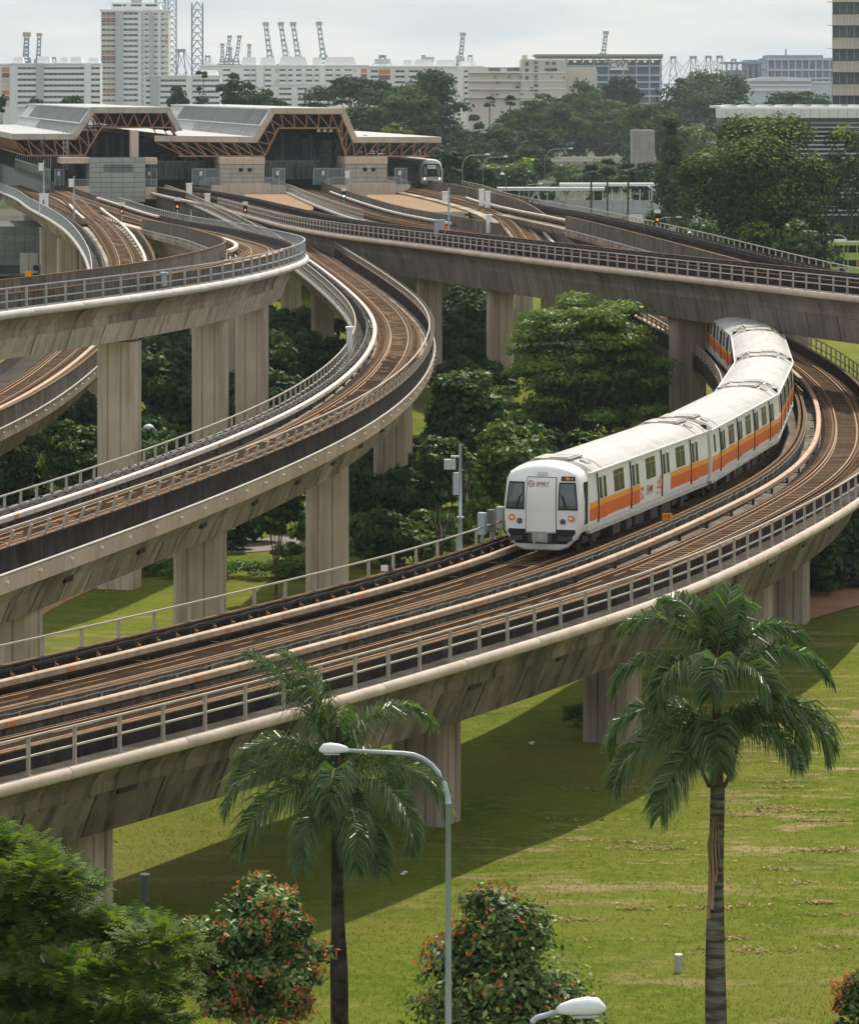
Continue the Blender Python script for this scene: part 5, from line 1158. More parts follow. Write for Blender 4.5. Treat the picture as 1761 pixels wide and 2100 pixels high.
# shrubs: four kinds, copied
shrub_src = [tree('shrub', None, (0, 0, -200), 2.2, 3.0, .1, 'round', 13, 120, .30, .17, 'leaf_vine', .05, 81, shell=.5), tree('shrub', None, (0, 0, -200), 2.0, 2.8, .1, 'round', 13, 120, .26, .15, 'leaf_mid', .05, 82, shell=.5), tree('shrub', None, (0, 0, -200), 1.9, 2.8, .1, 'layer', 15, 110, .30, .12, 'leaf_light', .05, 83, shell=.3), tree('shrub', None, (0, 0, -200), 2.0, 2.6, .1, 'round', 12, 110, .24, .14, 'leaf_rust', .05, 84)]
shrubs = []
for v in ((470, 1130, 0, 1.2), (520, 1112, 0, 1.3), (610, 1090, 1, 1.2), (640, 1130, 1, .9), (590, 1150, 1, .6), (745, 1080, 0, 1.4), (780, 1120, 0, 1.2), (730, 1125, 2, 1.1), (830, 1090, 0, 1.5), (880, 1120, 1, 1.2), (930, 1110, 2, 1.3), (985, 1095, 2, 1.4), (905, 1150, 2, 1.0), (850, 1160, 1, 1.0), (800, 1165, 0, 1.1), (760, 1160, 1, .9), (1010, 1060, 1, 1.2), (870, 1050, 0, 1.6), (820, 1040, 0, 1.5), (720, 1045, 0, 1.5), (960, 1040, 0, 1.5), (740, 1000, 0, 1.7), (745, 960, 0, 1.7), (880, 1000, 0, 1.6), (930, 990, 0, 1.6), (1000, 1000, 0, 1.5),
          (310, 960, 0, 1.6), (350, 980, 0, 1.5), (320, 900, 0, 1.9), (360, 870, 0, 2.0), (330, 840, 0, 2.2), (375, 830, 0, 2.0), (365, 800, 3, 1.8), (330, 795, 0, 2.2), (390, 900, 0, 1.8), (310, 1000, 0, 1.6), (350, 760, 0, 2.3), (470, 940, 0, 1.8), (465, 880, 0, 1.8), (560, 850, 0, 2.0), (575, 800, 0, 2.2), (570, 900, 0, 1.8), (545, 760, 0, 2.2), (640, 830, 0, 2.0), (632, 770, 0, 2.0), (690, 830, 0, 1.8), (720, 800, 0, 1.8), (610, 960, 0, 1.6), (590, 1000, 0, 1.6), (500, 1010, 0, 1.7), (530, 960, 0, 1.7), (640, 1020, 0, 1.6), (160, 950, 0, 1.8), (195, 900, 0, 1.9), (180, 880, 0, 2.0), (120, 960, 0, 1.6), (90, 985, 1, 1.0), (30, 1015, 1, .9), (190, 1010, 0, 1.5),
          (960, 740, 0, 2.2), (935, 780, 0, 2.0), (985, 800, 0, 2.0), (940, 850, 0, 1.8), (1000, 860, 0, 1.8), (1345, 860, 1, 1.6), (1360, 820, 2, 1.8), (1330, 880, 0, 1.6), (1250, 905, 0, 1.6), (1180, 930, 0, 1.6), (1110, 960, 0, 1.6), (1100, 1000, 0, 1.5), (1050, 1010, 0, 1.5), (960, 700, 0, 2.4), (990, 660, 0, 2.6),
          (1590, 1225, 0, 1.0), (1625, 1218, 1, .9), (1560, 1250, 0, .9), (1655, 1212, 0, 1.1), (1575, 1262, 1, .6), (1720, 1205, 0, 1.3), (1690, 1215, 0, 1.2), (1740, 1190, 0, 1.6), (1225, 1488, 0, .55), (1180, 1490, 1, .4), (1270, 1484, 0, .35)):
    shrubs.append(v)
def gap(vx):
    for lim, nm in ((205, 'left of the left tall pier'), (400, 'just right of the left tall pier'), (480, 'between the two left flyover piers'), (590, 'below the flyover tip'), (700, 'by the middle viaduct pier at the hedge'), (790, 'between the two middle viaduct piers'), (860, 'at the rounded-curve piers'), (1010, 'between the curve and the signal mast'), (1110, 'behind the train nose'), (1400, 'around the feathery tree'), (1530, 'at the foot of the near pier on the lawn')):
        if vx < lim and not (lim == 1400 and False): return nm
    return 'in the dark corner by the grey van'
def gap2(v): return 'at the foot of a near pier on the lawn' if v[1] > 1450 else gap(v[0]) if v[0] < 1400 else 'in the dark corner by the grey van'
srank = {}
for key in {(v[2], gap2(v)) for v in shrubs}:
    mem = sorted((i for i, v in enumerate(shrubs) if (v[2], gap2(v)) == key), key=lambda i: -shrubs[i][1])
    for q, i in enumerate(mem): srank[i] = 'only' if len(mem) == 1 else 'frontmost' if q == 0 else 'rearmost' if q == len(mem)-1 else ORD[q]+' from front'
names = ('dark vine-covered shrub', 'mid green leafy shrub', 'light feathery shrub', 'rusty brown dying shrub'); u4 = [False]*4
for i, (vx, vy, k, sc) in enumerate(shrubs):
    x, y = gp(vx, vy); o = shrub_src[k] if not u4[k] else copy_tree(shrub_src[k]); u4[k] = True
    o.location = (x, y, GZ(x, y)-.05); s = sc*random.uniform(.9, 1.1); o.scale = (s, s, s*random.uniform(.85, 1.25)); o.rotation_euler = (0, 0, random.uniform(0, 6.28))
    o['label'] = f'{names[k]}, {srank[i]}, {gap2(shrubs[i])}' if k != 3 else 'rusty brown dying shrub among dark vines beside the left tall pier'; o['category'] = 'shrub'; o['group'] = f'{names[k]}s below the viaducts'
# clipped hedge
hr_ = np.random.default_rng(5); hp = [gp(292, 1178), gp(420, 1185), gp(640, 1180)]
hc = []
for k in range(90): f = hr_.uniform(0, 1); x = np.interp(f, [0, .4, 1], [p[0] for p in hp]); y = np.interp(f, [0, .4, 1], [p[1] for p in hp]); hc.append((x+hr_.normal(0, .2), y+hr_.uniform(-1.6, 1.6), -1.2+hr_.uniform(.2, .75), .55, .6, .35))
Q, T = clump_leaves(hc, 110, .18, .10, hr_); tag(link('hedge', quadmesh('hedge', Q, 'leaf_mid', T)), 'low clipped green hedge in front of the paved path under the viaducts', 'hedge')

# ------------------------------------------------------------------ foreground plants
def palm_frond(L, e0, bend, seed, nl=92, wl=.028, ll=.74, droop=1.15, twist=0.0):
    r = np.random.default_rng(seed); P = []; p = np.zeros(3); e = e0; n = 26; ds = L/n; D = []
    for i in range(n+1):
        d = np.array([math.cos(e), 0, math.sin(e)]); P.append(p.copy()); D.append(d); p = p+d*ds; e -= bend*(.4+1.5*i/n)/n
    P = np.array(P); D = np.array(D); Q = []
    for i in range(nl):
        f = .10+.90*i/(nl-1); j = min(n-1, int(f*n)); g = f*n-j; c = P[j]*(1-g)+P[min(n, j+1)]*g; d = D[j]; l = ll*(.45+.75*math.sin(math.pi*min(1, f*.8+.16)))*r.uniform(.85, 1.1)
        for s, el in ((1, .20), (-1, .20), (1, -.15), (-1, -.15), (1, .62), (-1, .62)) if i % 3 == 0 else ((1, .20), (-1, .20)):
            side = np.array([0, s, 0.]); up = np.cross(d, [0, 1., 0]); up = up if up[2] > 0 else -up
            o = unit(side*.78+d*(.45+.5*f)+up*(el+r.normal(0, .10))); a = c; l2 = l*r.uniform(.9, 1.05); m = a+o*l2*.5-np.array([0, 0, .06*l2]); t = m+unit(o-np.array([0, 0, droop*r.uniform(.8, 1.6)]))*l2*.55
            w = unit(np.cross(o, up))*wl*.5*r.uniform(.8, 1.2); w = w+up*r.normal(0, .012)
            Q.append([a-w*.6, a+w*.6, m+w, m-w]); Q.append([m-w, m+w, t+w*.12, t-w*.12])
    mb = MB().tube([tuple(q) for q in P[::2]], list(np.linspace(.034, .007, len(P[::2]))), 5)
    me1 = quadmesh('frond', np.array(Q), 'leaf_palm', np.repeat(np.clip(r.normal(.45, .22, len(Q)//2), 0, .9), 2)); me2 = mesh('rachis', mb.v, mb.f, 'crownshaft', smooth=True); return me1, me2
def royal_palm(label, loc, Hc, fr, dark, seed, sheath=False, swell=None):
    t = empty('royal_palm', loc, 0, label, 'palm', None); r = random.Random(seed); mb = MB(); zs = np.linspace(-.3, Hc-1.2, 40)
    rad = [np.interp(z, *swell) for z in zs]; mb.tube([(.03*math.sin(z*.7), 0, z) for z in zs], [q*(1+.018*(i % 2)) for i, q in enumerate(rad)], 14)
    mb.build('trunk', 'palm_bark_dark' if dark else 'palm_bark', t, True)
    MB().tube([(0, 0, Hc-1.25), (0, 0, Hc-.5), (0, 0, Hc+.3), (0, 0, Hc+1.3)], [rad[-1]*1.04, .13, .10, .05], 12).build('crownshaft', 'crownshaft', t, True)
    for i, (az, e0, bend, L, dz) in enumerate(fr):
        a, b = palm_frond(L, R(e0), R(bend), seed*50+i, ll=.60+.06*L); f = link('frond', a, t, (0, 0, Hc+dz), (r.uniform(-.25, .25), 0, R(az))); link('rachis', b, f)
    MB().tube([(.02, -.02, Hc), (-.08, -.03, Hc+1.0), (-.30, -.05, Hc+2.3)], [.03, .022, .006], 6).build('spear_leaf', 'leaf_palm_solid', t, True)
    if sheath:
        b = MB(); 
        for q, w, z1 in ((-.17, .035, 4.1), (-.10, .045, 3.9), (-.02, .03, 3.3), (.05, .022, 2.9)): b.tube([(q*.5, -.20, Hc-1.9), (q-.03, -.25, Hc-2.5), (q+.01, -.26, Hc-3.1), (q-.03, -.27, Hc-z1)], [w*.35, w*.8, w*.7, w*1.25], 6)
        b.build('dry_sheath', 'dry_sheath', t, True)
        for s in (-1, 1): MB().tube([(s*.16, -.05, Hc-1.3), (s*.34, -.1, Hc-.9), (s*.50, -.1, Hc-.1), (s*.52, -.1, Hc+.3)], [.05, .04, .03, .02], 6).build('leaf_stalk', 'crownshaft', t, True)
    return t
nmat('leaf_palm_solid', (.05, .11, .03), None, rough=.4)
# azimuths: 0 = right of the picture, 90 = away, 180 = left, 270 = towards the camera
p1 = at(694, 100, -1.2); P1F = [(160, 68, 40, 3.6, .3), (150, 78, 45, 3.2, .3), (20, 70, 115, 3.2, .25), (95, 60, 95, 3.0, .2), (178, 52, 130, 3.2, .1), (195, 32, 110, 3.4, 0), (218, 10, 90, 3.4, -.1), (246, -4, 65, 3.1, -.15), (285, 0, 80, 3.2, -.15), (318, 14, 100, 3.3, -.05), (348, 32, 115, 3.3, 0), (55, 30, 100, 2.9, .05), (130, 34, 100, 2.9, .1), (265, 30, 120, 2.5, .1), (300, -25, 40, 2.6, -.2)]
royal_palm('royal palm with a dark speckled trunk behind the street lamp arm', p1, 24+1.2-(1600-185)/85.0, P1F, True, 3, swell=([-1, 2.2, 4.0, 5.2, 9], [.24, .22, .22, .16, .14]))
p2 = at(1469, 89.5, -1.2)
P2F = [(170, 34, 118, 2.9, .0), (200, 8, 90, 2.9, -.05), (232, -12, 62, 2.7, -.1), (330, 10, 70, 2.2, 0), (8, 34, 108, 3.1, .0), (352, 30, 112, 3.0, .05), (28, 20, 95, 2.8, 0), (265, 15, 110, 2.0, .1), (175, 40, 105, 2.6, .9), (160, 58, 95, 2.5, 1.35), (5, 46, 100, 2.8, .85), (22, 60, 100, 2.5, 1.1), (60, 62, 80, 2.3, 1.4), (120, 66, 80, 2.2, 1.5), (262, 40, 130, 2.0, 1.2), (85, 76, 60, 1.9, 1.5), (310, 42, 120, 2.1, 1.0), (215, 36, 120, 2.1, 1.0)]
royal_palm('royal palm at the right with a ringed trunk and hanging dry sheath', p2, 24+1.2-(1490-185)/95.0, P2F, False, 4, True, swell=([-1, 3.4, 5.5, 7.5, 8.0, 12], [.30, .245, .235, .19, .165, .15]))

def feather_tree(label, loc, cl, n, seed, stems):
    r = np.random.default_rng(seed); t = empty('feathery_tree', loc, 0, label, 'tree'); Q = []; T = []
    w = np.array([c[3]*c[4] for c in cl]); w = w/w.sum()
    for k in r.choice(len(cl), n, p=w):
        cx, cy, cz, rx, ry, rz = cl[k]; d = unit(r.normal(0, 1, 3)); d[2] = abs(d[2])*1.0-.25; rad = r.uniform(.6, 1.1); c = np.array([cx+d[0]*rx*rad, cy+d[1]*ry*rad, cz+d[2]*rz*rad])
        out = unit(np.array([d[0], d[1], .15+r.normal(0, .25)])+r.normal(0, .35, 3)); L = r.uniform(.30, .50); side = unit(np.cross(out, [0, 0, 1.])); tn = np.clip(r.normal(.45, .2)+.15*d[2], 0, .9)
        for i in range(6):
            f = (i+.5)/6; b = c+out*L*f-np.array([0, 0, .16*f*f*L]); ll = .125*(1-abs(f-.45)*.9)
            for s in (1, -1):
                o = unit(side*s+out*.35-np.array([0, 0, .22])); wv = out*.021; Q.append([b-wv, b+wv, b+o*ll+wv*.6, b+o*ll-wv*.6]); T.append(tn)
    link('crown', quadmesh('crown', np.array(Q), 'leaf_feather', T), t); mb = MB()
    for s in stems: mb.tube(s[0], s[1], 7)
    mb.build('trunk', 'bark', t, True); return t
fr = np.random.default_rng(9); FC = []
def fpt(vx, vy, Y): p = at(vx, Y, zat(vy, Y)); return p
base = at(40, 82, -1.2)
for vx, vy, s in ((20, 1720, 1.0), (70, 1760, 1.0), (-40, 1700, 1.0), (130, 1790, .8), (30, 1820, 1.1), (110, 1860, 1.0), (190, 1900, .85), (250, 1870, .8), (320, 1895, .75), (370, 1930, .55), (60, 1920, 1.1), (160, 1960, 1.0), (270, 1960, .9), (340, 1990, .6), (20, 2000, 1.1), (120, 2040, 1.1), (230, 2050, 1.0), (310, 2070, .8), (60, 2100, 1.1), (180, 2130, 1.0), (300, 2140, .8), (385, 2120, .5), (-60, 1850, 1.2), (-80, 2000, 1.2)):
    q = fpt(vx, vy+30, 82+fr.uniform(-2.0, 1.6)); FC.append((q.x-base.x, q.y-base.y, q.z-base.z, s*.85, s*.9, s*.36))
ft = feather_tree('feathery bright green tree filling the lower left corner', base, FC, 9500, 10, [([(0, 0, -.3), (.3, 0, 2), (.6, 0, 4)], [.16, .14, .11])]+[([(.6, 0, 3.8), ((c[0]+.6)*.6, c[1]*.6, c[2]*.6+1.2), (c[0], c[1], c[2])], [.05, .035, .012]) for c in FC[::3]])
pr = MB()
for k in range(30):
    c = FC[fr.integers(0, 16)]; x, y, z = c[0]+fr.normal(0, .35), c[1]+fr.normal(0, .3)-.3, c[2]+c[5]*.9; pr.box((x, y, z), (.05, .02, .16), rot=Matrix.Rotation(fr.uniform(-.8, .8), 3, 'Y'))
tag(pr.build('seed_pod', 'dry_sheath', ft), kind='stuff')

def orange_bush(label, loc, H, Wd, z0, seed, n, cone=False):
    r = np.random.default_rng(seed); cl = []
    for k in range(70):
        d = unit(r.normal(0, 1, 3)); zc = z0+(H-z0)*.5
        if cone: u = r.uniform(0, 1)**1.25; q = Wd*.5*(1-.80*u)*r.uniform(.45, .92); a = r.uniform(0, 6.283); c = (q*math.cos(a), q*math.sin(a), z0+(H-z0)*u*.94)
        else: f = r.uniform(.62, .86); c = (d[0]*Wd*.5*f, d[1]*Wd*.5*f, zc+d[2]*(H-z0)*.5*f)
        sz = Wd*r.uniform(.085, .14); cl.append((*c, sz, sz, sz*.85))
    cl.append((0, 0, zc-(.12*(H-z0) if cone else 0), Wd*.38, Wd*.38, (H-z0)*.40)); cl += [cl[-1]]*9
    t = empty('ornamental_tree', loc, 0, label, 'tree', 'ornamental trees with orange new leaves')
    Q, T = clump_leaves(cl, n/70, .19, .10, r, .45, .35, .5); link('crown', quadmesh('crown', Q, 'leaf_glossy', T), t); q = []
    for k in range(380):
        c = cl[r.integers(0, 70)]; d = unit(np.array([c[0], c[1], c[2]-zc+.3])/(Wd*.5)+r.normal(0, .45, 3)); b = np.array(c[:3])+d*np.array(c[3:])*1.12
        for j in range(5): s = b+r.normal(0, .05, 3)-np.array([0, 0, .03*j*.6]); q.append(leafquads(s[None], np.array([[d[0], d[1], .1]]), .13, .055, r, .9, .6)[0])
    link('new_leaves', quadmesh('new_leaves', np.array(q), 'leaf_orange', r.uniform(.05, .85, len(q))), t)
    mb = MB().tube([(0, 0, -.3), (.05, 0, z0+.6), (0, 0, z0+(H-z0)*.6)], [.07, .06, .03], 7)
    for c in cl[:14]: mb.tube([(0, 0, z0+.4), (c[0]*.6, c[1]*.6, (c[2]+z0)*.5+.3), c[:3]], [.03, .02, .008], 5)
    mb.build('trunk', 'bark', t, True); return t
orange_bush('round ornamental tree with orange new leaves between the feathery tree and the dark palm trunk', at(524, 92, -1.2), 7.75, 3.45, 4.2, 21, 19000)
orange_bush('cone shaped ornamental tree with orange tips behind the lamp pole', at(1032, 92, -1.2), 7.45, 6.1, 2.4, 22, 26000, True)
orange_bush('orange tipped ornamental tree cut by the right picture edge', at(1795, 92, -1.2), 6.0, 1.9, 3.2, 23, 6000)

leafmat('straw', (.20, .125, .07), (.46, .31, .19), None, .15, .8, .1)
# grass blades over the part of the lawn that is near
gr = np.random.default_rng(3); NB = 150000
yy = 1/gr.uniform(1/185, 1/90, NB); xx = gr.uniform(-13, 40, NB)*yy/150-2; ok = (abs((xx)*FV/yy) < 960); yy, xx = yy[ok], xx[ok]; n = len(xx)
zz = np.array([GZ(a, b)+.10*math.sin(a*.21+b*.13)*math.sin(b*.17) for a, b in zip(xx, yy)]); C = np.stack([xx, yy, zz], 1)
an = gr.uniform(0, 6.28, n); wv = np.stack([np.cos(an), np.sin(an), 0*an], 1)*gr.uniform(.010, .022, n)[:, None]; tip = C+np.stack([gr.normal(0, .05, n), gr.normal(0, .05, n), gr.uniform(.03, .09, n)], 1)
Q = np.stack([C-wv, C+wv, tip+wv*.25, tip-wv*.25], 1); tag(link('grass', quadmesh('grass', Q, 'grass_blade', np.clip(gr.normal(.5, .2, n), .1, .9))), kind='stuff')
# mown clippings lying in loose rows: dry straws, far too many to count
hc = []
for k in range(70):
    x, y = gp(gr.uniform(1150, 1790), gr.uniform(1520, 1960)); m = 60 if math.sin(y*1.1+math.sin(x*.5)) > .2 else 4; L = gr.uniform(.3, 1.3)
    hc.append(np.stack([x+gr.normal(0, L, m), y+gr.normal(0, .13, m)+.1*np.sin(x*3), np.zeros(m)], 1))
hc = np.concatenate(hc); n = len(hc); hc[:, 2] = [GZ(a, b)+.10*math.sin(a*.21+b*.13)*math.sin(b*.17)+.03 for a, b, _ in hc]
an = gr.uniform(0, 6.28, n); d = np.stack([np.cos(an), np.sin(an), gr.normal(0, .25, n)], 1)*gr.uniform(.05, .16, n)[:, None]; wv = np.stack([-np.sin(an), np.cos(an), 0*an+.4], 1)*gr.uniform(.012, .035, n)[:, None]
hc[:, 2] += gr.uniform(0, .05, n)
tag(link('grass_clippings', quadmesh('grass_clippings', np.stack([hc-wv, hc+d-wv, hc+d+wv, hc+wv], 1), 'straw', gr.uniform(.05, .85, n))), kind='stuff')
# ------------------------------------------------------------------ far buildings, cranes and the port
class Bld:
    """building standing on a plane of known distance; columns and rows in the survey scale"""
    def __init__(s, name, label, Y, cat='apartment block', depth=14, rz=0.0, pivot=CV):
        s.Y = Y; s.k = FV/Y; s.depth = depth; s.ox = 0.0
        if rz: s.ox = (pivot-CV)/s.k
        s.t = empty(name, (s.ox, Y, 0), rz, label, cat); s.cache = {}
    def x(s, v): return (v-CV)/s.k-s.ox
    def z(s, v): return zat(v, s.Y)
    def part(s, name, v0, v1, r0, r1, mat, y0=0.0, y1=None, parent=None):
        """box between columns v0..v1 and rows r0 (top)..r1 (bottom, None = ground); y0 negative = proud of the front"""
        z1 = s.z(r0); z0 = -.3 if r1 is None else s.z(r1); x0, x1 = s.x(v0), s.x(v1); y1 = s.depth if y1 is None else y1
        d = (round(x1-x0, 2), round(y1-y0, 2), round(z1-z0, 2), mat)
        if d not in s.cache: b = MB().box((0, 0, 0), d[:3]); s.cache[d] = mesh(name, b.v, b.f, mat)
        return link(name, s.cache[d], parent or s.t, ((x0+x1)/2, (y0+y1)/2, (z0+z1)/2))
    def windows(s, cols, rows, hrow, mat='hdb_window', proud=-.06, name='window'):
        for r in rows:
            for v0, v1 in cols: s.part(name, v0, v1, r, r+hrow, mat, proud, .5)

# tall tower of flats on the left
b = Bld('tower_block', 'tall white tower of flats with cream and orange panels, left of the lattice masts', 2100, depth=16)
fl = 11.15; top = 24.5
b.part('wall', 207, 346, 20, None, 'hdb_white', 0)
b.part('parapet', 204.5, 349, 18.5, 22.5, 'hdb_white', -.8); b.part('roof_house', 228, 328, 5, 19, 'hdb_white', 2, 12); b.part('roof_tank', 268, 290, -6, 6, 'hdb_grey', 3, 10)
for v0, v1 in ((231, 249), (252, 258), (268, 290), (298, 322)): b.part('roof_window', v0, v1, 8, 12, 'hdb_window', 1.9, 3)
for i in range(17):
    r = top+i*fl
    for j, (v0, v1) in enumerate(((208.5, 237), (253, 283))):
        n = 3
        for k in range(n): q0 = v0+(v1-v0)*k/n; q1 = v0+(v1-v0)*(k+1)/n; b.part('window', q0+.35, q1-.35, r, r+4.6, 'hdb_window', -.05, .4)
        m = ('hdb_orange' if i in (0, 7, 14) else 'hdb_brown' if i in (1, 8) else 'hdb_cream') if j == 0 else 'hdb_white'
        b.part('spandrel', v0, v1, r+5, r+9.6, m, -.12, .4)
    for v0, v1 in ((297, 304), (316, 322), (331, 337)): b.part('window', v0, v1, r+2, r+5.2, 'hdb_window', -.05, .4); b.part('window', v0-.5, v0+2.2, r+8, r+9.4, 'hdb_window', -.05, .4)
    b.part('spandrel', 338.6, 344, r+1, r+9, 'hdb_orange' if i in (4, 5, 12) else 'hdb_cream', -.1, .4); b.part('ledge', 290, 346, r+10.2, r+11, 'hdb_white', -.7, .3)
    b.part('window', 290.5, 294.5, r+2, r+9.4, 'hdb_grey', -.05, .4)
b.part('fin', 238, 251, 24, None, 'hdb_grey', -2.2, .4); b.part('fin', 284.5, 289, 24, None, 'hdb_white', -1.3, .4); b.part('fin', 308, 313.5, 24, None, 'hdb_grey', -1.6, .4); b.part('fin', 325.5, 329.5, 24, None, 'hdb_white', -1.6, .4)
def slab(label, Y, v0, v1, top, bays, fl, n, notch=(), mats=(), houses=(), fins=(), wt=4.6, first=7.0):
    b = Bld('apartment_slab', label, Y, depth=12); b.part('wall', v0, v1, top, None, 'hdb_white'); b.part('parapet', v0-.6, v1+.6, top-1.4, top+1.2, 'hdb_white', -.6)
    for i in range(n):
        r = top+first+i*fl
        for q0, q1 in bays:
            m = max(1, int(round((q1-q0)/9)))
            for k in range(m): b.part('window', q0+(q1-q0)*k/m+.25, q0+(q1-q0)*(k+1)/m-.25, r, r+wt, 'hdb_window', -.06, .4)
            b.part('balcony', q0, q1, r+wt+.3, r+fl-.4, 'hdb_white', -1.0, .2)
        for q0, q1, ms in mats:
            m = ms[i % len(ms)]
            if m: b.part('panel', q0, q1, r-1, r+fl-3, m, -.1, .3)
    for q0, q1, t2 in houses:
        x0, x1 = b.x(q0), b.x(q1); z0, z1 = b.z(top-1), b.z(t2); d = (x1-x0)*.1
        V = [(x0, 1, z0), (x1, 1, z0), (x1-d, 3, z1), (x0+d, 3, z1), (x0, 11, z0), (x1, 11, z0), (x1-d, 9, z1), (x0+d, 9, z1)]
        link('roof_house', mesh('roof_house', V, [(0, 1, 2, 3), (5, 4, 7, 6), (4, 0, 3, 7), (1, 5, 6, 2), (3, 2, 6, 7)], 'hdb_white'), b.t)
    for q0, q1, m, dp in fins: b.part('fin', q0, q1, top-1, None, m, -dp, .3)
    return b
b = slab('long low white slab of flats at the far left with corridor bands', 1890, 22, 206, 130, ((36, 75), (90, 173), (187, 205)), 11.8, 7, houses=((26, 47, 116), (76, 103, 115), (122, 139, 117), (142, 168, 116), (180, 203, 117)), fins=((75, 90, 'hdb_grey', 1.8), (173, 187, 'hdb_white', 1.6)))
b = slab('cream and orange end block of flats at the left picture edge', 1895, -30, 22.5, 131, ((-24, -5),), 11.8, 7, mats=((2, 3.5, ('hdb_cream',)), (4.5, 19, ('hdb_orange', 'hdb_brown', 'hdb_cream', 'hdb_cream')),))
b = slab('lower white flats right of the tall tower, with a grey ribbed stair', 1850, 296, 452, 155, ((299, 308), (329, 382), (395, 450)), 11.6, 6, houses=((410, 446, 143),), fins=((308, 324, 'hdb_grey', 1.4), (382, 394, 'hdb_white', 1.2)))
b = slab('long white flats with small paired windows in the middle of the skyline', 1950, 408, 756, 134, ((457, 472), (500, 513), (515, 524), (543, 556), (573, 586), (590, 600), (607, 618), (627, 640), (645, 654), (668, 682), (688, 698), (706, 722)), 11.0, 5, mats=((564, 572, ('hdb_cream', 'hdb_white')), (724, 731, ('hdb_cream', 'hdb_white')), (740, 756, ('hdb_orange', 'hdb_brown', 'hdb_cream'))), houses=((494, 527, 116), (532, 566, 117), (570, 632, 116), (640, 660, 117), (662, 732, 116)), fins=((526, 541, 'hdb_white', 1.0), (600, 607, 'hdb_white', .8), (655, 667, 'hdb_white', 1.0)), wt=3.6)
b = slab('low flats below the middle skyline block with cream and brown panels', 1800, 560, 712, 172, ((572, 598), (610, 630), (668, 690)), 11.0, 4, mats=((632, 640, ('hdb_cream', 'hdb_brown')), (642, 650, ('hdb_cream', 'hdb_brown'))))
b = slab('stepped white block left of the beige warehouse', 1760, 752, 992, 136, ((760, 775), (810, 830), (838, 860), (952, 984)), 11.4, 6, mats=((776, 800, ('hdb_orange', 'hdb_brown', 'hdb_white')),), houses=((826, 846, 122), (848, 890, 121), (892, 936, 122), (940, 966, 124)), fins=((937, 950, 'hdb_white', .8),))
for v0, v1, r0 in ((866, 890, 116), (935, 950, 113), (768, 800, 120)): b.part('roof_tank', v0, v1, r0, r0+10, 'hdb_grey', 4, 9)

b = Bld('warehouse', 'beige industrial building with white bands and small windows, right of the skyline flats', 1700, 'warehouse', 30)
b.part('wall', 960, 1222, 137, None, 'tan_wall'); b.part('tower_wall', 1068, 1160, 121, None, 'tan_wall', -1.5); b.part('roof_room', 1071, 1082, 112, 124, 'tan_wall', 4, 12); b.part('wall', 1160, 1224, 141, None, 'tan_wall', -.6)
for r in (147, 164.5, 181, 198): b.part('band', 960, 1160, r, r+1.8, 'hdb_white', -1.8, .3)
for v0, v1 in ((1001, 1026), (1039, 1065), (1116, 1142)):
    for k in range(2): b.part('window', v0+(v1-v0)*k/2+.4, v0+(v1-v0)*(k+1)/2-.4, 139, 145, 'hdb_window', -1.7 if v0 > 1066 else -.1, .2)
for v, r, w, h in ((1077, 126, 6, 8), (1118, 126, 8, 6), (1131, 126, 8, 6), (1077, 140, 6, 8), (1014, 154, 3, 5), (1042, 154, 3, 5), (1067, 154, 3, 5), (1129, 154, 3, 5), (1154, 156, 3, 5), (1018, 166, 5, 3.5), (1057, 176, 7, 5), (1070, 180, 3, 3), (1008, 180, 3, 3), (1077, 155, 6, 8), (1086, 178, 6, 8), (1008, 191, 3, 3), (1018, 191, 4, 3), (1069, 191, 3, 3), (1180, 158, 4, 4)): b.part('window', v, v+w, r, r+h, 'hdb_window', -1.72, .2)
for i in range(8): b.part('stair_window', 1095, 1102, 125+i*9.3, 131+i*9.3, 'hdb_window', -1.72, .2)

b = Bld('port_warehouse', 'blue grey open-sided warehouse with a tan roof and a white lettered sign', 2050, 'warehouse', 60)
b.part('wall', 1124, 1357, 127, None, 'blue_panel', 2.5)
for r in (133, 152, 166, 180, 195, 210): b.part('floor_slab', 1124, 1358, r, r+3.2, 'pale_blue', -1.2)
for v in (1128, 1160, 1192, 1216, 1246, 1276, 1303, 1330, 1352): b.part('column', v, v+3, 118, None, 'pale_blue', -.6, 1.5)
for i in range(6):
    for v in range(1133, 1350, 16): b.part('bay', v, v+11, 121.5+i*14.6, 130+i*14.6, 'office_glass' if i < 1 else 'blue_panel', 1.2, 2.4)
b.part('roof', 1096, 1358, 110.5, 115, 'roof_tan', -6, 40); b.part('roof_edge', 1100, 1358, 115, 119, 'blue_steel', -4, 30); b.part('awning', 1160, 1358, 122, 124, 'roof_tan', -3, 1)
sg = b.part('sign_board', 1250, 1288, 125, 143, 'white_paint', -1.9, -1.5)
link('lettering', text_mesh('CWT', 4.4, 'blue_panel', .28, .06, bold=.10), b.t, (b.x(1269), -2.05, b.z(133)), (R(90), 0, 0))
b = Bld('port_warehouse', 'hazy blue multi-storey warehouse beside the office tower', 3300, 'warehouse', 80)
b.part('wall', 1571, 1760, 118, None, 'blue_steel', 4); b.part('roof_room', 1575, 1690, 112, 119, 'blue_steel', 10, 60); b.part('mast', 1612, 1615, 100, 113, 'blue_steel', 12, 14)
for r in (119, 141, 158, 172): b.part('floor_slab', 1571, 1760, r, r+3.5, 'pale_blue', -2)
for v in range(1573, 1760, 14): b.part('column', v, v+2.6, 119, None, 'pale_blue', -1, 4)
for v in range(1577, 1750, 14):
    for r in (124, 145, 162): b.part('bay', v+1, v+9, r, r+10, 'blue_panel', 2.5, 5)
b = Bld('port_warehouse', 'low dark blue shed frame between the far cranes and the hazy warehouse', 3100, 'warehouse', 60)
b.part('roof', 1486, 1566, 126, 130, 'blue_steel', -2)
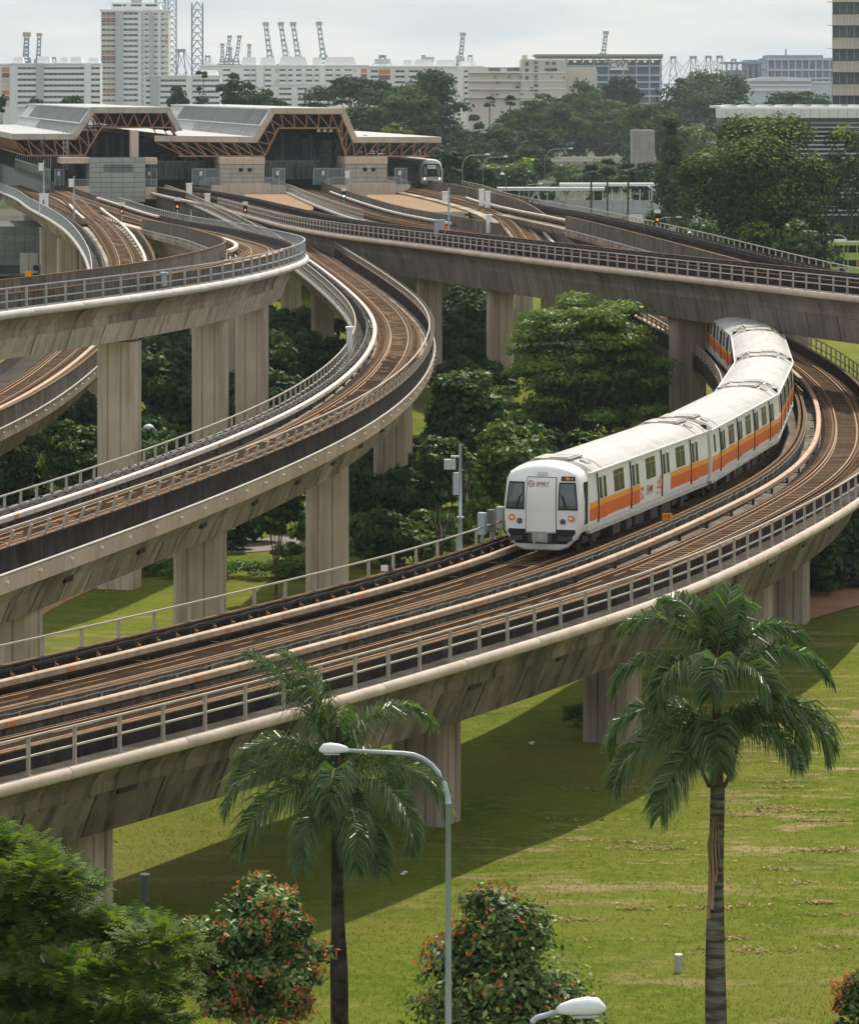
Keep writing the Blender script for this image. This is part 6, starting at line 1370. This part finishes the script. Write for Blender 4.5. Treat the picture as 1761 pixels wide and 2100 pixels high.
for v in range(1488, 1564, 11): b.part('column', v, v+3.2, 130, None, 'blue_steel', 0, 4)
b.part('wall', 1533, 1562, 122, None, 'blue_steel', 6); b.part('wall', 1488, 1560, 143, None, 'pale_blue', 6)
b = Bld('white_hall', 'long white low hall with a curved roof below the hazy warehouse', 2500, 'hall', 40)
n = 14
for i in range(n): v0 = 1535+i*128/n; b.part('roof_panel', v0, 1535+(i+1)*128/n-.3, 158+8*abs((i+.5)/n-.5)**2*3-1.5, 166, 'canopy_white', -2)
for i in range(5): MB().bar((b.x(1598.5+i*1.6), -2.1, b.z(165)), (b.x(1599.3+i*1.6), -2.1, b.z(162.6)), .25, .05).build('lettering_stroke', 'blue_panel', b.t)
b.part('wall', 1535, 1663, 166, None, 'pale_blue', 0); b.part('band', 1535, 1663, 172, 176, 'canopy_white', -.8); b.part('band', 1535, 1663, 181, 186, 'canopy_white', -.8)
b.part('wall', 1663, 1705, 166, None, 'pale_blue', 0); b.part('band', 1663, 1705, 166, 169, 'canopy_white', -.8)

# office tower at the right edge
b = Bld('office_tower', 'office tower at the right edge with cream bands and dark ribbon windows', 680, 'office tower', 24, R(-6.5), 1706)
b.part('core', 1706, 1830, -70, None, 'office_glass', .35)
for i in range(8):
    r = -46+i*47.8+3
    for k in range(8):
        v = 1706.5+k*14.8; b.part('pane', v+.45, v+14.35, r, r+22.5, 'office_glass', .02, .3); b.part('mullion', v-.45, v+.45, r, r+22.5, 'pale_blue', -.1, .3)
        for q in range(2): b.part('spandrel', v+.2+q*7.4, v+7.2+q*7.4, r+24, r+46.2, 'office_cream', -.28, .3)
    b.part('sunshade', 1696, 1830, r+45.8, r+46.8, 'office_cream', -1.6, .1)
# long low building behind the massive tree
b = Bld('curved_mall', 'long low building with a pale louvred roof behind the massive tree', 560, 'building', 30)
b.part('wall', 1500, 1830, 232, None, 'office_glass', 1.5)
for i in range(19): b.part('roof_panel', 1470+i*19+.2, 1488.6+i*19, 222, 241, 'canopy_white', -.6, 3)
b.part('roof', 1480, 1830, 217, 222, 'canopy_white', .8, 25)
for i in range(9): b.part('roof_rib', 1500+i*38, 1512+i*38, 214.5, 217.5, 'metal_roof', 1, 20)
for i in range(22): b.part('louvre', 1640, 1830, 250+i*9, 253+i*9, 'pale_blue', .9, 1.5)

# quay cranes, raised booms
def crane(label, vx, vt, vb, Y, lean, w=5.0, tip='crane_tip'):
    s = FV/Y; t = empty('quay_crane', (0, Y, 0), 0, label, 'crane', 'quay cranes with raised booms on the skyline'); X = lambda v: (v-CV)/s; Z = lambda v: zat(v, Y); w *= 1.3
    x1, z1, x0, z0 = X(vx), Z(vt), X(vx+lean), Z(vb); W = w/s; mb = MB()
    for o in (-W*.5, W*.5): mb.bar((x0+o, 0, z0), (x1+o*.75, 0, z1), W*.30)
    n = 7
    for i in range(n+1): f = i/n; mb.bar((x0+(x1-x0)*f-W*.5, 0, z0+(z1-z0)*f), (x0+(x1-x0)*f+W*.5, 0, z0+(z1-z0)*f), W*.2, W*.3 if i % 2 else W*.6)
    mb.build('boom', 'crane_blue', t); MB().box((x1, 0, z1+W*.2), (W*1.5, W, W*.9)).build('boom_tip', tip, t)
    m2 = MB(); zb = Z(172)
    for o in (-W*1.6, W*1.6): m2.bar((x0+o, 0, -.3), (x0+o*.5, 0, z0+W), W*.4)
    m2.bar((x0-W*2, 0, z0-W), (x0+W*2, 0, z0-W), W*.5); m2.bar((x0-W*3, 0, zb), (x0+W*3, 0, zb), W*.45); m2.build('portal', 'crane_blue', t)
    m3 = MB(); m3.bar((x1, 0, z1), (x0+(x0-x1)*.9, 0, z0), W*.07); m3.bar((x1, 0, z1-(z1-z0)*.4), (x0+(x0-x1)*1.2, 0, z0), W*.07); m3.build('stay', 'crane_blue', t)
for i, a in enumerate(((55, 72, 128, 5200, -2, 8), (81, 72, 128, 5200, -3, 6), (471, 76, 126, 5600, -6, 5), (491, 76, 126, 5600, -7, 5), (456, 92, 126, 5700, 0, 4.5), (472, 100, 126, 5700, 0, 4.5), (511, 93, 126, 5700, 0, 4.5), (545, 50, 124, 5600, 9, 6.5), (576, 50, 124, 5600, 11, 6.5), (601, 50, 124, 5600, 11, 6.5), (654, 49, 120, 5600, 9, 6.5), (949, 71, 124, 5600, -5, 6), (1242, 68, 116, 5600, -6, 6))):
    side = 'left of the white tower' if a[0] < 200 else 'left of the tall four, above the flats' if a[0] < 520 else 'among the four tallest in the middle of the skyline' if a[0] < 700 else 'standing alone above the stepped white block' if a[0] < 1000 else 'standing alone above the tan warehouse roof'
    pos = ('first', 'second', 'tilted first', 'tilted second', 'upright short', 'shortest upright', 'upright lone', 'first', 'second', 'third', 'fourth and separate', 'single', 'single')[i]
    crane(f'{pos} blue crane boom {side}', *a)
def portal_crane(label, vx, vt, Y, w):
    s = FV/Y; t = empty('quay_crane', ((vx-CV)/s, Y, 0), 0, label, 'crane', 'hazy quay cranes with lowered booms'); zt = zat(vt, Y); W = w/s; mb = MB()
    zm = zat(172, Y); zc = zt-(zt-zm)*.15
    for o in (-1, 1):
        mb.bar((o*W*.45, 0, -.3), (o*W*.10, 0, zt), W*.055); mb.bar((o*W*.10, 0, zt), (o*W*1.35, 0, zm+.35*(zt-zm)*.3), W*.03); mb.bar((o*W*.10, 0, zt), (o*W*.8, 0, zm), W*.03)
        mb.bar((o*W*.3, 0, zm+(zt-zm)*.3), (-o*W*.12, 0, zt-(zt-zm)*.12), W*.03); mb.bar((o*W*.4, 0, zm), (-o*W*.28, 0, zm+(zt-zm)*.4), W*.03)
    mb.bar((-W*1.4, 0, zm), (W*1.4, 0, zm), W*.07); mb.build('frame', 'crane_blue', t); MB().box((0, 0, zt), (W*.42, W*.4, W*.16)).build('machine_house', 'crane_blue', t)
    for o in (-.3, .35): MB().box((o*W*1.6, 0, zm-W*.08), (W*.3, W*.3, W*.2)).build('trolley', 'crane_blue', t)
for i, (vx, vt, Y, w) in enumerate(((1380, 117, 5400, 30), (1421, 117, 5400, 34), (1452, 116, 5600, 32), (1475, 116, 5600, 32), (1504, 122, 5900, 26), (1530, 124, 6000, 24), (1556, 124, 6000, 22), (372, 103, 5000, 40), (426, 115, 5600, 26), (111, 118, 5600, 20), (784, 115, 5400, 36), (868, 114, 5400, 20), (942, 116, 5400, 24), (964, 114, 5400, 22))):
    lb = 'far pointed gantry crane, ' + ('leftmost of the row beside the tan warehouse', 'second of the row right of the tan warehouse', 'third of the row right of the tan warehouse', 'fourth of the row right of the tan warehouse', 'fifth and paler of the row right of the warehouse', 'sixth behind the low shed frame', 'last one nearest the hazy warehouse', 'large one between the two lattice legs', 'right of the second lattice leg', 'small one above the left white slab', 'behind the cream ended flats in the middle', 'tiny one above the stepped white block', 'left one under the lone raised boom', 'right one under the lone raised boom')[i]
    portal_crane(lb, vx, vt, Y, w)
def rig_leg(label, v0, v1, vt, Y):
    s = FV/Y; t = empty('lattice_mast', ((v0+v1)/2*0, Y, 0), 0, label, 'lattice mast'); x0, x1 = (v0-CV)/s, (v1-CV)/s; zt = zat(vt, Y); W = x1-x0; mb = MB(); d = MB(); z = 20.0
    for x in (x0, x1):
        for y in (0, W): mb.bar((x, y, -.3), (x, y, zt), W*.10)
    while z < zt-W*.5:
        h = W*.72; d.bar((x0, 0, z), (x1, 0, z), W*.06); d.bar((x0, 0, z), ((x0+x1)/2, 0, z+h), W*.06); d.bar((x1, 0, z), ((x0+x1)/2, 0, z+h), W*.06); d.bar((x0, W, z), ((x0+x1)/2, W, z+h), W*.05); d.bar((x1, W, z), ((x0+x1)/2, W, z+h), W*.05); d.bar((x0, 0, z), (x0, W, z+h), W*.05); d.bar((x1, 0, z), (x1, W, z+h), W*.05); z += h
    mb.build('chord', 'lattice', t); tag(d.build('bracing', 'lattice', t), kind='stuff')
rig_leg('dark lattice mast standing free between the white tower and the raised cranes', 393, 415, 5, 4400); rig_leg('pale lattice mast just behind the right edge of the white tower', 344, 361, -40, 5000); rig_leg('lattice mast behind the top right of the tower roof', 318, 338, -60, 5000)

# ------------------------------------------------------------------ footbridge, concrete slab and other things in the middle distance
fb = Bld('footbridge', 'white roofed covered footbridge with a stair, beyond the far line', 655, 'footbridge', 3.5)
fb.part('roof', 1010, 1240, 384, 390.5, 'canopy_white', -.3); fb.part('roof', 1150, 1400, 377, 383, 'canopy_white', 6, 10)
fb.part('parapet', 1092, 1340, 412, 430, 'hdb_grey', 0, .2); fb.part('beam', 1092, 1350, 428, 437, 'hdb_grey', -.4, 3)
for v in range(1064, 1345, 19): fb.part('post', v, v+1.6, 388, 434, 'hdb_white', .1, .4)
for i in range(12): fb.part('panel', 1094+i*20.4, 1113+i*20.4, 410, 428, 'hdb_grey', -.12, .05)
for v0, v1 in ((1076, 1098), (1120, 1098), (1126, 1148), (1170, 1148)): MB().bar((fb.x(v0), -.3, fb.z(432)), (fb.x(v1), -.3, fb.z(392)), .28).build('brace', 'hdb_grey', fb.t)
MB().bar((fb.x(1330), 1, fb.z(381)), (fb.x(1434), 1, fb.z(455)), 3.0, .30).build('stair_roof', 'canopy_white', fb.t); MB().bar((fb.x(1330), 1, fb.z(415)), (fb.x(1434), 1, fb.z(488)), 2.6, 1.0).build('stair', 'hdb_grey', fb.t)
for i in range(7): f = i/6; MB().b2((fb.x(1335+f*92), -.3, fb.z(480)), (fb.x(1337+f*92), 0, fb.z(384+f*64))).build('post', 'hdb_white', fb.t)
fb.part('pier', 1290, 1302, 436, None, 'hdb_grey', .5, 3); fb.part('pier', 1110, 1122, 436, None, 'hdb_grey', .5, 3); fb.part('kiosk', 1284, 1318, 438, 456, 'hdb_white', -.6, 2)
b = Bld('concrete_slab', 'bare stained concrete lift shaft standing between rain trees and the pointed tree', 780, 'concrete shaft', 8)
for r in range(8):
    for c in range(3): b.part('panel', 1296+c*15.5+.1, 1311.3+c*15.5, 266+r*13+.12, 278.9+r*13, 'shaft_concrete', 0, .3)
b.part('wall', 1296.3, 1342, 266.3, None, 'shaft_concrete', .12)
bar = Bld('low_wall', 'long low cream roadside wall under the rain trees', 1160, 'wall', .5); bar.part('wall', 1080, 1310, 322, 331, 'tan_wall'); 
for i in range(11): bar.part('coping', 1080+i*21, 1100.6+i*21, 320.8, 322, 'hdb_white', -.1, .6)

def lamp_post(label, loc, h, arm, rz, group='street lamps in the middle distance', rad=.09, head=.75, dome=False):
    t = empty('street_lamp', loc, rz, label, 'street lamp', group)
    if dome:
        MB().tube([(0, 0, -.3), (0, 0, h-.5)], [rad, rad*.7], 8).tube([(0, 0, h-.5), (.05, 0, h-.2), (.25, 0, h), (.5, 0, h)], .035, 6).build('pole', 'galvanised', t, True)
        MB().lathe([(.34, -.05), (.32, .05), (.22, .16), (.06, .22)], 12, (.5, 0, h-.02)).build('lamp_head', 'lamp_shell', t, True); return t
    pts = [(0, 0, h-arm*.5)]+[(arm*.45*(1-math.cos(q)), 0, h-arm*.5+arm*.5*math.sin(q)) for q in np.linspace(.2, math.pi/2, 7)]+[(arm, 0, h+.06)]
    MB().tube([(0, 0, -.3), (0, 0, h*.45), (0, 0, h-arm*.5)], [rad, rad*.8, rad*.62], 10).build('pole', 'galvanised', t, True)
    MB().tube(pts, [rad*.6]+[rad*.52]*7+[rad*.42], 8).build('arm', 'galvanised', t, True)
    hs = head; prof = [(0, .05), (.08, .085), (.3, .125), (.62, .15), (.85, .13), (1.0, .04)]; V = []; F = []; n = 12
    for f, w in prof:
        for k in range(n): a = 2*math.pi*k/n; V.append((arm-.02+f*hs, w*math.cos(a)*hs/.8, h+.06+(w*1.45 if math.sin(a) > 0 else w*.6)*math.sin(a)*hs/.8))
    F = [(i*n+k, i*n+(k+1) % n, (i+1)*n+(k+1) % n, (i+1)*n+k) for i in range(len(prof)-1) for k in range(n)]+[tuple(range(n))[::-1], tuple((len(prof)-1)*n+k for k in range(n))]
    hd = link('lamp_head', mesh('lamp_head', V, F, 'lamp_shell', smooth=True), t)
    pr = [(.30, .10), (.45, .118), (.65, .13), (.84, .10)]; b = MB()
    b.prism([(arm-.02+f*hs, w*hs/.8) for f, w in pr]+[(arm-.02+f*hs, -w*hs/.8) for f, w in pr[::-1]], h+.06-.105*hs/.8, h-.0); b.build('lens', 'hdb_grey', hd)
    return t
lamp_post('tall grey street lamp in front of the left palm with its arm reaching left', at(919, 88, -1.2), zat(1545, 88)+1.2, 2.14, math.pi, 'near street lamps', .095, .62)
lamp_post('street lamp whose white head just enters the bottom of the picture', at(1085, 58, -1.2), zat(2086, 58)+1.2, .42, R(12), 'near street lamps', .08, .70)
for vx, vt, Y, arm, rz, lb in ((948, 318, 560, 3.0, 0, 'curved street lamp right of the waiting silver train, among the trees'), (990, 322, 620, 3.0, 0, 'second curved street lamp behind the first one by the silver train'), (1117, 305, 700, 4.0, 0, 'tall street lamp in front of the grassy bank and parked cars'), (1075, 378, 620, 2.0, 0, 'short lamp beside the white footbridge roof'), (1345, 446, 520, 2.5, 0, 'curved lamp in front of the drooping pine'), (1738, 482, 470, 2.2, math.pi, 'curved lamp in front of the green double decker bus'), (1418, 455, 560, 2.0, 0, 'curved lamp by the stair of the footbridge')):
    lamp_post(lb, at(vx, Y, 0), zat(vt, Y), arm, rz)
lamp_post('park lamp with a white dome head right of the left tall pier', at(322, 252, -1.2), zat(876, 252)+1.2, .5, math.pi, 'dome park lamps', .05, dome=True)
lamp_post('park lamp with a white dome head above the bushes behind the signal mast', at(957, 240, -1.2), zat(884, 240)+1.2, .5, 0, 'dome park lamps', .05, dome=True)
lamp_post('park lamp with a dome head by trees at the grassy bank', at(1037, 560, 0), zat(357, 560), .5, math.pi, 'dome park lamps', .07, dome=True)

# vehicles
def car(label, vx, Y, col, L=4.4, van=False, rz=0.0, group='cars on the far road'):
    t = empty('parked_car', at(vx, Y, .05), rz, label, 'car', group); h = 1.9 if van else 1.45
    P = [(-L/2, .3), (-L/2, .85), (-L*.46, .95), (-L*.30, h if not van else h), (L*.16, h), (L*.30, .98), (L/2, .85), (L/2, .3)] if not van else [(-L/2, .3), (-L/2, 1.75), (-L*.44, h), (L*.28, h), (L*.42, 1.05), (L/2, .9), (L/2, .3)]
    n = len(P); V = [(x, -.85, z) for x, z in P]+[(x, .85, z) for x, z in P]
    link('body', mesh('body', V, [tuple(range(n)), tuple(range(n, 2*n))[::-1]]+[(i, i+n, (i+1) % n+n, (i+1) % n) for i in range(n)], col), t)
    MB().b2((-L*.33, -.87, .98), (-.05, .87, h-.12)).b2((.05, -.87, .98), (L*.20, .87, h-.14)).build('window', 'glass_dark', t)
    for x in (-L*.3, L*.3): MB().tube([(x, -.9, .32), (x, .9, .32)], .32, 12).build('wheel', 'rubber', t)
car('dark red car on the far road under the rain trees', 1108, 1462, 'car_red'); car('silver van on the far road just right of the red car', 1126, 1464, 'car_silver', 5, True); car('dark blue saloon on the far road by the rain tree trunk', 1160, 1458, 'car_dark')
t = empty('double_decker_bus', at(1748, 538, 0), 0, 'green double decker bus at the right edge behind the viaducts', 'bus', None)
MB().b2((-3.2, -1.25, .35), (7.5, 1.25, 4.35)).build('body', 'bus_green', t); MB().b2((-3.0, -1.2, 4.35), (7.3, 1.2, 4.45)).build('roof', 'canopy_white', t); MB().b2((-2.4, -.5, 4.45), (-.8, .5, 4.7)).build('air_unit', 'canopy_white', t)
for z0, z1 in ((3.0, 3.95), (1.2, 2.05)):
    for k in range(6): MB().b2((-2.9+k*1.7, -1.29, z0), (-2.9+k*1.7+1.55, -1.24, z1)).build('window', 'glass_dark', t)
MB().b2((.6, -1.30, 1.35), (4, -1.255, 1.95)).build('display', 'sign_orange', t); MB().bar((2.0, -1.255, 2.3), (2.2, -1.255, 2.75), .10, .02).bar((2.35, -1.255, 2.3), (2.2, -1.255, 2.6), .10, .02).tube([(2.75, -1.25, 2.5), (2.75, -1.265, 2.5)], .2, 10).build('emblem', 'brown_logo', t)
for x in (-1.6, 4.5): MB().tube([(x, -1.27, .5), (x, 1.27, .5)], .5, 14).build('wheel', 'rubber', t)
for vx, lb in ((1437, 'roof of a pale green bus just showing over the far railing, left one'), (1462, 'roof of a pale green bus just showing over the far railing, right one')):
    t = empty('bus', at(vx, 560, 0), 0, lb, 'bus', 'buses hidden behind the far railing'); MB().b2((-1.9, 0, .4), (1.9, 8, zat(479, 560))).build('body', 'bus_green', t); MB().b2((-1.8, .1, zat(479, 560)), (1.8, 7.9, zat(477, 560))).build('roof', 'canopy_white', t); MB().b2((-1.7, -.04, 1.6), (1.7, 0, 2.6)).build('windscreen', 'glass_dark', t)
    for x in (-1.5, 1.5): MB().tube([(x-.15, 1.2, .5), (x+.15, 1.2, .5)], .5, 12).build('wheel', 'rubber', t)
x, y = gp(1688, 1200); t = empty('van', (x, y, -1.2), R(-6), 'pale grey van half hidden by dark bushes at the right, beyond the near viaduct', 'van')
MB().b2((-1.9, -.9, .4), (3.0, .9, 2.05)).build('body', 'car_silver', t); MB().b2((-1.8, -.86, 2.05), (2.9, .86, 2.2)).build('roof', 'canopy_white', t); MB().b2((-1.5, -.93, 1.2), (2.2, -.89, 1.8)).build('window', 'glass_dark', t); MB().b2((-1.9, -.95, .75), (3, -.9, .85)).build('side_trim', 'panel_grey', t)
for xx in (-1.1, 2.1): MB().tube([(xx, -.92, .36), (xx, .92, .36)], .36, 12).build('wheel', 'rubber', t)

# ------------------------------------------------------------------ lineside equipment
def on(path, u, vx, dz=0.0, lo=0, hi=None):
    ss = np.arange(lo, hi or path.L, .25); P = path.at(ss, u); c = CV+P[:, 0]*FV/P[:, 1]; k = int(np.argmin(abs(c-vx))); p = P[k].copy(); p[2] += dz; return Vector(p), path.head(ss[k])
p, h = on(PA, -5.4, 942, .5, 0, 110); t = empty('signal_mast', p, 0, 'tall grey lineside mast with camera boxes standing on the near viaduct left of the train', 'mast'); ht = zat(912, p.y)-p.z
MB().tube([(0, 0, -.9), (0, 0, 1.2)], .085, 8).tube([(0, 0, 1.2), (0, 0, ht)], .06, 8).build('pole', 'galvanised', t, True); MB().box((0, 0, 0), (.3, .3, .05)).box((0, 0, 1.25), (.26, .26, .05)).build('flange', 'galvanised', t)
MB().box((-.40, 0, ht-.75), (.45, .35, .38)).build('camera_box', 'hdb_grey', t); MB().box((-.19, -.03, ht-.45), (.34, .3, .06)).box((-.16, 0, ht-1.5), (.24, .25, .85)).build('junction_box', 'galvanised', t)
for i, vx in enumerate((990, 1008, 1026)):
    p, h = on(PA, -5.3, vx, .5, 0, 125); t = empty('equipment_cabinet', p, h, f'{("left", "middle", "right")[i]} grey equipment cabinet on posts behind the near viaduct railing, beside the train nose', 'cabinet', 'grey cabinets beside the train nose')
    MB().b2((-.16, -.14, .35), (.16, .14, 1.2)).build('cabinet', 'galvanised' if i != 1 else 'panel_grey', t); MB().box((-.1, 0, .15), (.05, .06, .4)).box((.1, 0, .15), (.05, .06, .4)).build('leg', 'steel_grey', t); MB().b2((-.14, -.16, .4), (.14, -.141, 1.15)).build('door', 'steel_grey', t)
p, h = on(PA, -5.3, 791, .5, 0, 110); t = empty('track_tag', p, 0, 'small white tag board on the far railing of the near viaduct', 'tag board'); MB().box((-.05, -.07, .18), (.26, .03, .22)).build('board', 'white_paint', t); MB().tube([(.12, -.06, .14), (.12, -.03, .14)], .13, 10).build('disc', 'rail_rust', t)
def plate(label, p, txt, w, h, post=.6):
    t = empty('marker_sign', p, 0, label, 'sign'); MB().b2((-w/2, 0, post), (w/2, .03, post+h)).build('board', 'sign_orange', t); MB().b2((-.03, .03, 0), (.03, .07, post+h*.8)).build('post', 'steel_grey', t)
    if txt: link('lettering', text_mesh(txt, h*.85, 'black'), t, (0, -.006, post+h/2), (R(90), 0, 0))
p, h = on(PA, -.8, 1368, .33, 0, 125); plate('orange plate lettered plus 3 on the centre wall beside the train', p, '+3', .42, .28, .05)
p, h = on(PF, -1.9, 1007, .3, 60, 260); plate('orange plate lettered plus 2 behind the barred railing', p, '+2', .40, .32, .25)
p, h = on(PC, -2.3, 59, .5, 0, 80); plate('plain orange plate above the high flyover wall at the left', p, '', .30, .28, .05)
def signal(label, p, lampm, h=1.6, board=True):
    t = empty('railway_signal', p, 0, label, 'signal', 'lineside colour light signals'); MB().tube([(0, .15, -.2), (0, .15, h)], .06, 8).build('post', 'steel_grey', t); MB().box((0, 0, h-.35), (.44, .2, .75)).build('head', 'black', t)
    MB().tube([(0, -.1, h-.45), (0, -.16, h-.45)], .12, 12).build('lamp', lampm, t); MB().tube([(0, -.1, h-.12), (0, -.26, h-.12)], .13, 12).build('hood', 'black', t)
    if board: MB().b2((-.28, -.02, h+.12), (.28, .02, h+.45)).build('number_board', 'white_paint', t)
for path, u, vx, lo, hi, dz, m, lb in ((PD, 1.9, 250, 120, 330, .2, 'lamp_red', 'lit orange signal on the left line beside the crossover'), (PC, 1.9, 364, 130, 330, .5, 'lamp_red', 'lit amber signal behind the flyover railing'), (PB, -2.3, 503, 200, 420, .4, 'lamp_red', 'lit amber signal on the middle line near the first tan room'), (PE, 2.3, 705, 30, 200, .0, 'lamp_blue', 'signal with a bluish white light beside the tan concourse roof'), (PG, -2.3, 1348, 100, 330, .2, 'lamp_red', 'signal on the far line in front of the fan palms')):
    p, h = on(path, u, vx, dz, lo, hi); signal(lb, p, m, 1.5 if vx < 600 or vx > 1000 else 2.0)
def mast(label, p, vt, box=True):
    t = empty('lineside_mast', p, 0, label, 'mast', 'thin grey lineside masts'); h = zat(vt, p.y)-p.z; MB().tube([(0, 0, -.3), (0, 0, h)], [.10, .06], 8).box((0, 0, h*.45), (.3, .3, .12)).build('pole', 'galvanised', t)
    if box: MB().box((-.30, 0, h-.8), (.5, .4, .75)).box((-.3, 0, h-.38), (.6, .5, .1)).build('camera_box', 'hdb_white', t)
for path, u, vx, vt, lo, hi, lb, bx in ((PD, -2.2, 152, 360, 240, 400, 'mast with a white box beside the left line and the grey tiled room', True), (PDL, -2.3, 95, 328, 150, 280, 'mast at the left in front of the screen doors', True), (PF, -2.5, 920, 384, 120, 330, 'mast rising behind the barred railing in the middle', True), (PE, -2.5, 717, 345, 40, 200, 'mast in front of the second tan room', True), (PC, 2.7, 392, 430, 130, 330, 'thin mast behind the flyover curve', False)):
    p, h = on(path, u, vx, 0, lo, hi); mast(lb, p, vt, bx)
def cabinet(label, p, w, h, mat='hdb_white', group='trackside cabinets by the station'):
    t = empty('trackside_cabinet', p, 0, label, 'cabinet', group); MB().b2((-w/2, -.3, 0), (w/2, .3, h)).build('cabinet', mat, t); MB().b2((-w/2-.05, -.36, h), (w/2+.05, .36, h+.12)).build('lid', mat, t); MB().b2((-w/2+.06, -.33, .15), (w/2-.06, -.301, h-.12)).build('door', mat, t); return t
p, h = on(PDL, -2.3, 98, -.3, 150, 280); t = cabinet('tall white cabinet with a blue emblem on the left approach railing', p, .95, 2.0); MB().lathe([(.0, 0), (.18, .1), (.18, .5), (.0, .8)], 10, (0, -.2, .9)).build('blue_emblem', 'blue_steel', t)
for path, u, vx, lo, hi, w, h, lb in ((PE, -2.2, 1003, 60, 290, .5, 1.5, 'slim white cabinet where the far lines spread'), (PG, 2.0, 987, 30, 200, .6, 1.8, 'pair of tall cream cabinets left of the footbridge, first'), (PG, 2.0, 1000, 30, 200, .6, 1.7, 'pair of tall cream cabinets left of the footbridge, second'), (PB, -2.3, 425, 280, 420, .6, 1.4, 'white cabinet beside the middle line at the first tan room, left one'), (PB, -2.3, 388, 280, 440, .7, 1.8, 'white cabinet beside the middle line at the first tan room, taller one'), (PF, -2.3, 902, 120, 330, .9, 1.3, 'grey drum cabinet behind the barred railing by a mast'), (PC, 2.55, 338, 0, 90, .25, .55, 'small grey box hung on the flyover railing'), (PG, -2.4, 1380, 100, 330, .4, .8, 'grey box on the far line below the fan palms'), (PB, -2.55, 739, 60, 130, .35, 1.6, 'blue topped white post on the middle line curve')):
    p, hd_ = on(path, u, vx, -.1, lo, hi); cabinet(lb, p, w, h, 'galvanised' if 'grey' in lb else 'hdb_white')
# traffic light under the left line, bollards, litter
t = empty('traffic_light', at(82, 330, -1), 0, 'black traffic light in the shade under the left line', 'traffic light'); zt = zat(541, 330); MB().tube([(0, 0, -.2), (0, 0, zt+1)], .07, 8).build('pole', 'panel_grey', t)
for i in range(3): MB().tube([(-.3, -.1, zt+.7-i*.62), (-.3, -.32, zt+.7-i*.62)], .24, 10).build('lens', 'black', t)
def bollard(label, x, y, w, h, mat, cat='bollard'):
    t = empty('bollard', (x, y, GZ(x, y)), R(12), label, cat); MB().lathe([(w*.5, -.15), (w*.5, h*.96), (w*.47, h)], 14).build('body', mat, t, False); MB().lathe([(w*.52, h), (w*.52, h+.03), (w*.3, h+.045)], 14).build('cap', 'lamp_shell', t)
x, y = gp(1391, 1988); bollard('short grey bollard with a white cap alone on the sunlit lawn', x, y, .22, .40, 'steel_grey')
x, y = gp(297, 1850); bollard('dark square-looking bollard top showing above the feathery tree', x, y, .30, .85, 'panel_grey')
for i, (vx, vy, lb) in enumerate(((829, 1800, 'crumpled white litter on the shaded lawn by the palm trunk'), (1090, 1532, 'scrap of white litter on the lawn right of the second pier'))):
    x, y = gp(vx, vy); b = MB()
    for k in range(5): b.box((random.uniform(-.08, .08), random.uniform(-.06, .06), .04+.02*k), (.12, .08, .03), random.uniform(0, 3))
    tag(b.build('litter', 'litter_white', None, loc=(x, y, GZ(x, y)+.08)), lb, 'litter')

# the sky-lit air between here and the port
def haze():
    m = bpy.data.materials.new('haze'); m.use_nodes = True; nt = m.node_tree
    for n in list(nt.nodes): nt.nodes.remove(n)
    o = nt.nodes.new('ShaderNodeOutputMaterial'); v = nt.nodes.new('ShaderNodeVolumePrincipled'); v.inputs['Color'].default_value = (.80, .90, 1.0, 1); v.inputs['Density'].default_value = HAZE; v.inputs['Anisotropy'].default_value = .1
    nt.links.new(v.outputs[0], o.inputs['Volume']); M['haze'] = m
    tag(MB().b2((-2100, -120, -3.0), (2100, 7500, 190)).build('haze', 'haze'), kind='stuff')
HAZE = 6.5e-5
haze()
